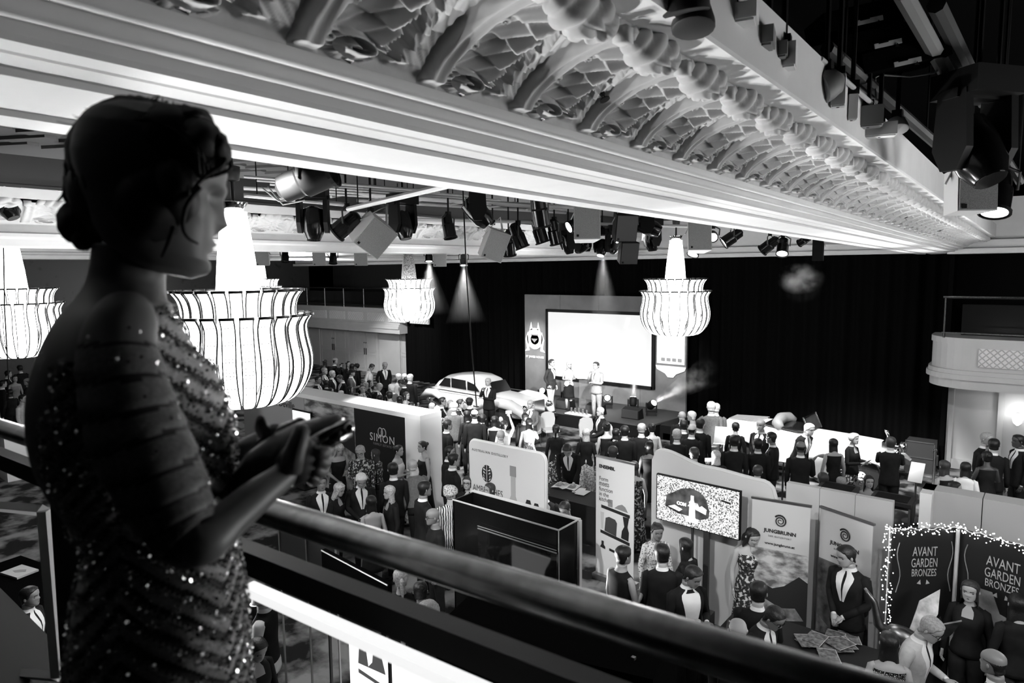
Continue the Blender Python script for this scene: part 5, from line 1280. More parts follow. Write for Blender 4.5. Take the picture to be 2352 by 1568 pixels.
Pn(1840, 1013, 180, 'heavy bald man in black seen from behind', hair='bald', sk='m', H=1.8, arms=('hold', 'down'), group=g4)
Pn(1915, 1006, 200, 'woman with long dark hair in black dress by wheel', 'f', 'dress', hair='mid', group=g4)
Pn(1962, 994, 60, 'elderly white-haired woman in black by roadster bonnet', 'f', 'jacket', 'k', 'f', hair='curly', hc='w', arms=('hold', 'hold'), H=1.7, group=g4)
Pn(2047, 1002, 180, 'stocky man in black suit photographing roadster front', hc='b', arms=('phone', 'phone'), H=1.76, group=g4)
Pn(1891, 1084, 200, 'seated brown-haired man above spa partition', hc='b', sit=True, arms=('lap', 'lap'), group=g4, H=1.75)
Pn(1933, 1094, 190, 'seated guest behind the glass display case', hc='g', H=1.6, sit=True, arms=('lap', 'lap'), group=g4)
Pn(1996, 1091, 20, 'seated long-haired woman resting chin on hand', 'f', 'dress', hair='long', sit=True, arms=('lap', 'face'), group=g4)
g5 = 'guests under the side balcony'
Pn(2170, 1056, 220, 'woman with ombre hair and dark dress by partition', 'f', 'dress', hair='long', hc='b', group=g5)
Pn(2219, 1060, 180, 'dark-haired woman in white jacket seen from behind', 'f', 'jacket', 'w', 'k', hair='mid', group=g5)
Pn(2194, 1105, 90, 'dark-haired man just above right partition', H=1.66, group=g5)
Pn(2268, 992, 60, 'grey-bearded tall man in black under balcony', hc='g', H=1.88, group=g5)
Pn(2284, 1006, 180, 'man in black seen from behind under balcony', H=1.82, group=g5)
Pn(2268, 1035, 200, 'dark-skinned woman holding pale tote bag', 'f', 'dress', sk='d', hair='bun', arms=('hold', 'hold'), group=g5)
Pn(2340, 997, 300, 'dark-skinned man in black suit under wall lamp', sk='d', H=1.85, group=g5)
g6 = 'guests in front of the Simon booth'.replace('Simon', 'dark-panelled')
Pn(781, 1020, 20, 'blonde woman in black halter dress looking down', 'f', 'halter', hair='long', hc='y', nod=20, lean=8, arms=('clasp', 'hold'), group=g6, H=1.72)
Pn(826, 1024, 350, 'laughing man in glasses and patterned shirt', 'm', 'shirt', 'f', 'k', tie=None, hc='g', nod=20, glasses=True, arms=('hold', 'down'), group=g6)
Pn(862, 1030, 250, 'brown long-haired woman in patterned blouse', 'f', 'top', 'f', 'k', H=1.60, hair='long', hc='b', arms=('hold', 'hold'), group=g6)
Pn(915, 1021, 65, 'woman in white blouse with hair tied up', 'f', 'dress', 'w', 'k', hair='bun', arms=('hold', 'hold'), group=g6)
Pn(970, 1012, 290, 'slim woman in long black dress by white pillar', 'f', 'gown', hair='bun', group=g6, H=1.72)
Pn(902, 1061, 190, 'short dark-haired man in black seen from behind', group=g6)
Pn(946, 1054, 200, 'bald man in grey shirt bending at plinth', 'm', 'shirt', 'g', 'k', tie=None, hair='bald', hc='g', lean=14, arms=('reach', 'down'), group=g6)
Pn(737, 1091, 10, 'man with beard and bright white shirt near clutch', sk='m', top='k', arms=('down', 'down'), group=g6)
Pn(783, 1109, 60, 'woman with curly fair hair in dark coat', 'f', 'jacket', hair='mid', hc='y', nod=20, group=g6)
Pn(831, 1090, 10, 'silver-haired man in suit reading his phone', hc='w', nod=32, arms=('clasp', 'hold'), group=g6)
Pn(852, 1137, 195, 'dark-haired woman in open-backed dress', 'f', 'openback', hair='mid', H=1.62, group=g6)
Pn(894, 1114, 290, 'straight-haired blonde woman in black', 'f', 'jacket', hair='mid', hc='y', group=g6)
Pn(975, 1103, 110, 'tall dark-haired man in black suit by plinth', H=1.84, sk='m', group=g6)
Pn(994, 1167, 285, 'bald bearded man in glasses and black shirt', 'm', 'shirt', 'k', tie=None, hair='none', sk='m', glasses=True, group=g6, arms=('hold', 'down'))
Pn(1034, 1115, 190, 'person in headwrap and tiger-striped shirt', 'm', 'shirt', 't', tie=None, hair='turban', H=1.7, group=g6)
Pn(1033, 1023, 70, 'dark-haired man in suit behind spirits backdrop', sk='m', group=g6)
Pn(1042, 1040, 110, 'man in black jacket left of spirits backdrop', hc='k', arms=('hold', 'down'), H=1.8, group=g6)
g7 = 'staff at the spirits and book stands'
Pn(1074, 1092, 340, 'woman in glasses before the spirits backdrop', 'f', 'jacket', 'k', hair='mid', hc='b', glasses=True, group=g7)
Pn(1125, 1108, 300, 'smiling long-haired woman before spirits backdrop', 'f', 'dress', 'f', hair='long', hc='b', group=g7)
Pn(1247, 1120, 350, 'dark-skinned man with lanyard looking down', sk='d', nod=28, group=g7)
Pn(1293, 1155, 330, 'dark-haired woman looking down behind black box', 'f', 'dress', hair='bun', sk='m', nod=28, group=g7)
Pn(1301, 1025, 350, 'man bending over the open picture book', hc='b', lean=28, nod=25, arms=('reach', 'reach'), group=g7)
g8 = 'guests and staff at the television stand'
Pn(1511, 1202, 20, 'woman with bun in patterned shirt below television', 'f', 'top', 'p', 'k', hair='bun', sk='m', nod=10, group=g8, fine=True)
Pn(1521, 1248, 185, 'man in black seen from behind below television', hc='k', H=1.78, group=g8)
Pn(1575, 1234, 240, 'woman with long straight black hair below television', 'f', 'jacket', hair='long', group=g8)
Pn(1432, 1252, 130, 'man in black short-sleeved shirt by the counter', 'm', 'shirt', 'k', tie=None, arms=('*hold', '*down'), group=g8)
Pn(1601, 1304, 30, 'waiter in bow tie and black jacket holding can', 'm', 'tux', 'k', sk='m', nod=25, arms=('hold', 'hold'), hyaw=25, group=g8)
Pn(1733, 1216, 20, 'dark-haired woman in flowered black dress by banner', 'f', 'gown', 'f', hair='mid', nod=25, hyaw=10, arms=('down', 'clasp'), group=g8, H=1.72)
Pn(1743, 1334, 170, 'dark-haired man reading with back turned', hc='k', arms=('hold', 'hold'), group=g8, H=1.74)
Pn(1697, 1426, 10, 'white-haired bald man in glasses near handrail', hair='bald', hc='w', glasses=True, nod=15, group=g8, H=1.74)
Pn(1792, 1400, 60, 'man in glasses bent over the magazines', hc='k', sk='m', glasses=True, lean=14, nod=20, arms=('clasp', 'hold'), group=g8, H=1.74)
Pn(1940, 1252, 330, 'man in black suit with hands clasped before banner', hc='k', arms=('clasp', 'clasp'), hyaw=-25, nod=12, H=1.84, group=g8)
g9 = 'guests at the bronze stand'
Pn(2155, 1424, 70, 'grey-haired man in light grey suit and glasses', top='l', hc='g', glasses=True, nod=20, lean=10, group=g9, arms=('clasp', 'hold'))
Pn(2230, 1332, 350, 'long-haired woman with badge before bronze banner', 'f', 'jacket', 'k', hair='mid', hc='b', group=g9, H=1.7)
Pn(2284, 1492, 240, 'balding man in black at the bottom corner', hair='bald', hc='k', sk='m', group=g9)
Pn(2044, 1450, 190, 'dark-haired woman in black sequins by the table end', 'f', 'dress', 's', hair='long', group=g9)
Pn(2340, 1362, 200, 'guest in black cut off by the right edge', 'f', 'jacket', hair='long', group=g9, H=1.72)
g10 = 'guests below the balcony'
Pn(919, 1306, 190, 'woman with blonde ponytail in black under handrail', 'f', 'jacket', hair='pony', hc='y', group=g10)
Pn(984, 1380, 200, 'grey curly-haired guest under handrail', 'm', 'suit', hair='curly', hc='g', group=g10)
Pn(965, 1335, 180, 'woman in black sequinned dress under handrail', 'f', 'dress', 's', hair='updo', group=g10, H=1.62)
Pn(596, 1338, 250, 'waiter in white shirt and black waistcoat', 'm', 'vest', 'k', tie=None, group=g10, arms=('hold', 'hold'), H=1.8)
Pn(597, 1470, 30, 'dark-haired woman below the waiter', 'f', 'jacket', hair='long', sk='l', nod=25, group=g10)
Pn(66, 1346, 60, 'smiling man in dark suit seen through frame', sk='m', group=g10, arms=('lap', 'lap'), sit=True, hc='k')
g11 = 'guests at the left edge'
for i, (x, y, d, lab, kw) in enumerate(((18, 850, 90, 'dark-haired guest under the left chandelier', {}), (45, 838, 200, 'man in black beside stone print', {}), (33, 862, 20, 'woman with wavy hair in pale dress', dict(sex='f', out='dress', top='m', hair='mid', hc='b')), (62, 868, 240, 'bald man in black near the stone print', dict(hair='bald')), (22, 893, 200, 'woman with dark hair behind the rail', dict(sex='f', out='jacket', hair='bob')), (52, 905, 60, 'man in pale shirt behind the rail', dict(out='shirt', top='l', tie=None)), (6, 872, 100, 'guest in black at the very edge', {}))):
    Pn(x, y, d, lab, group=g11, **kw)
held('smartphone', 'bright phone raised above the stage audience', 'woman with dark bun raising phone overhead', 1, phone, 'phone')
held('smartphone', 'bright phone held up by long-haired woman', 'long-haired woman in black sequins filming the stage', 1, phone, 'phone')
held('smartphone', 'phone held up by capped guest', 'guest in black cap photographing the stage', 1, phone, 'phone')
held('smartphone', 'phone of the blonde woman above backdrop', 'blonde woman with phone above wavy backdrop', -1, phone, 'phone')
held('smartphone', 'phone in the silver-haired man\'s hand', 'silver-haired man in suit reading his phone', 1, phone, 'phone')
held('drinks_can', 'pale can in the waiter\'s hand', 'waiter in bow tie and black jacket holding can', 1, glass, 'can')
held('drink_glass', 'glass in the capped man\'s hand', 'man in cap and grey jacket holding a drink', 1, glass, 'glass')
held('tote_bag', 'pale tote bag hanging under the balcony', 'dark-skinned woman holding pale tote bag', 1, tote, 'bag')
held('paper_sheet', 'sheet held by heavy bald man', 'heavy bald man in black seen from behind', 1, paper, 'paper')
held('paper_sheet', 'sheet held by elderly woman at roadster', 'elderly white-haired woman in black by roadster bonnet', 1, paper, 'paper')
held('paper_sheet', 'white card in the halter-dress woman\'s hand', 'blonde woman in black halter dress looking down', -1, paper, 'paper')
# ================================================================ CARS
M_carbody = mat('pale_car_paint', 0.55, 0.22, spec=0.6); M_cardark = mat('car_dark', 0.01, 0.15)
M_tyre = mat('tyre_rubber', 0.012, 0.7); M_carwhite = mat('roadster_white_paint', 0.86, 0.25)
def sect(x, half, z0, z1, rnd=0.5, n=14, yo=0.0):
    """closed car cross-section (superellipse) at station x"""
    pts = []
    for j in range(n):
        a = 2*pi*j/n; c, s = cos(a), sin(a)
        pts.append((x, yo+half*math.copysign(abs(c)**rnd, c), (z0+z1)/2+(z1-z0)/2*math.copysign(abs(s)**rnd, s)))
    return pts
def wheel(root, x, y, r, white=False):
    mb = MB(); M_ = Matrix.Rotation(pi/2, 3, 'X')
    mb.lathe([(r*.72, -.08), (r*.95, -.08), (r, -.05), (r, .05), (r*.95, .08), (r*.72, .08)], 24, (x, y, r), M_); w0 = mb.build('tyre', M_tyre, root, smooth=True, auto=40)
    mb = MB(); mb.lathe([(.03, -.09), (.06, -.085), (r*.3, -.06), (r*.7, -.075), (r*.73, -.06), (r*.73, .06), (r*.3, .075), (.04, .1)], 24, (x, y, r), M_); mb.build('wheel_disc', M_carwhite if white else M_carbody, w0, smooth=True, auto=40)
    mb = MB()
    for i in range(12):
        a = 2*pi*i/12; mb.ell((x+r*.5*cos(a), y-.075, r+r*.5*sin(a)), (.018, .008, .018), 6, 4)
    q = mb.build('wheel_holes', M_dark, w0); q['kind'] = 'stuff'
    return w0
p = G(1050, 985, 0); 
car = empty('saloon_car', (-15.4, 17.2, 0), radians(-3), 'pale vintage saloon car roped off left of the stage', 'car')
mb = MB(); S = [(-2.6, .45, .55, .75), (-2.5, .62, .42, .92), (-2.1, .74, .34, 1.02), (-1.3, .80, .3, 1.08), (-.4, .82, .28, 1.08), (.5, .80, .28, 1.07), (1.2, .70, .3, 1.06), (1.9, .56, .32, 1.02), (2.35, .42, .36, .98), (2.45, .36, .42, .94)]
mb.loft([sect(x, h, a, b, .55, 20) for x, h, a, b in S]); mb.build('hull', M_carbody, car, smooth=True)
mb = MB(); S = [(-2.05, .50, .9, 1.05), (-1.75, .58, .9, 1.30), (-1.3, .63, .9, 1.52), (-.7, .65, .9, 1.60), (-.1, .64, .9, 1.60), (.35, .61, .9, 1.50), (.75, .58, .9, 1.10)]
mb.loft([sect(x, h, a, b, .5, 20) for x, h, a, b in S]); mb.build('cabin', M_carbody, car, smooth=True)
for s in (-1, 1):
    for nm, pts in (('side_window', [(-1.62, 1.12), (-1.02, 1.12), (-1.02, 1.43), (-1.3, 1.42)]), ('side_window', [(-.95, 1.12), (-.22, 1.12), (-.25, 1.44), (-.95, 1.45)]), ('quarter_window', [(-.15, 1.12), (.42, 1.12), (.2, 1.34), (-.15, 1.42)])):
        mb = MB(); mb.prism(pts, .03, (0, s*.648+.015, 0), (1, 0, 0), (0, 0, 1)); mb.build(nm, M_cardark, car)
    mb = MB(); mb.tube([(-2.4, s*.76, .62), (-2.0, s*.82, .86), (-1.6, s*.84, .9), (-1.2, s*.84, .72), (-1.0, s*.83, .45)], [.12, .17, .18, .13, .06], 12, flat=.8); mb.build('rear_wing', M_carbody, car, smooth=True)
    mb = MB(); mb.tube([(.35, s*.80, .5), (.8, s*.82, .80), (1.3, s*.82, .92), (1.9, s*.78, .88), (2.35, s*.72, .70), (2.5, s*.68, .5)], [.06, .14, .19, .2, .18, .1], 12, flat=.9); mb.build('front_wing', M_carbody, car, smooth=True)
    mb = MB(); mb.ell((2.42, s*.62, .78), (.12, .12, .12)); mb.build('headlamp', M_chrome, car, smooth=True)
    wheel(car, -1.55, s*.72, .36); wheel(car, 1.55, s*.72, .36)
    mb = MB(); mb.box((-.2, s*.83, 1.03), (3.6, .015, .03)); mb.build('trim_strip', M_chrome, car)
mb = MB(); mb.prism([(-.52, 0), (.52, 0), (.46, .42), (-.46, .42)], .02, (.80, 0, 1.06), (0, 1, 0), Vector((-.55, 0, .83)).normalized()); mb.build('windscreen', M_cardark, car)
mb = MB(); mb.box((2.5, 0, .72), (.06, .5, .55)); mb.build('radiator_grille', M_chrome, car)
mb = MB(); mb.box((2.6, 0, .42), (.08, 1.6, .12)); mb.box((-2.66, 0, .5), (.08, 1.5, .12)); mb.build('bumpers', M_chrome, car)
lamp('saloon_spot', 'SPOT', (-17.2, 12.5, 6.0), 1500, (-15.6, 17, 1.0), .1, 42, .6)
rd = empty('open_roadster', (-4.75, 17.5, 0), radians(-2), 'gleaming white open vintage roadster surrounded by guests', 'car')
mb = MB(); S = [(-2.15, .12, .95, 1.05), (-2.0, .3, .62, 1.16), (-1.6, .52, .5, 1.2), (-1.0, .60, .45, 1.2), (-.2, .60, .42, 1.12), (.25, .52, .42, 1.12), (.9, .42, .45, 1.12), (1.6, .34, .48, 1.1), (1.75, .3, .5, 1.08)]
mb.loft([sect(x, h, a, b, .5, 22) for x, h, a, b in S]); mb.build('body', M_carwhite, rd, smooth=True)
mb = MB(); mb.loft([sect(x, h, a, b, .5, 20) for x, h, a, b in ((-.95, .48, 1.17, 1.22), (-.1, .48, 1.1, 1.19), (.1, .4, 1.1, 1.15))]); mb.build('cockpit', M_cardark, rd)
mb = MB(); mb.tube([(-.5, -.5, 1.18), (-.62, -.42, 1.27), (-.68, 0, 1.30), (-.62, .42, 1.27), (-.5, .5, 1.18)], [.09, .13, .15, .13, .09], 12, flat=1.1); mb.build('seat_back', M_mid, rd, smooth=True)
mb = MB()
for i in range(7): mb.tube([(-1.95, -.25+.08*i, 1.19), (-1.1, -.36+.12*i, 1.225)], .012, 5)
q = mb.build('deck_slats', M_mid, rd); q['kind'] = 'stuff'
mb = MB()
mb.tube([(.18, -.48, 1.12), (.02, -.46, 1.50), (.02, .46, 1.50), (.18, .48, 1.12)], .018, 6); mb.build('windscreen_frame', M_chrome, rd)
mb = MB(); mb.prism([(-.45, 0), (.45, 0), (.44, .36), (-.44, .36)], .006, (.17, 0, 1.13), (0, 1, 0), Vector((-.4, 0, .92)).normalized()); mb.build('windscreen_glass', mat('car_glass', .9, .05, trans=.95), rd)
for s in (-1, 1):
    mb = MB(); mb.tube([(.45, s*.72, .36), (.8, s*.74, .70), (1.3, s*.76, .86), (1.8, s*.76, .78), (2.15, s*.76, .55)], [.06, .14, .2, .19, .08], 12, flat=.35); mb.build('front_mudguard', M_carwhite, rd, smooth=True)
    mb = MB(); mb.tube([(-2.2, s*.68, .5), (-1.95, s*.72, .78), (-1.5, s*.74, .9), (-1.05, s*.74, .74), (-.8, s*.72, .36)], [.08, .17, .2, .16, .08], 12, flat=.35); mb.build('rear_mudguard', M_carwhite, rd, smooth=True)
    mb = MB(); mb.box((-.2, s*.74, .34), (1.4, .26, .04)); mb.build('running_board', M_dark, rd)
    mb = MB(); mb.tube([(1.95, s*.32, .95), (2.02, s*.32, .95), (2.12, s*.32, .95)], [.06, .14, .13], 16); mb.build('headlamp', M_chrome, rd, smooth=True)
    wheel(rd, -1.5, s*.68, .4, True); wheel(rd, 1.45, s*.72, .4, True)
mb = MB(); mb.box((1.80, 0, .80), (.14, .56, .68)); mb.build('radiator', M_chrome, rd); mb = MB(); mb.box((1.88, 0, .8), (.02, .46, .58)); mb.build('radiator_core', M_dark, rd)
mb = MB(); mb.tube([(1.8, 0, 1.14), (1.8, 0, 1.24), (1.76, 0, 1.34), (1.72, 0, 1.38)], [.02, .03, .04, .015], 8); mb.tube([(1.78, -.08, 1.34), (1.78, 0, 1.28), (1.78, .08, 1.34)], .015, 6); mb.build('mascot', M_chrome, rd, smooth=True)
wheel(rd, .62, -.62, .36, True)
for k, (x, y, pw) in enumerate(((-5.6, 12.6, 1700), (-3.0, 13.2, 1400))): lamp('roadster_spot', 'SPOT', (x, y, 6.2), pw, (-4.8+k*1.2, 17.4, .8), .1, 44, .6)
# --- rope barriers, info stands, crate
def stanchion(px, py, label, z=0.0, h=1.0):
    p = G(px, py, h); k = empty('rope_stanchion', (p.x, p.y, 0), 0, label, 'stanchion'); mb = MB(); mb.lathe([(.16, 0), (.15, .03), (.03, .05), (.025, .9), (.04, .92), (.045, .97), (.01, 1.0)], 14); mb.build('post', M_chrome, k, smooth=True, auto=40); return k
sl = [stanchion(988, 912, 'chrome stanchion at the saloon rear wheel'), stanchion(1061, 915, 'chrome stanchion at the saloon front wing'), stanchion(1142, 909, 'chrome stanchion beside the hand-on-chin man'), stanchion(1199, 905, 'chrome stanchion left of the stage')]
for i, (a, b) in enumerate(zip(sl, sl[1:])):
    A, B = a.location+Vector((0, 0, .93)), b.location+Vector((0, 0, .93)); mb = MB(); mb.tube([A.lerp(B, t/8)-Vector((0, 0, .25*sin(pi*t/8))) for t in range(9)], .02, 6); tag(mb.build('barrier_rope', M_dark, smooth=True), ('dark rope along the saloon side', 'dark rope at the saloon bonnet', 'dark rope between saloon and stage')[i], 'rope')
for px, py, lab in ((1694, 957, 'chrome stanchion behind the roadster tail'), (2148, 1030, 'chrome stanchion right of the roadster')): stanchion(px, py, lab)
def infostand(px, py, label, rz, h=1.25, w_=.45, tilt=.9):
    p = G(px, py, h); k = empty('info_stand', (p.x, p.y, 0), rz, label, 'sign'); mb = MB(); mb.lathe([(.2, 0), (.2, .02), (.02, .03), (.02, h-.05)], 14); mb.build('stand', M_steel, k, smooth=True, auto=40); mb = MB(); mb.box((0, 0, h), (w_, .02, .5), M=Matrix.Rotation(-tilt, 3, 'X')); mb.build('panel', M_white, k); return k
infostand(1664, 1000, 'tilted white info panel at the roadster tail', .3, 1.3); infostand(1800, 1040, 'slim info stand with round base before the roadster', 0, 1.1, .3); infostand(1885, 1075, 'tilted white info panel before the front wheel', -.4, 1.0); infostand(2105, 1085, 'info stand with hanging leaflet right of roadster', 0, 1.0, .25)
p = AY(2113, 1085, 20.3); ck = empty('flight_case', (G(2113, 1083, 0).x, G(2113, 1083, 0).y, 0), 0, 'dark framed crate standing against the drape', 'crate'); mb = MB(); mb.box((0, 0, .42), (.62, .5, .8)); mb.build('box', M_dark, ck)
mb = MB()
for c, d in (((0, -.26, .02), (.64, .02, .03)), ((0, -.26, .42), (.64, .02, .02)), ((0, -.26, .82), (.64, .02, .03)), ((-.31, -.26, .42), (.02, .02, .82)), ((.31, -.26, .42), (.02, .02, .82))): mb.box(c, d)
mb.build('metal_edging', M_steel, ck)
p = G(1204, 955, 0); fe = empty('fire_extinguisher', p, 0, 'pale fire extinguisher beside seated grey-suited man', 'extinguisher'); mb = MB(); mb.lathe([(.08, 0), (.085, .1), (.085, .45), (.05, .52), (.02, .55)], 14); mb.build('cylinder', M_light, fe, smooth=True); mb = MB(); mb.tube([(.0, 0, .55), (.06, 0, .58), (.1, 0, .5), (.1, 0, .3)], .012, 6); mb.build('hose', M_black, fe)
# flowers beside the wheel
p = G(1958, 1075, .9); fl = empty('flower_arrangement', (p.x, p.y, 0), 0, 'small-leaved plant in front of the roadster wheel', 'plant'); mb = MB(); mb.lathe([(.14, 0), (.18, .3), (.16, .32)], 14); mb.build('pot', M_dark, fl); mb = MB(); rnd = random.Random(3)
for i in range(160):
    a, b, r = rnd.uniform(0, 2*pi), rnd.uniform(-.4, 1.4), rnd.uniform(.1, .3); c = Vector((r*cos(a)*cos(b), r*sin(a)*cos(b), .62+r*1.2*sin(b))); mb.ell(c, (.022, .03, .014), 5, 3, Matrix.Rotation(a, 3, 'Z'))
q = mb.build('leaves', mat('plant_leaf', .03, .4, g2=.5, scale=30), fl); q['kind'] = 'stuff'
# --- banquet chairs
def chair(px, py, dirn, label, pos=None):
    p = pos or G(px, py, .95); c = Vector((-p.x, -p.y)).normalized(); k = empty('banquet_chair', (p.x, p.y, 0), atan2(c.y, c.x)+radians(dirn)-pi/2, label, 'chair', 'banquet chairs before the stage')
    M_pad = mat('chair_fabric', .42, .7)
    mb = MB(); mb.box((0, .22, .45), (.44, .44, .07)); mb.build('seat', M_pad, k)
    mb = MB(); mb.prism([(-.2, 0), (.2, 0), (.23, .25), (.19, .42), (.08, .47), (-.08, .47), (-.19, .42), (-.23, .25)], .05, (0, .02, .48), (1, 0, 0), (0, 0, 1)); mb.build('backrest', M_pad, k)
    for sx in (-1, 1):
        for sy in (.03, .41):
            mb = MB(); mb.tube([(sx*.19, sy, .42), (sx*.2, sy+(-.04 if sy < .1 else .02), 0)], .012, 6); mb.build('leg', M_dark, k)
    return k
chair(1258, 945, 20, 'empty banquet chair beside the seated grey-suited man'); chair(1346, 958, 30, 'empty banquet chair left of the white-haired seated man')
for who, lab in (('seated man in grey suit left of the stage', 'banquet chair under the grey-suited man'), ('seated white-haired man in black suit by stage', 'banquet chair under the white-haired man'), ('seated brown-haired man above spa partition', 'banquet chair under the seated brown-haired man'), ('seated guest behind the glass display case', 'banquet chair behind the glass display case'), ('seated long-haired woman resting chin on hand', 'banquet chair under the long-haired woman'), ('smiling man in dark suit seen through frame', 'banquet chair seen through the grey frame')):
    h = HANDS[who]; d = Vector((-sin(h['yaw']), cos(h['yaw']), 0)); c = chair(0, 0, 0, lab, h['loc']-d*.22); c.rotation_euler = (0, 0, h['yaw']); c.location.z = -.02
# microphone, low glass table on stage front, bronze heron
p = G(1330, 952, .45); gt = empty('glass_trophies', (p.x, p.y, .45), 0, 'low tray with clear glasses at the stage front', 'tray'); mb = MB(); mb.box((0, 0, .02), (.9, .35, .03)); mb.build('tray', M_white, gt)
for i in range(5):
    mb = MB(); mb.lathe([(.03, .035), (.035, .2)], 8, (-.3+.15*i, 0, 0)); mb.build('glass_tumbler', M_acr, gt)
M_bronze = mat('polished_bronze', .22, .36, 1.0, noise=.4, scale=12)
p = G(2085, 1440, 1.32); he = empty('bronze_bird', (p.x, p.y, 0), .4, 'polished bronze bird sculpture beside the light garland', 'sculpture')
he.scale = (1.2,)*3
mb = MB(); mb.lathe([(.16, 0), (.16, .7), (.15, .72)], 16); mb.build('pedestal', M_black, he)
mb = MB(); mb.ell((0, 0, .98), (.2, .1, .1), 14, 8, Matrix.Rotation(.5, 3, 'Y')); mb.tube([(-.12, 0, 1.0), (-.24, 0, 1.1), (-.28, 0, 1.3), (-.36, 0, 1.42)], [.06, .04, .028, .012], 10); mb.tube([(0, .02, .95), (0, .02, .72)], .015, 6); mb.tube([(.05, -.02, .95), (.05, -.02, .72)], .015, 6); mb.build('bird_body', M_bronze, he, smooth=True)
for s in (-1, 1):
    mb = MB(); mb.prism([(0, 0), (.12, .3), (.3, .42), (.26, .2), (.14, .02)], .015, (.02, s*.07, 1.0), (1, 0, 0), Vector((0, s*.5, .86)).normalized()); mb.build('wing', M_bronze, he)
# ================================================================ CEILING FIXTURES
def orient(d):
    d = Vector(d).normalized(); return d.to_track_quat('Z', 'Y').to_matrix()
def hang(root, z, top=6.78, m=None, x=0, y=0):
    if not -10.7 < root.location.x < -3.9: top = 7.3
    mb = MB(); mb.tube([(x, y, z), (x, y, top-root.location.z)], .014, 6); mb.box((x, y, z), (.06, .06, .08)); return mb.build('hanger', m or M_black, root)
def parcan(px, py, d, aim, label, r=.11, L=.34, lit=False, body=None, top=6.78, power=0, spot=40):
    p = P(px, py, d); k = empty('par_can', p, 0, label, 'spotlight', 'spotlights on the pipes'); a = Vector(aim).normalized(); R = orient(a)
    mb = MB(); mb.lathe([(r*.35, -L*.55), (r*.8, -L*.45), (r*.85, -L*.1), (r, -L*.05), (r, L*.5), (r*.9, L*.5), (r*.88, L*.42)], 18, (0, 0, 0), R, cap=True); cn = mb.build('can', body or M_blackgloss, k, smooth=True, auto=35)
    mb = MB(); mb.lathe([(r*.86, L*.40), (r*.86, L*.43)], 16, (0, 0, 0), R); mb.build('lens', M_lens if lit else M_glassdark, cn)
    mb = MB(); mb.lathe([(r*1.02, L*.46), (r*1.12, L*.46), (r*1.12, L*.52), (r*1.02, L*.52)], 18, (0, 0, 0), R, cap=False); mb.build('filter_frame', M_black, cn)
    s = a.cross(Vector((0, 0, 1))); s = s.normalized() if s.length > .1 else Vector((1, 0, 0))
    mb = MB(); mb.tube([s*(r+.02), s*(r+.03)+Vector((0, 0, r*1.3)), s*(r*.3)+Vector((0, 0, r*1.9)), -s*(r*.3)+Vector((0, 0, r*1.9)), -s*(r+.03)+Vector((0, 0, r*1.3)), -s*(r+.02)], .012, 6); mb.build('yoke', M_dark, k)
    hang(k, r*1.9, top)
    if power: lamp('par_can_light', 'SPOT', p+a*(L*.6+.06), power, p+a*5, .06, spot, .5)
    return k
def movinghead(px, py, d, aim, label, s=1.0, lit=False, top=6.78, power=0, spot=24):
    p = P(px, py, d); k = empty('moving_head_light', p, 0, label, 'spotlight', 'moving heads on the pipes'); a = Vector(aim).normalized(); R = orient(a)
    sd = a.cross(Vector((0, 0, 1))); sd = sd.normalized() if sd.length > .1 else Vector((1, 0, 0)); Ry = Matrix((sd, Vector((0, 0, 1)).cross(sd), Vector((0, 0, 1)))).transposed()
    mb = MB(); mb.box((0, 0, .36*s), (.36*s, .3*s, .14*s), M=Ry); mb.build('base', M_black, k)
    mb = MB()
    for q in (-1, 1): mb.prism([(-.09*s, .32*s), (.09*s, .32*s), (.11*s, .0), (.05*s, -.12*s), (-.05*s, -.12*s), (-.11*s, 0)], .05*s, sd*(q*.16*s-.025*s), Vector((0, 0, 1)).cross(sd), (0, 0, 1))
    mb.box((0, 0, .30*s), (.40*s, .1*s, .05*s), M=Ry)
    mb.build('yoke', M_black, k)
    mb = MB(); mb.lathe([(.06*s, -.2*s), (.125*s, -.16*s), (.135*s, -.02*s), (.125*s, .12*s), (.09*s, .2*s), (.085*s, .21*s)], 14, (0, 0, 0), R); hd_ = mb.build('head', M_blackgloss, k, smooth=True, auto=35)
    mb = MB(); mb.lathe([(.08*s, .205*s), (.08*s, .215*s)], 14, (0, 0, 0), R); mb.build('lens', M_lens if lit else M_glassdark, hd_)
    mb = MB(); mb.tube([Ry @ Vector((.13*s*cos(t), -.14*s, .02*s+.15*s*sin(t))) for t in [pi*i/8 for i in range(9)]], .007*s, 5); mb.build('trim_ring', M_steel, k)
    hang(k, .42*s, top)
    if power: lamp('moving_head_lamp', 'SPOT', p+a*.3*s, power, p+a*5, .06, spot, .4)
    return k
M_grille = mat('speaker_grille', .26, .6, noise=.3, scale=160); M_spk = mat('speaker_grey', .48, .5)
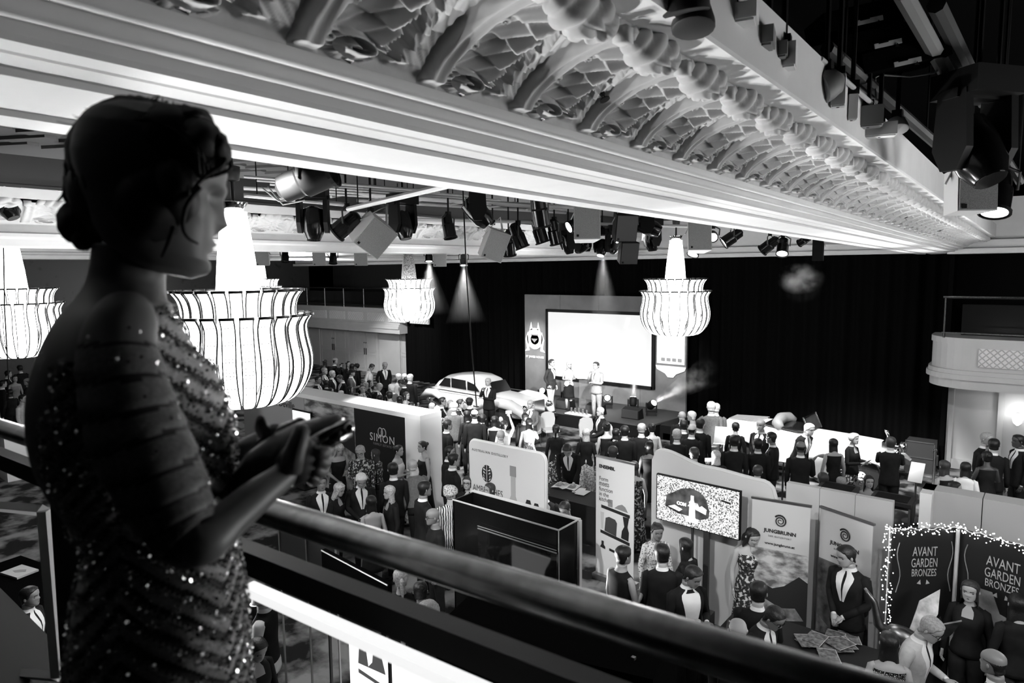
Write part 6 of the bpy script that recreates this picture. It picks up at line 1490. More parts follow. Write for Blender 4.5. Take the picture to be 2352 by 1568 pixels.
def speaker(px, py, d, yaw, tilt, label, size=(.36, .34, .5), body=None, face=None, top=6.78, roll=0.0):
    p = P(px, py, d); k = empty('hanging_speaker', p, 0, label, 'speaker', 'speakers on the pipes'); R = Matrix.Rotation(yaw, 3, 'Z') @ Matrix.Rotation(tilt, 3, 'X') @ Matrix.Rotation(roll, 3, 'Y')
    w_, dd, h = size; mb = MB(); vs = []
    for z in (-h/2, h/2):
        for x, y in ((-w_/2, -dd/2), (w_/2, -dd/2), (w_*.36, dd/2), (-w_*.36, dd/2)): vs.append(R @ Vector((x, y, z)))
    mb.add(vs, [(3, 2, 1, 0), (4, 5, 6, 7), (0, 1, 5, 4), (1, 2, 6, 5), (2, 3, 7, 6), (3, 0, 4, 7)]); cbn = mb.build('cabinet', body or M_spk, k)
    mb = MB(); mb.box(R @ Vector((0, -dd/2-.006, 0)), (w_*.94, .012, h*.95), M=R); grl = mb.build('grille', face or M_grille, cbn)
    mb = MB(); mb.box(R @ Vector((-w_*.36, -dd/2-.014, -h*.4)), (.03, .006, .03), M=R); mb.build('badge', M_black, k)
    mb = MB(); a, b, c = R @ Vector((-w_/2-.02, 0, .05)), R @ Vector((w_/2+.02, 0, .05)), R @ Vector((0, 0, h/2+.1)); mb.tube([a, a.lerp(c, .7)+Vector((0, 0, .08)), c+Vector((0, 0, .1)), b.lerp(c, .7)+Vector((0, 0, .08)), b], .016, 6, flat=.4); mb.build('bracket', M_light, k)
    hang(k, (R @ Vector((0, 0, h/2))).z+.12, top)
    return k
# pipes of the nearest lighting bay
def pipe(pts, r, label, m=None, name='lighting_pipe'):
    mb = MB(); mb.tube(pts, r, 8); o = mb.build(name, m or M_steel, smooth=True, auto=40); tag(o, label, 'pipe', 'lighting pipes')
    if name == 'lighting_pipe':
        for q in (pts[0].lerp(pts[-1], .12), pts[0].lerp(pts[-1], .88)):
            h_ = MB(); h_.tube([q, (q.x, q.y, 6.79 if -10.7 < q.x < -3.9 else 7.31)], .008, 5); h_.build('hanger', M_black, o)
    return o
M_pipe = mat('grey_pipe', .5, .5)
for i, (a, b, lab) in enumerate((((560, 432, 9.5), (1350, 478, 10.5), 'long lighting pipe above the largest chandelier'), ((800, 480, 7.5), (1060, 418, 5.2), 'slanting lighting pipe crossing under the beam'), ((560, 448, 8), (800, 470, 8.6), 'short lighting pipe holding the first moving head'), ((830, 500, 10.5), (1600, 520, 12.5), 'long lower lighting pipe with the stage spots'), ((820, 460, 11), (1300, 488, 12.5), 'upper lighting pipe behind the grey speaker'), ((540, 592, 18), (860, 588, 19), 'white lighting pipe in the second bay'))):
    pipe([P(*a), P(*b)], .028, lab, M_pipe if i < 5 else M_white)
for i in range(6):
    a, b = P(760+90*i, 452+6*i, 10), P(830+90*i, 440+6*i, 12.5); pipe([a, b], .02, 'thin cross tube over the lighting bay, %s from the chandelier' % ('first', 'second', 'third', 'fourth', 'fifth', 'sixth')[i], M_pipe)
for i in range(5):
    a, b = P(560+30*i, 405+9*i, 7.5+i*.5), P(1010+70*i, 440+10*i, 8.5+i*.6); pipe([a, b], .016, 'thin conduit under the lattice ceiling, %s from the scoop light' % ('first', 'second', 'third', 'fourth', 'fifth')[i], M_pipe if i % 2 else M_light, 'ceiling_conduit')
# cables
for i, (pts, lab) in enumerate((([(600, 430, 8), (640, 462, 8), (690, 455, 8), (725, 435, 8)], 'drooping cable left of the first moving head'), ([(615, 428, 8), (650, 470, 8), (700, 460, 8)], 'second drooping cable left of the first moving head'), ([(1063, 425, 9), (1066, 500, 9), (1072, 640, 9), (1082, 780, 9), (1095, 935, 9.5)], 'long black cable hanging down before the saloon car'), ([(8, 562, 11), (10, 700, 11), (20, 880, 11)], 'black cable hanging before the left chandelier'))):
    P3 = [P(*q) for q in pts]; sm = []
    for j in range(len(P3)-1):
        for t in range(6): sm.append(P3[j].lerp(P3[j+1], t/6))
    mb = MB(); mb.tube(sm+[P3[-1]], .010, 5); tag(mb.build('hanging_cable', M_light if i < 2 else M_black, smooth=True), lab, 'cable')
dn = lambda x, y, z=-1: Vector((x, y, z))
parcan(702, 412, 5.0, dn(.75, .5, .35), 'big black scoop light tucked under the beam', .13, .42, False, M_black)
movinghead(720, 512, 8.2, dn(.1, -.1), 'first large moving head with ring trim', 1.0)
parcan(797, 515, 8.6, dn(-.8, -.5, -.7), 'black spot tilted left beside grey speaker', .12, .36)
speaker(853, 535, 8.6, radians(70), radians(25), 'pale square speaker tilted over the crowd', (.42, .36, .42), roll=.6)
movinghead(926, 516, 9.2, dn(.25, 0), 'second large moving head right of pale speaker', .95)
parcan(1030, 520, 9.6, dn(.25, 0, -1), 'small black spot beside hanging cable', .09, .34)
movinghead(1096, 486, 7.5, dn(.5, .5, -.8), 'black moving head half under the beam', .9)
speaker(1132, 560, 10.5, radians(60), radians(15), 'pale slim speaker left of stage spots', (.36, .3, .46), roll=.3)
for i, (x, y, dd) in enumerate(((1190, 542, 10.8), (1238, 530, 11), (1273, 533, 11), (1240, 485, 8.6), (1168, 560, 11.5))):
    parcan(x, y, dd, dn(.3-.1*i, .25, -1), ('first of the black stage spots in a row', 'second of the black stage spots in a row', 'third of the black stage spots in a row', 'black spot above the row, close to beam', 'small black spot beside slim speaker')[i], .11, .4)
movinghead(1305, 560, 11.5, dn(.1, .2), 'moving head right of the spot row', .8)
speaker(1345, 512, 9.2, radians(40), radians(-6), 'tall grilled speaker under the beam centre', (.36, .34, .5))
movinghead(1338, 565, 12, dn(-1, .2, -.5), 'moving head tilted left below grilled speaker', .8); movinghead(1383, 568, 12, dn(.0, -.4, -1), 'lit moving head below grilled speaker', .75, True, power=250); movinghead(1412, 562, 12, dn(-.6, .5, -.8), 'moving head beside black wedge speaker', .8)
speaker(1440, 578, 11, radians(50), radians(15), 'small black wedge speaker over stage', (.3, .26, .36), M_black, M_dark); speaker(1432, 520, 10.2, radians(50), radians(15), 'black wedge speaker close to beam', (.34, .3, .4), M_black, M_dark)
movinghead(1497, 552, 11.5, dn(.05, .1), 'moving head beside chandelier rod', .85); movinghead(1488, 520, 10.6, dn(.8, .4, -.4), 'dark tangled moving head near chandelier rod', 1.0)
parcan(1325, 512, 9.8, dn(-.5, -.9, -.5), 'bright spot beside the grilled speaker', .09, .3, True, power=500)
speaker(1603, 545, 10.6, radians(35), radians(-8), 'grey speaker right of the chandelier rod', (.36, .34, .46))
parcan(1637, 541, 11, dn(.4, -.9, -.35), 'lit lamp beside the grey right speaker', .08, .2, True); parcan(1596, 572, 12, dn(-.1, -.6, -1), 'lit round lamp below grey speaker', .1, .24, True, power=300)
parcan(1682, 545, 12, dn(-.75, -.5, -.6), 'black spot with pale lens near beam end', .11, .36, True, power=0); parcan(1768, 562, 13, dn(-.8, 0, -.6), 'twin black spot, left one at beam end', .11, .36); parcan(1798, 566, 13, dn(.1, -.5, -.8), 'twin black spot, lit one at beam end', .11, .34, True)
parcan(1848, 552, 14, dn(-.8, .2, -.4), 'small spot beyond the twin spots', .08, .26); speaker(1881, 572, 14.5, 0, 0, 'narrow black column speaker at cornice', (.22, .2, .5), M_black, M_black)
# second bay silhouettes
for i, (x, y) in enumerate(((605, 590), (655, 588), (735, 590), (765, 592), (830, 590), (985, 588), (1010, 592), (1065, 597))):
    (parcan if i % 2 else speaker)(*((x, y, 17.5, dn(.2, -.2), 'small far spot in the second bay, %s from the left' % ('', 'first', '', 'second', '', 'third', '', 'fourth')[i], .1, .3, i in (5, 7), None, 6.78, 400 if i in (5, 7) else 0) if i % 2 else (x, y, 17.5, .8, .2, 'small far speaker in the second bay, %s from the left' % ('first', '', 'second', '', 'third', '', 'fourth', '')[i], (.34, .3, .4))))
movinghead(14, 470, 9.5, dn(.4, .3), 'black moving head at the left edge', 1.0)
parcan(44, 440, 11, dn(.2, -.5, -1), 'small white lamp at the left edge', .08, .2, False, M_white); parcan(150, 447, 11, dn(.3, -1, -.2), 'round pale lamp beside the white box', .1, .2, False, M_white)
k = empty('junction_box', P(122, 444, 11), 0, 'white box lamp near the left edge', 'lamp'); mb = MB(); mb.box((0, 0, 0), (.22, .2, .16)); mb.build('box', M_white, k); hang(k, .08)
# --- dark bay above the camera
TOP2 = 7.3
def flood(px, py, d, aim, label, r=.075, m=None, lit=False):
    p = P(px, py, d); k = empty('round_floodlight', p, 0, label, 'spotlight', 'round floodlights'); R = orient(aim)
    mb = MB(); mb.lathe([(r*.3, -r*1.1), (r*.8, -r*.7), (r, 0), (r, r*.3), (r*.9, r*.35)], 18, (0, 0, 0), R); mb.build('reflector', m or M_dark, k, smooth=True, auto=50); mb = MB(); mb.lathe([(r*.2, r*.2), (r*.86, r*.3), (r*.86, r*.31)], 16, (0, 0, 0), R); mb.build('lens', M_lens if lit else M_glassdark, k, smooth=True); hang(k, r, TOP2); return k
def boxlamp(px, py, d, rz, label, size=(.16, .09, .07), m=None):
    p = P(px, py, d); k = empty('box_lamp', p, rz, label, 'lamp', 'box lamps'); mb = MB(); mb.box((0, 0, 0), size); mb.box((0, 0, -size[2]/2-.004), (size[0]*.9, size[1]*.8, .008)); mb.build('housing', m or M_white, k); mb = MB(); mb.cyl((0, 0, -size[2]/2-.01), (0, 0, -size[2]/2-.005), .008, 8); mb.build('sensor', M_black, k); hang(k, size[2]/2, TOP2); return k
flood(1575, 12, 2.15, (0, .2, -1), 'dark round floodlight at top beside the cove'); flood(1592, 52, 2.2, (.1, -.2, -1), 'dark round floodlight hanging below another', .07)
boxlamp(1678, 38, 2.6, .25, 'first pale box lamp under dark ceiling', (.20, .11, .06)); boxlamp(1724, 92, 2.85, .25, 'second dimmer box lamp under dark ceiling', (.19, .12, .07), M_mid); boxlamp(1800, 130, 3.05, .2, 'pale box lamp with bulb arm', (.11, .1, .10)); boxlamp(1765, 118, 3.0, .25, 'grey strip lamp next to pale box lamp', (.16, .07, .06), M_mid)
flood(1897, 197, 3.6, (-.7, -.5, -.4), 'grey ring floodlight on the track', .085, M_mid); boxlamp(1926, 208, 3.65, .2, 'pale adapter box of ring floodlight', (.07, .07, .16)); boxlamp(1957, 238, 4.0, .5, 'slim pale hook lamp on the track', (.05, .06, .18))
boxlamp(1994, 268, 4.3, .25, 'grey box lamp at track end', (.17, .12, .12), M_mid); boxlamp(2020, 298, 4.4, .25, 'pale box lamp at track end', (.2, .1, .08)); flood(2060, 292, 4.5, (.2, -.4, -1), 'pale dish lamp at track end', .07, M_light)
pipe([P(1690, 40, 2.9), P(1880, 140, 3.6), P(2010, 235, 4.5)], .02, 'dark track rail above the lamps', M_dark, 'track_rail'); pipe([P(1885, 135, 3.5), P(2005, 240, 4.3)], .014, 'bright track section beside ring floodlight', M_light, 'track_rail')
pipe([P(2070, -20, 3.6), P(2182, 180, 4.6)], .05, 'thick grey conduit across the dark ceiling', mat('conduit_grey', .18, .6), 'conduit_pipe'); pipe([P(1900, 110, 3.9), P(2150, 330, 5.5)], .04, 'dark pipe parallel to the cove', M_dark); pipe([P(2150, 10, 3.8), P(2262, 235, 5.2)], .05, 'dark square beam beyond the conduit', M_dark, 'steel_beam')
for i, (x, y) in enumerate(((1997, 47), (2040, 100), (2085, 142))):
    p = P(x, y, 4.2); k = empty('warning_label', p, radians(38), 'white warning label on black duct, %s one' % ('upper', 'middle', 'lower')[i], 'label'); mb = MB(); mb.box((0, .0, 0), (.17, .004, .03), M=Matrix.Rotation(-.2, 3, 'Y')); mb.build('sticker', M_light, k); mb = MB(); mb.prism([(.04, -.01), (.07, -.01), (.055, .012)], .002, (0, -.005, -.01), (1, 0, 0), (0, 0, 1)); mb.box((-.03, -.004, .006), (.06, .003, .006), M=Matrix.Rotation(-.2, 3, 'Y')); mb.build('warning_print', M_black, k)
    mb = MB(); mb.box((.0, .16, .05), (.55, .3, .12), M=Matrix.Rotation(-.2, 3, 'Y')); mb.build('duct', M_void, k)
pts = [P(2010, 178, 4.4), P(2022, 172, 4.4), P(2090, 176, 4.4), P(2145, 168, 4.4), P(2172, 145, 4.4)]; mb = MB(); mb.tube([P(2012, 230, 4.4)]+pts, .006, 5); tag(mb.build('looping_cable', M_light, smooth=True), 'thin pale cable looping to the conduit', 'cable')
movinghead(2238, 345, 4.4, dn(.35, -.25, -.7), 'large black moving head at the right edge', 1.15, top=TOP2); speaker(2222, 440, 4.7, radians(35), radians(-4), 'grilled grey speaker at the right edge', (.26, .24, .30), top=TOP2, face=mat('grille_dim', .2, .6, noise=.4, scale=200)); parcan(2292, 440, 4.9, dn(-.05, -.45, -1), 'lit black spot at the right edge', .095, .34, True, top=TOP2, power=300); flood(2278, 405, 4.6, (.4, -.8, -.5), 'lit slim lens of right moving head', .05, M_black, True)
pipe([P(2290, 330, 4.8), P(2345, 420, 4.9)], .03, 'short grey pipe behind the right moving head', M_dark)
# working spots on the pipes that light the booths and the crowd
WK = 1.0
for i, (pos, aim, pw, sp_) in enumerate((((-4.2, 2.2, 6.2), (-6.6, 8.2, 1.6), 750, 40), ((-3.2, 3.0, 6.2), (-3.9, 8.9, 1.4), 520, 34), ((0.3, 2.4, 6.3), (-1.8, 9.2, 1.4), 330, 44), ((-6.6, 3.0, 6.2), (-10.5, 8.8, 1.4), 1700, 42), ((-8.5, 7.0, 6.3), (-12.5, 15.0, 1.2), 2600, 50), ((-5.5, 10.0, 6.2), (-9.0, 16.0, 1.0), 1800, 56), ((-14.2, 9.0, 6.2), (-11.4, 10.2, 2.2), 900, 40), ((-6.2, 11.5, 6.2), (-12.6, 19.0, 1.6), 3600, 26), ((0.6, 9.5, 6.4), (0.3, 17.5, 1.2), 380, 60), ((-20.5, 13.0, 6.2), (-26.5, 21.5, 1.8), 2400, 60))):
    k = empty('stage_par', pos, 0, 'black working spot on the upper pipes aimed at %s' % ('the spirits backdrop', 'the television stand', 'the spa banners', 'the long dark-panelled booth', 'the saloon car crowd', 'the stage audience', 'the white booth top', 'the speakers on stage', 'the side balcony wall', 'the far doors')[i], 'spotlight', 'working spots'); a = (Vector(aim)-Vector(pos)).normalized(); R = orient(a); mb = MB(); mb.lathe([(.05, -.2), (.09, -.12), (.1, .16)], 14, (0, 0, 0), R); mb.build('can', M_black, k, smooth=True); hang(k, .1, 7.3); lamp('working_spot', 'SPOT', Vector(pos)+a*.25, pw*WK, aim, .08, sp_, .7)
# ================================================================ BALCONY RAILING (near)
mb = MB(); mb.box((-1.5, -1.6, 3.58), (8, 4.9, 0.12)); struct(mb.build('floor.001', M_dark), 'dark balcony floor under the woman')
rl = empty('balcony_railing', (-2.75, 0.65, 4.67), 0, 'polished bronze balcony railing running past the woman', 'railing')
RD = Vector((1, 0.0726, 0.008)).normalized()
def rp(t, dz=0.0, dy=0.0): return RD*t+Vector((0, dy, dz))
M_bronzerail = mat('bronze_handrail', 0.38, 0.27, 1.0, noise=0.5, scale=14)
M_raildark = mat('rail_dark', 0.010, 0.45)
mb = MB(); mb.tube([rp(-1.5), rp(0.6), rp(1.6), rp(2.4), rp(3.2), rp(4.2)], 0.036, 20, flat=0.8, up=(0, 0, 1)); mb.build('handrail', M_bronzerail, rl, smooth=True)
mb = MB(); mb.box(rp(1.4, -.125, .0), (5.8, .045, .055), M=Matrix.Rotation(0.0726, 3, 'Z')); mb.build('mid_rail', M_raildark, rl)
mb = MB(); mb.box(rp(2.95, -.262, .06), (3.4, .035, .022), M=Matrix.Rotation(0.0726, 3, 'Z')); mb.build('low_rail', mat('low_rail_glow', .9, .35, emit=.45), rl)  # bar given its own glow in place of bright light falling on it
for t in (-.6, 1.05, 3.55):
    mb = MB(); mb.tube([rp(t, -.02), rp(t, -1.0)], .018, 8); mb.build('post', M_raildark, rl)
FY = 0.70
def fr(px, py): return AY(px, py, FY)-rl.location
mb = MB(); q = [fr(-60, 1158), fr(100, 1172), fr(132, 1552), fr(-60, 1538)]
for a, b in zip(q, q[1:]): mb.tube([a, b], .021, 4)
mb.build('grey_frame', mat('frame_grey', .75, .5), rl)
q = [fr(112, 1110), fr(300, 1120), fr(300, 1700), fr(150, 1700)]
mb = MB(); mb.add([v for v in q]+[v+Vector((0, .03, 0)) for v in q], [(0, 1, 2, 3), (7, 6, 5, 4), (0, 4, 5, 1), (1, 5, 6, 2), (2, 6, 7, 3), (3, 7, 4, 0)]); mb.build('dark_panel', M_black, rl)
# ================================================================ THE WOMAN AT THE RAILING
BB = -ray(350, 900); BB.z = 0; BB.normalize(); BA = Vector((-BB.y, BB.x, 0)); COSW = abs(BB.dot(Vector((sin(YAW), -cos(YAW), 0)))); D0 = 0.98
feet = P(370, 1400, D0); feet.z = 3.64
wm = empty('person', feet, 0, 'woman in sequinned dress holding a clutch at the railing', 'person')
def Q(px, py, d): return P(px, py, d)-feet
def px2m(d): return d/FPX*(COSW if True else 1)
RINGS = [(560, 212, 385, .055, 1.0), (610, 205, 385, .055, 1.0), (650, 195, 383, .06, 1.0), (685, 172, 386, .09, 1.0), (720, 140, 398, .135, .99), (780, 106, 432, .16, .98), (850, 82, 490, .165, .98), (920, 73, 524, .165, .98), (1000, 80, 545, .155, .98), (1080, 108, 546, .14, .98), (1160, 160, 541, .125, .98), (1230, 204, 540, .12, .98), (1300, 190, 554, .135, .98), (1380, 176, 567, .155, .98), (1470, 164, 574, .17, .98), (1568, 158, 580, .175, .98), (1720, 150, 592, .175, .98), (2000, 150, 600, .17, .98), (2400, 130, 620, .18, .98), (3050, 110, 640, .19, .98)]
def ringat(py):
    k = 0
    while k < len(RINGS)-2 and py > RINGS[k+1][0]: k += 1
    a, b = RINGS[k], RINGS[k+1]; f = max(0, min(1, (py-a[0])/(b[0]-a[0])))
    p0, p3 = RINGS[max(k-1, 0)], RINGS[min(k+2, len(RINGS)-1)]
    out = []
    for i in range(1, 5):
        m1 = (b[i]-p0[i])/max(1e-6, (b[0]-p0[0]))*(b[0]-a[0]); m2 = (p3[i]-a[i])/max(1e-6, (p3[0]-a[0]))*(b[0]-a[0])
        out.append((2*f**3-3*f*f+1)*a[i]+(f**3-2*f*f+f)*m1+(-2*f**3+3*f*f)*b[i]+(f**3-f*f)*m2)
    return out
def Ssurf(py, ph, off=0.0):
    """dress surface; ph = 0 towards image right, pi/2 towards the camera, pi image left"""
    xl, xr, bt, d = ringat(py); hw = (xr-xl)/2*px2m(d)*.985+off; c = Q((xl+xr)/2, py, d)
    e = 0.9; cc, ss = cos(ph), sin(ph)
    return c+BA*(hw*math.copysign(abs(cc)**e, cc))+BB*((bt+off)*math.copysign(abs(ss)**e, ss))
def pxof(py, ph):
    xl, xr, bt, d = ringat(py); return (xl+xr)/2+(xr-xl)/2*cos(ph)
def zig(x):
    if x < 290: return 150*min(1.4, (290-x)/130)
    if x < 500: return 150*(x-290)/210
    return 150-60*(x-500)/70
NR, NA = 210, 128
ys = [560+(1760-560)*i/(NR-30) for i in range(NR-29)]+[1760+(3050-1760)*i/28 for i in range(1, 29)]
def dresscell(py, ph):
    x = pxof(py, ph)
    front = sin(ph) > -0.2
    if py < 700+60*(cos(ph) < 0)+ (0 if cos(ph) > -.2 else 40): return 0
    if py < 1170 and cos(ph) < -0.62 and py < 1170-260*(0.0 if cos(ph) < -.75 else 1): return 0
    t = ((py-zig(x))/46.0) % 1.0
    return 2 if t < 0.36 else (3 if t < 0.50 else 1)
mb = MB(); rr = []
for i, py in enumerate(ys):
    row = []
    for j in range(NA):
        ph = 2*pi*j/NA; k = dresscell(py, ph); row.append(Ssurf(py, ph, {0: 0, 1: .004, 2: 0.0, 3: .007}[k]))
    rr.append(row)
M_wskin = mat('woman_skin', .15, .45); M_dress = mat('dress_tulle', .56, .6, noise=.25, scale=300); M_dressdark = mat('dress_dark_band', .008, .6); M_dressbead = mat('dress_beadwork', .22, .3, noise=.9, scale=260)
mb.loft(rr, True, True, None, lambda i, j: dresscell((ys[i]+ys[min(i+1, len(ys)-1)])/2, 2*pi*(j+.5)/NA))
# head
hh = .236; RHd = Matrix((BA.cross(Vector((0, 0, 1))), BA, Vector((0, 0, 1)))).transposed() @ Matrix.Rotation(radians(4), 3, 'Z') @ Matrix.Rotation(radians(-13), 3, 'X')
HC = Q(352, 432, .97)
def TW(p): return HC+RHd @ (Vector(p)*hh)
hn, hr = 96, 90; zs = [-.5+0.985*i/(hr-1) for i in range(hr)]
def face_pt(th, z):
    p = head_pt(th, z, 0, True); t = (th+pi) % (2*pi)-pi
    p.y -= .035*math.exp(-(t/.20)**2)*math.exp(-((z+.10)/.09)**2)
    p.y += .018*math.exp(-(t/.3)**2)*(math.exp(-((z+.255)/.018)**2)+math.exp(-((z+.31)/.018)**2))-.012*math.exp(-(t/.3)**2)*math.exp(-((z+.283)/.010)**2)
    p.y += .03*math.exp(-(t/.3)**2)*math.exp(-((z+.43)/.05)**2)
    for s_ in (-1, 1): p.y += .012*math.exp(-((t-s_*.42)/.1)**2-((z-.005)/.02)**2); p.x += s_*.012*math.exp(-((t-s_*.8)/.25)**2-((z+.08)/.08)**2)
    return p
mb.loft([[TW(face_pt(2*pi*(j+.5)/hn, z)) for j in range(hn)] for z in zs], True, True, 0)
# right arm (towards the camera) in its tiered sleeve
ARMP = [(300, 705, .86, 52), (288, 735, .84, 78), (272, 800, .82, 92), (288, 900, .80, 104), (318, 1000, .79, 114), (362, 1095, .78, 110), (402, 1180, .775, 96), (440, 1235, .77, 76), (470, 1243, .77, 66), (520, 1198, .80, 58), (585, 1142, .84, 50), (640, 1100, .88, 40), (662, 1080, .895, 37)]
def cr(keys, n):
    out = []
    for i in range(n):
        t = i/(n-1)*(len(keys)-1); k = min(int(t), len(keys)-2); f = t-k
        p0 = keys[max(k-1, 0)]; p1 = keys[k]; p2 = keys[k+1]; p3 = keys[min(k+2, len(keys)-1)]
        out.append([0.5*((2*b)+(-a+c)*f+(2*a-5*b+4*c-d)*f*f+(-a+3*b-3*c+d)*f**3) for a, b, c, d in zip(p0, p1, p2, p3)])
    return out
AR = cr(ARMP, 140); nsl = int(140*7.6/12)
pts = [Q(a[0], a[1], a[2]) for a in AR]; rad = []
for i, a in enumerate(AR):
    r = a[3]*px2m(a[2])
    if 22 < i < nsl: ph = ((i-22)/8.2) % 1.0; r *= 1.0+.055*ph
    elif i >= nsl: r *= .92
    rad.append(r)
def armk(i, j):
    if i < 20 or i >= nsl: return 0
    e = i-3.5*cos(2*pi*j/40)
    return 0 if e < 21 else (2 if ((e-22)/8.2) % 1.0 < .17 else 4)
rings = []; nrm = None
for i in range(140):
    t = (pts[min(i+1, 139)]-pts[max(i-1, 0)]).normalized(); a_ = BB if nrm is None else nrm; nrm = (a_-t*a_.dot(t)).normalized(); bt_ = t.cross(nrm); row = []
    for j in range(40):
        r = AR[i][3]*px2m(AR[i][2])*(.92 if i >= nsl else 1.0); e = i-3.5*cos(2*pi*j/40)
        if 22 < e < nsl-1: r *= 1.0+.06*(((e-22)/8.2) % 1.0)
        row.append(pts[i]+(nrm*(cos(2*pi*j/40)*.95)+bt_*sin(2*pi*j/40))*r)
    rings.append(row)
mb.loft(rings, True, True, None, armk)
# left upper arm hidden behind the torso, forearm reaching to the clutch
mb.tube([Q(390, 840, 1.10), Q(430, 960, 1.12), Q(490, 1070, 1.11), Q(560, 1055, 1.09), Q(620, 1018, 1.06), Q(640, 1005, 1.05)], [.04, .038, .036, .032, .027, .024], 16, True, 0)
# right hand: palm, thumb on the clutch, four fingers curled round its underside
mb.tube([Q(655, 1086, .89), Q(685, 1062, .905), Q(708, 1050, .915), Q(722, 1048, .92)], [.024, .030, .032, .022], 16, True, 0, flat=.62, up=BB)
mb.tube([Q(668, 1082, .885), Q(674, 1045, .882), Q(686, 1012, .885), Q(693, 988, .895), Q(696, 978, .90)], [.015, .0145, .0125, .0115, .006], 12, True, 0)
for i, (x0, y0, x1, y1, x2, y2, l) in enumerate(((716, 1036, 744, 1040, 752, 1028, .0105), (716, 1052, 742, 1062, 748, 1046, .011), (710, 1068, 734, 1084, 744, 1066, .0105), (702, 1082, 722, 1102, 734, 1088, .0095))):
    mb.tube([Q(x0, y0, .915), Q((x0+x1)/2, (y0+y1)/2+3, .91), Q(x1, y1, .925), Q((x1+x2)/2+1, (y1+y2)/2, .945), Q(x2, y2, .965)], [l, l, l*.98, l*.9, l*.6], 12, True, 0)
# left hand fingers over the far side of the clutch
mb.tube([Q(620, 1012, 1.06), Q(645, 1000, 1.04)], [.026, .03], 12, True, 0, flat=.6)
for i in range(4): mb.tube([Q(640+12*i, 1000-4*i, 1.04), Q(652+12*i, 985-5*i, 1.025), Q(660+12*i, 985-5*i, 1.0)], [.0095, .009, .006], 10, True, 0)
mb.tube([Q(612, 1000, 1.04), Q(600, 978, 1.02), Q(598, 962, 1.0)], [.012, .011, .006], 10, True, 0)
# legs and feet under the gown
for s in (-1, 1):
    b0 = Vector((0, 0, 0))+BA*.02+BB*(.08*s); mb.tube([b0+Vector((0, 0, .9)), b0+Vector((0, 0, .45)), b0+Vector((0, 0, .08))], [.075, .05, .032], 12, True, 0); mb.tube([b0-BA*.03+Vector((0, 0, .05)), b0+BA*.06+Vector((0, 0, .04)), b0+BA*.15+Vector((0, 0, .02))], [.03, .034, .016], 10, True, 2)
M_sleeve = mat('sleeve_tulle', .15, .55, noise=.3, scale=200)
body = mb.build('body', [M_wskin, M_dress, M_dressdark, M_dressbead, M_sleeve], wm, smooth=True)
# hair: swept-up mass with low bun, fringe and loose strands
rnd = random.Random(11); hb = MB()
def blob(px, py, d, rx, rz, rb, nz=.06, n=28, m=18, sh=0.0):
    c = Q(px, py, d); k = px2m(d); rows = []
    for i in range(m+1):
        t = -pi/2+pi*i/m; t = max(-1.52, min(1.52, t)); row = []
        for j in range(n):
            a = 2*pi*j/n; q = 1+nz*(sin(3*a+5*t+px)*.5+sin(7*a-4*t)*.3+rnd.uniform(-.3, .3))
            row.append(c+BA*(rx*k*q*cos(t)*cos(a)+sh*k*sin(t)*rz)+BB*(rb*q*cos(t)*sin(a))+Vector((0, 0, rz*k/COSW*q*sin(t))))
        rows.append(row)
    hb.loft(rows)
blob(318, 375, .985, 160, 146, .098, .03); blob(270, 440, .985, 112, 122, .094, .03); blob(390, 340, .97, 118, 98, .088, .03); blob(455, 345, .955, 68, 72, .07, .05); blob(498, 352, .955, 34, 48, .05, .08)
blob(345, 470, .935, 92, 92, .07, .05); blob(400, 440, .925, 62, 78, .05, .06); blob(182, 505, .985, 38, 42, .035, .08); blob(192, 545, .98, 30, 30, .03, .1); blob(215, 500, .985, 40, 60, .045, .06)
blob(250, 292, .985, 50, 44, .05, .08); blob(310, 262, .98, 72, 36, .06, .08); blob(186, 350, .985, 34, 50, .05, .08); blob(172, 425, .985, 26, 46, .045, .1); blob(430, 285, .97, 66, 38, .06, .08); blob(178, 512, .985, 46, 48, .04, .1)
def strand(pts, r=.0016):
    sm = cr([list(q) for q in pts], 14); hb.tube([Q(*q) for q in sm], [r*(1-.6*i/13) for i in range(14)], 5)
for i in range(46):
    a = rnd.uniform(.1, 3.0); e = rnd.uniform(.97, 1.04); x0, y0 = 330+172*e*cos(a), 385-160*e*sin(a)
    strand([(x0, y0, .98+rnd.uniform(-.05, .05)), (x0+rnd.uniform(-30, 10), y0+rnd.uniform(0, 25), .97), (x0-rnd.uniform(20, 70), y0+rnd.uniform(0, 50), .98)], .0011)
for q in ([(168, 395, .98), (150, 420, .98), (146, 445, .98), (132, 462, .98)], [(172, 430, .98), (150, 452, .98), (158, 472, .98), (140, 490, .98)], [(150, 500, .98), (138, 515, .98), (142, 530, .98)], [(520, 350, .95), (530, 385, .94), (505, 400, .93), (470, 410, .92), (440, 425, .92)], [(500, 330, .94), (516, 372, .92), (480, 398, .91), (440, 440, .90), (420, 480, .90)], [(460, 430, .90), (430, 470, .89), (420, 520, .89), (430, 545, .885), (455, 560, .88)], [(400, 520, .89), (385, 560, .9), (372, 590, .91)]): strand(q, .004)
for k in range(110):
    be = rnd.uniform(-1.1, 1.1); sc = rnd.uniform(1.0, 1.035); a0 = rnd.uniform(-.1, .5); a1 = rnd.uniform(2.6, 3.5); q = []
    for i in range(9):
        a = a0+(a1-a0)*i/8; rx_, rz_ = 172*sc*(.55+.45*cos(be)), 160*sc*(.45+.55*cos(be)); q.append((322+rx_*cos(a)+rnd.uniform(-3, 3), 392-rz_*sin(a)+rnd.uniform(-3, 3), .98-.105*sin(be)))
    strand(q, rnd.uniform(.0012, .0028))
hb.build('hair', mat('woman_hair', .006, .55, spec=.3), wm, smooth=True)
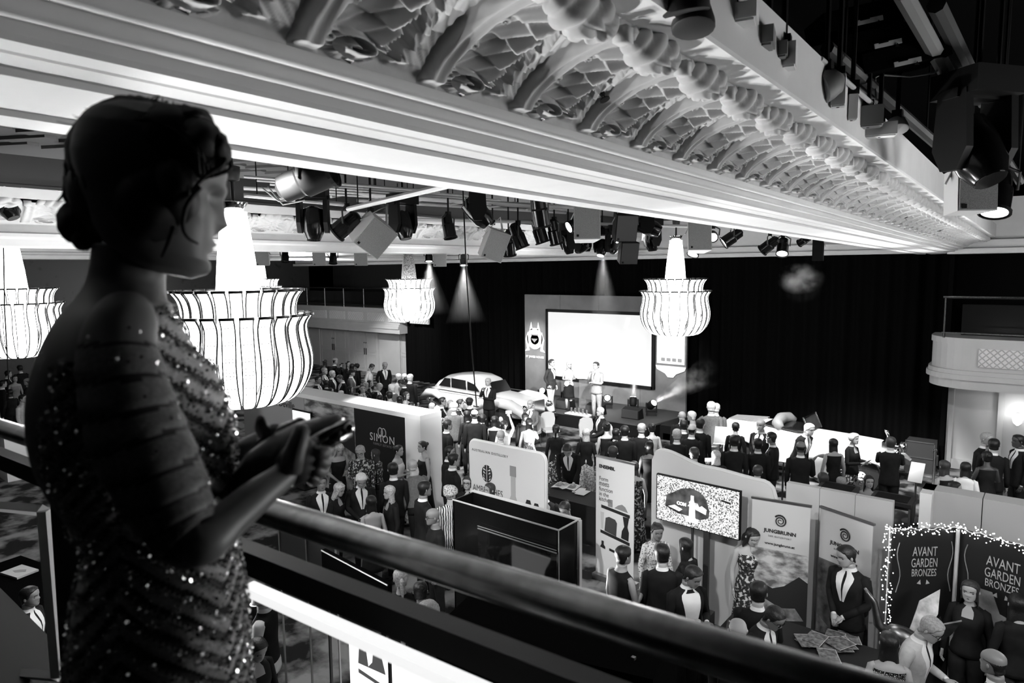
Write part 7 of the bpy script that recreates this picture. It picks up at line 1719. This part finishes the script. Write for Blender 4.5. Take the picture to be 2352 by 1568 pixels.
# sequins scattered along the bands, each a tiny tilted disc
sq = MB(); nsq = 0
def sequin(c, nrm, r):
    nrm = (nrm+Vector((rnd.gauss(0, .7), rnd.gauss(0, .7), rnd.gauss(0, .7)))).normalized(); R = orient(nrm)
    sq.add([c+R @ Vector((r*cos(2*pi*i/6), r*sin(2*pi*i/6), 0)) for i in range(6)], [(0, 1, 2, 3, 4, 5)])
for i in range(12500):
    py = rnd.uniform(690, 1620); ph = rnd.uniform(-.15, pi+.15); k = dresscell(py, ph)
    if k == 0 or (k == 1 and rnd.random() < .75) or (k == 2 and rnd.random() < .5): continue
    a = Ssurf(py, ph, .009); n_ = BA*cos(ph)+BB*sin(ph); sequin(a, n_, rnd.uniform(.0014, .0026))
for i in range(520):
    j = rnd.randrange(22, nsl); 
    if ((j-22)/8.2) % 1.0 > .25: continue
    a = rnd.uniform(0, 2*pi); t = (pts[min(j+1, 139)]-pts[j-1]).normalized(); u = (BB-t*BB.dot(t)).normalized(); v = t.cross(u); n_ = u*cos(a)+v*sin(a); sequin(pts[j]+n_*(rad[j]*1.07+.002), n_, .002)
so = sq.build('sequins', mat('sequin_metal', .85, .12, 1.0), wm, fix=False); so['kind'] = 'stuff'
# clutch bag
cl = empty('clutch_bag', P(690, 1030, .96), 0, 'black leather clutch with polished metal frame in her hands', 'handbag')
def QC(px, py, d): return P(px, py, d)-cl.location
cb = MB(); sec = []
for t, (xa, ya, xb_, yb) in enumerate(((520, 1120, 540, 1150), (560, 1060, 590, 1120), (620, 1012, 650, 1078), (680, 985, 690, 1052), (740, 966, 712, 1040), (780, 966, 745, 1025), (798, 975, 782, 1003))):
    A, B = QC(xa, ya, 1.0), QC(xb_, yb, .94); th = .012 if t in (0, 6) else .026; n_ = Vector((0, 0, 1))*.2+BB
    c = (A+B)/2; h = (A-B)/2; w2 = h.cross(BA).normalized()
    sec.append([c+h*cos(2*pi*j/14)+w2*(th*sin(2*pi*j/14)) for j in range(14)])
cb.loft(sec); cb.build('leather_body', mat('clutch_leather', .012, .4), cl, smooth=True)
for nm, (x0, y0), (x1, y1) in (('frame_bar', (706, 1022), (796, 972)), ('frame_bar', (712, 1042), (802, 992))):
    mb = MB(); mb.tube([QC(x0, y0, .925), QC(x1, y1, .965)], .0085, 12); mb.build(nm, M_chrome, cl, smooth=True)
mb = MB(); mb.ell(QC(716, 1038, .92), (.009,)*3); mb.ell(QC(800, 984, .96), (.009,)*3); mb.build('clasp', M_chrome, cl, smooth=True)
# ================================================================ HAZE IN THE LIGHT BEAMS
def haze_mat(name, dens, aniso=.2, noise=0.0, scale=2.0, lo=.45, hi=.7):
    m = bpy.data.materials.new(name); m.use_nodes = True; nt = m.node_tree; nt.nodes.remove(nt.nodes['Principled BSDF']); out = nt.nodes['Material Output']
    v = nt.nodes.new('ShaderNodeVolumeScatter'); v.inputs['Density'].default_value = dens; v.inputs['Anisotropy'].default_value = aniso; nt.links.new(v.outputs[0], out.inputs['Volume'])
    if noise:
        tc = nt.nodes.new('ShaderNodeTexCoord'); n = nt.nodes.new('ShaderNodeTexNoise'); n.inputs['Scale'].default_value = scale; n.inputs['Detail'].default_value = 4
        r = nt.nodes.new('ShaderNodeMapRange'); r.inputs['From Min'].default_value = lo; r.inputs['From Max'].default_value = hi; r.inputs['To Max'].default_value = dens*noise
        nt.links.new(tc.outputs['Object'], n.inputs['Vector']); nt.links.new(n.outputs['Fac'], r.inputs['Value']); nt.links.new(r.outputs['Result'], v.inputs['Density'])
    return m
def haze_cone(a, b, r0, r1, label, dens=.35, noise=0.0, power=0.0, spot=30):
    a, b = Vector(a), Vector(b); d = (b-a).normalized(); L = (b-a).length; k = MB(); k.lathe([(r0, 0), (r0+(r1-r0)*.5, L*.5), (r1, L)], 20)
    m_ = haze_mat('haze_'+str(len(bpy.data.materials)), dens, .1, noise, 3.0); nt = m_.node_tree; v = nt.nodes['Volume Scatter']
    tc = nt.nodes.new('ShaderNodeTexCoord'); sp = nt.nodes.new('ShaderNodeSeparateXYZ'); mr = nt.nodes.new('ShaderNodeMapRange'); mr.inputs['From Min'].default_value = 0; mr.inputs['From Max'].default_value = L; mr.inputs['To Min'].default_value = 1; mr.inputs['To Max'].default_value = 0
    mu = nt.nodes.new('ShaderNodeMath'); mu.operation = 'MULTIPLY'; mu.inputs[1].default_value = dens
    nt.links.new(tc.outputs['Object'], sp.inputs[0]); nt.links.new(sp.outputs['Z'], mr.inputs['Value']); nt.links.new(mr.outputs['Result'], mu.inputs[0])
    if noise: nt.links.new(v.inputs['Density'].links[0].from_socket, mu.inputs[1])
    nt.links.new(mu.outputs[0], v.inputs['Density'])
    o = k.build('haze', m_, None, loc=a); o.rotation_euler = d.to_track_quat('Z', 'Y').to_euler(); tag(o, label, 'haze'); o['kind'] = 'stuff'
    if power: lamp('beam_light', 'SPOT', a+d*.02, power, b, .03, spot, 1.0)
    return o
z3 = Vector((0, 0, .34))
p = G(1496, 953, .45)+z3; d = (P(1600, 870, 20)-p).normalized(); haze_cone(p+d*.2, p+d*2.9, .1, .5, 'slanted hazy light beam at the stage end', .7, 1.6, 700, 18)
p = G(1454, 944, .45)+z3; d = (AY(1458, 850, SY-0.4)-p).normalized(); haze_cone(p+d*.2, p+d*1.3, .1, .22, 'upright hazy light beam on stage', .45, 0, 200, 16)
for px, py, L, lab, dd in ((985, 590, 1.4, 'hazy light cone under the far spot beside the chandelier', 17.4), (1065, 600, 1.5, 'hazy light cone left of the hanging cable', 17.4), (1385, 575, 2.2, 'thin hazy light cone above the backdrop', 12.0)):
    a = P(px, py, dd)-Vector((0, 0, .1)); haze_cone(a, a+Vector((.15, -.1, -L)), .06, .55, lab, .14, 0, 200, 34)
p = P(1836, 640, 19.2); k = MB(); k.ell((0, 0, 0), (.75, .5, .5), 20, 12); o = k.build('smoke_puff', haze_mat('smoke_puff_haze', 2.2, 0, 1.0, 2.4, .46, .62), None, loc=p); tag(o, 'pale smoke puff drifting before the black drape', 'smoke'); o['kind'] = 'stuff'
nt = o.data.materials[0].node_tree; v = nt.nodes['Volume Scatter']; src = v.inputs['Density'].links[0].from_socket
tc = nt.nodes.new('ShaderNodeTexCoord'); vm = nt.nodes.new('ShaderNodeVectorMath'); vm.operation = 'MULTIPLY_ADD'; vm.inputs[1].default_value = (2, 2, 2); vm.inputs[2].default_value = (-1, -1, -1)
vl = nt.nodes.new('ShaderNodeVectorMath'); vl.operation = 'LENGTH'; mr = nt.nodes.new('ShaderNodeMapRange'); mr.inputs['From Min'].default_value = .95; mr.inputs['From Max'].default_value = .1; mu = nt.nodes.new('ShaderNodeMath'); mu.operation = 'MULTIPLY'
nt.links.new(tc.outputs['Generated'], vm.inputs[0]); nt.links.new(vm.outputs[0], vl.inputs[0]); nt.links.new(vl.outputs['Value'], mr.inputs['Value']); nt.links.new(mr.outputs['Result'], mu.inputs[0]); nt.links.new(src, mu.inputs[1]); nt.links.new(mu.outputs[0], v.inputs['Density'])
lamp('smoke_spot', 'SPOT', P(1800, 590, 15), 900, p, .05, 12, .6)
SC.cycles.volume_bounces = 0
SC.cycles.volume_step_rate = 4.0
SC.cycles.volume_max_steps = 64
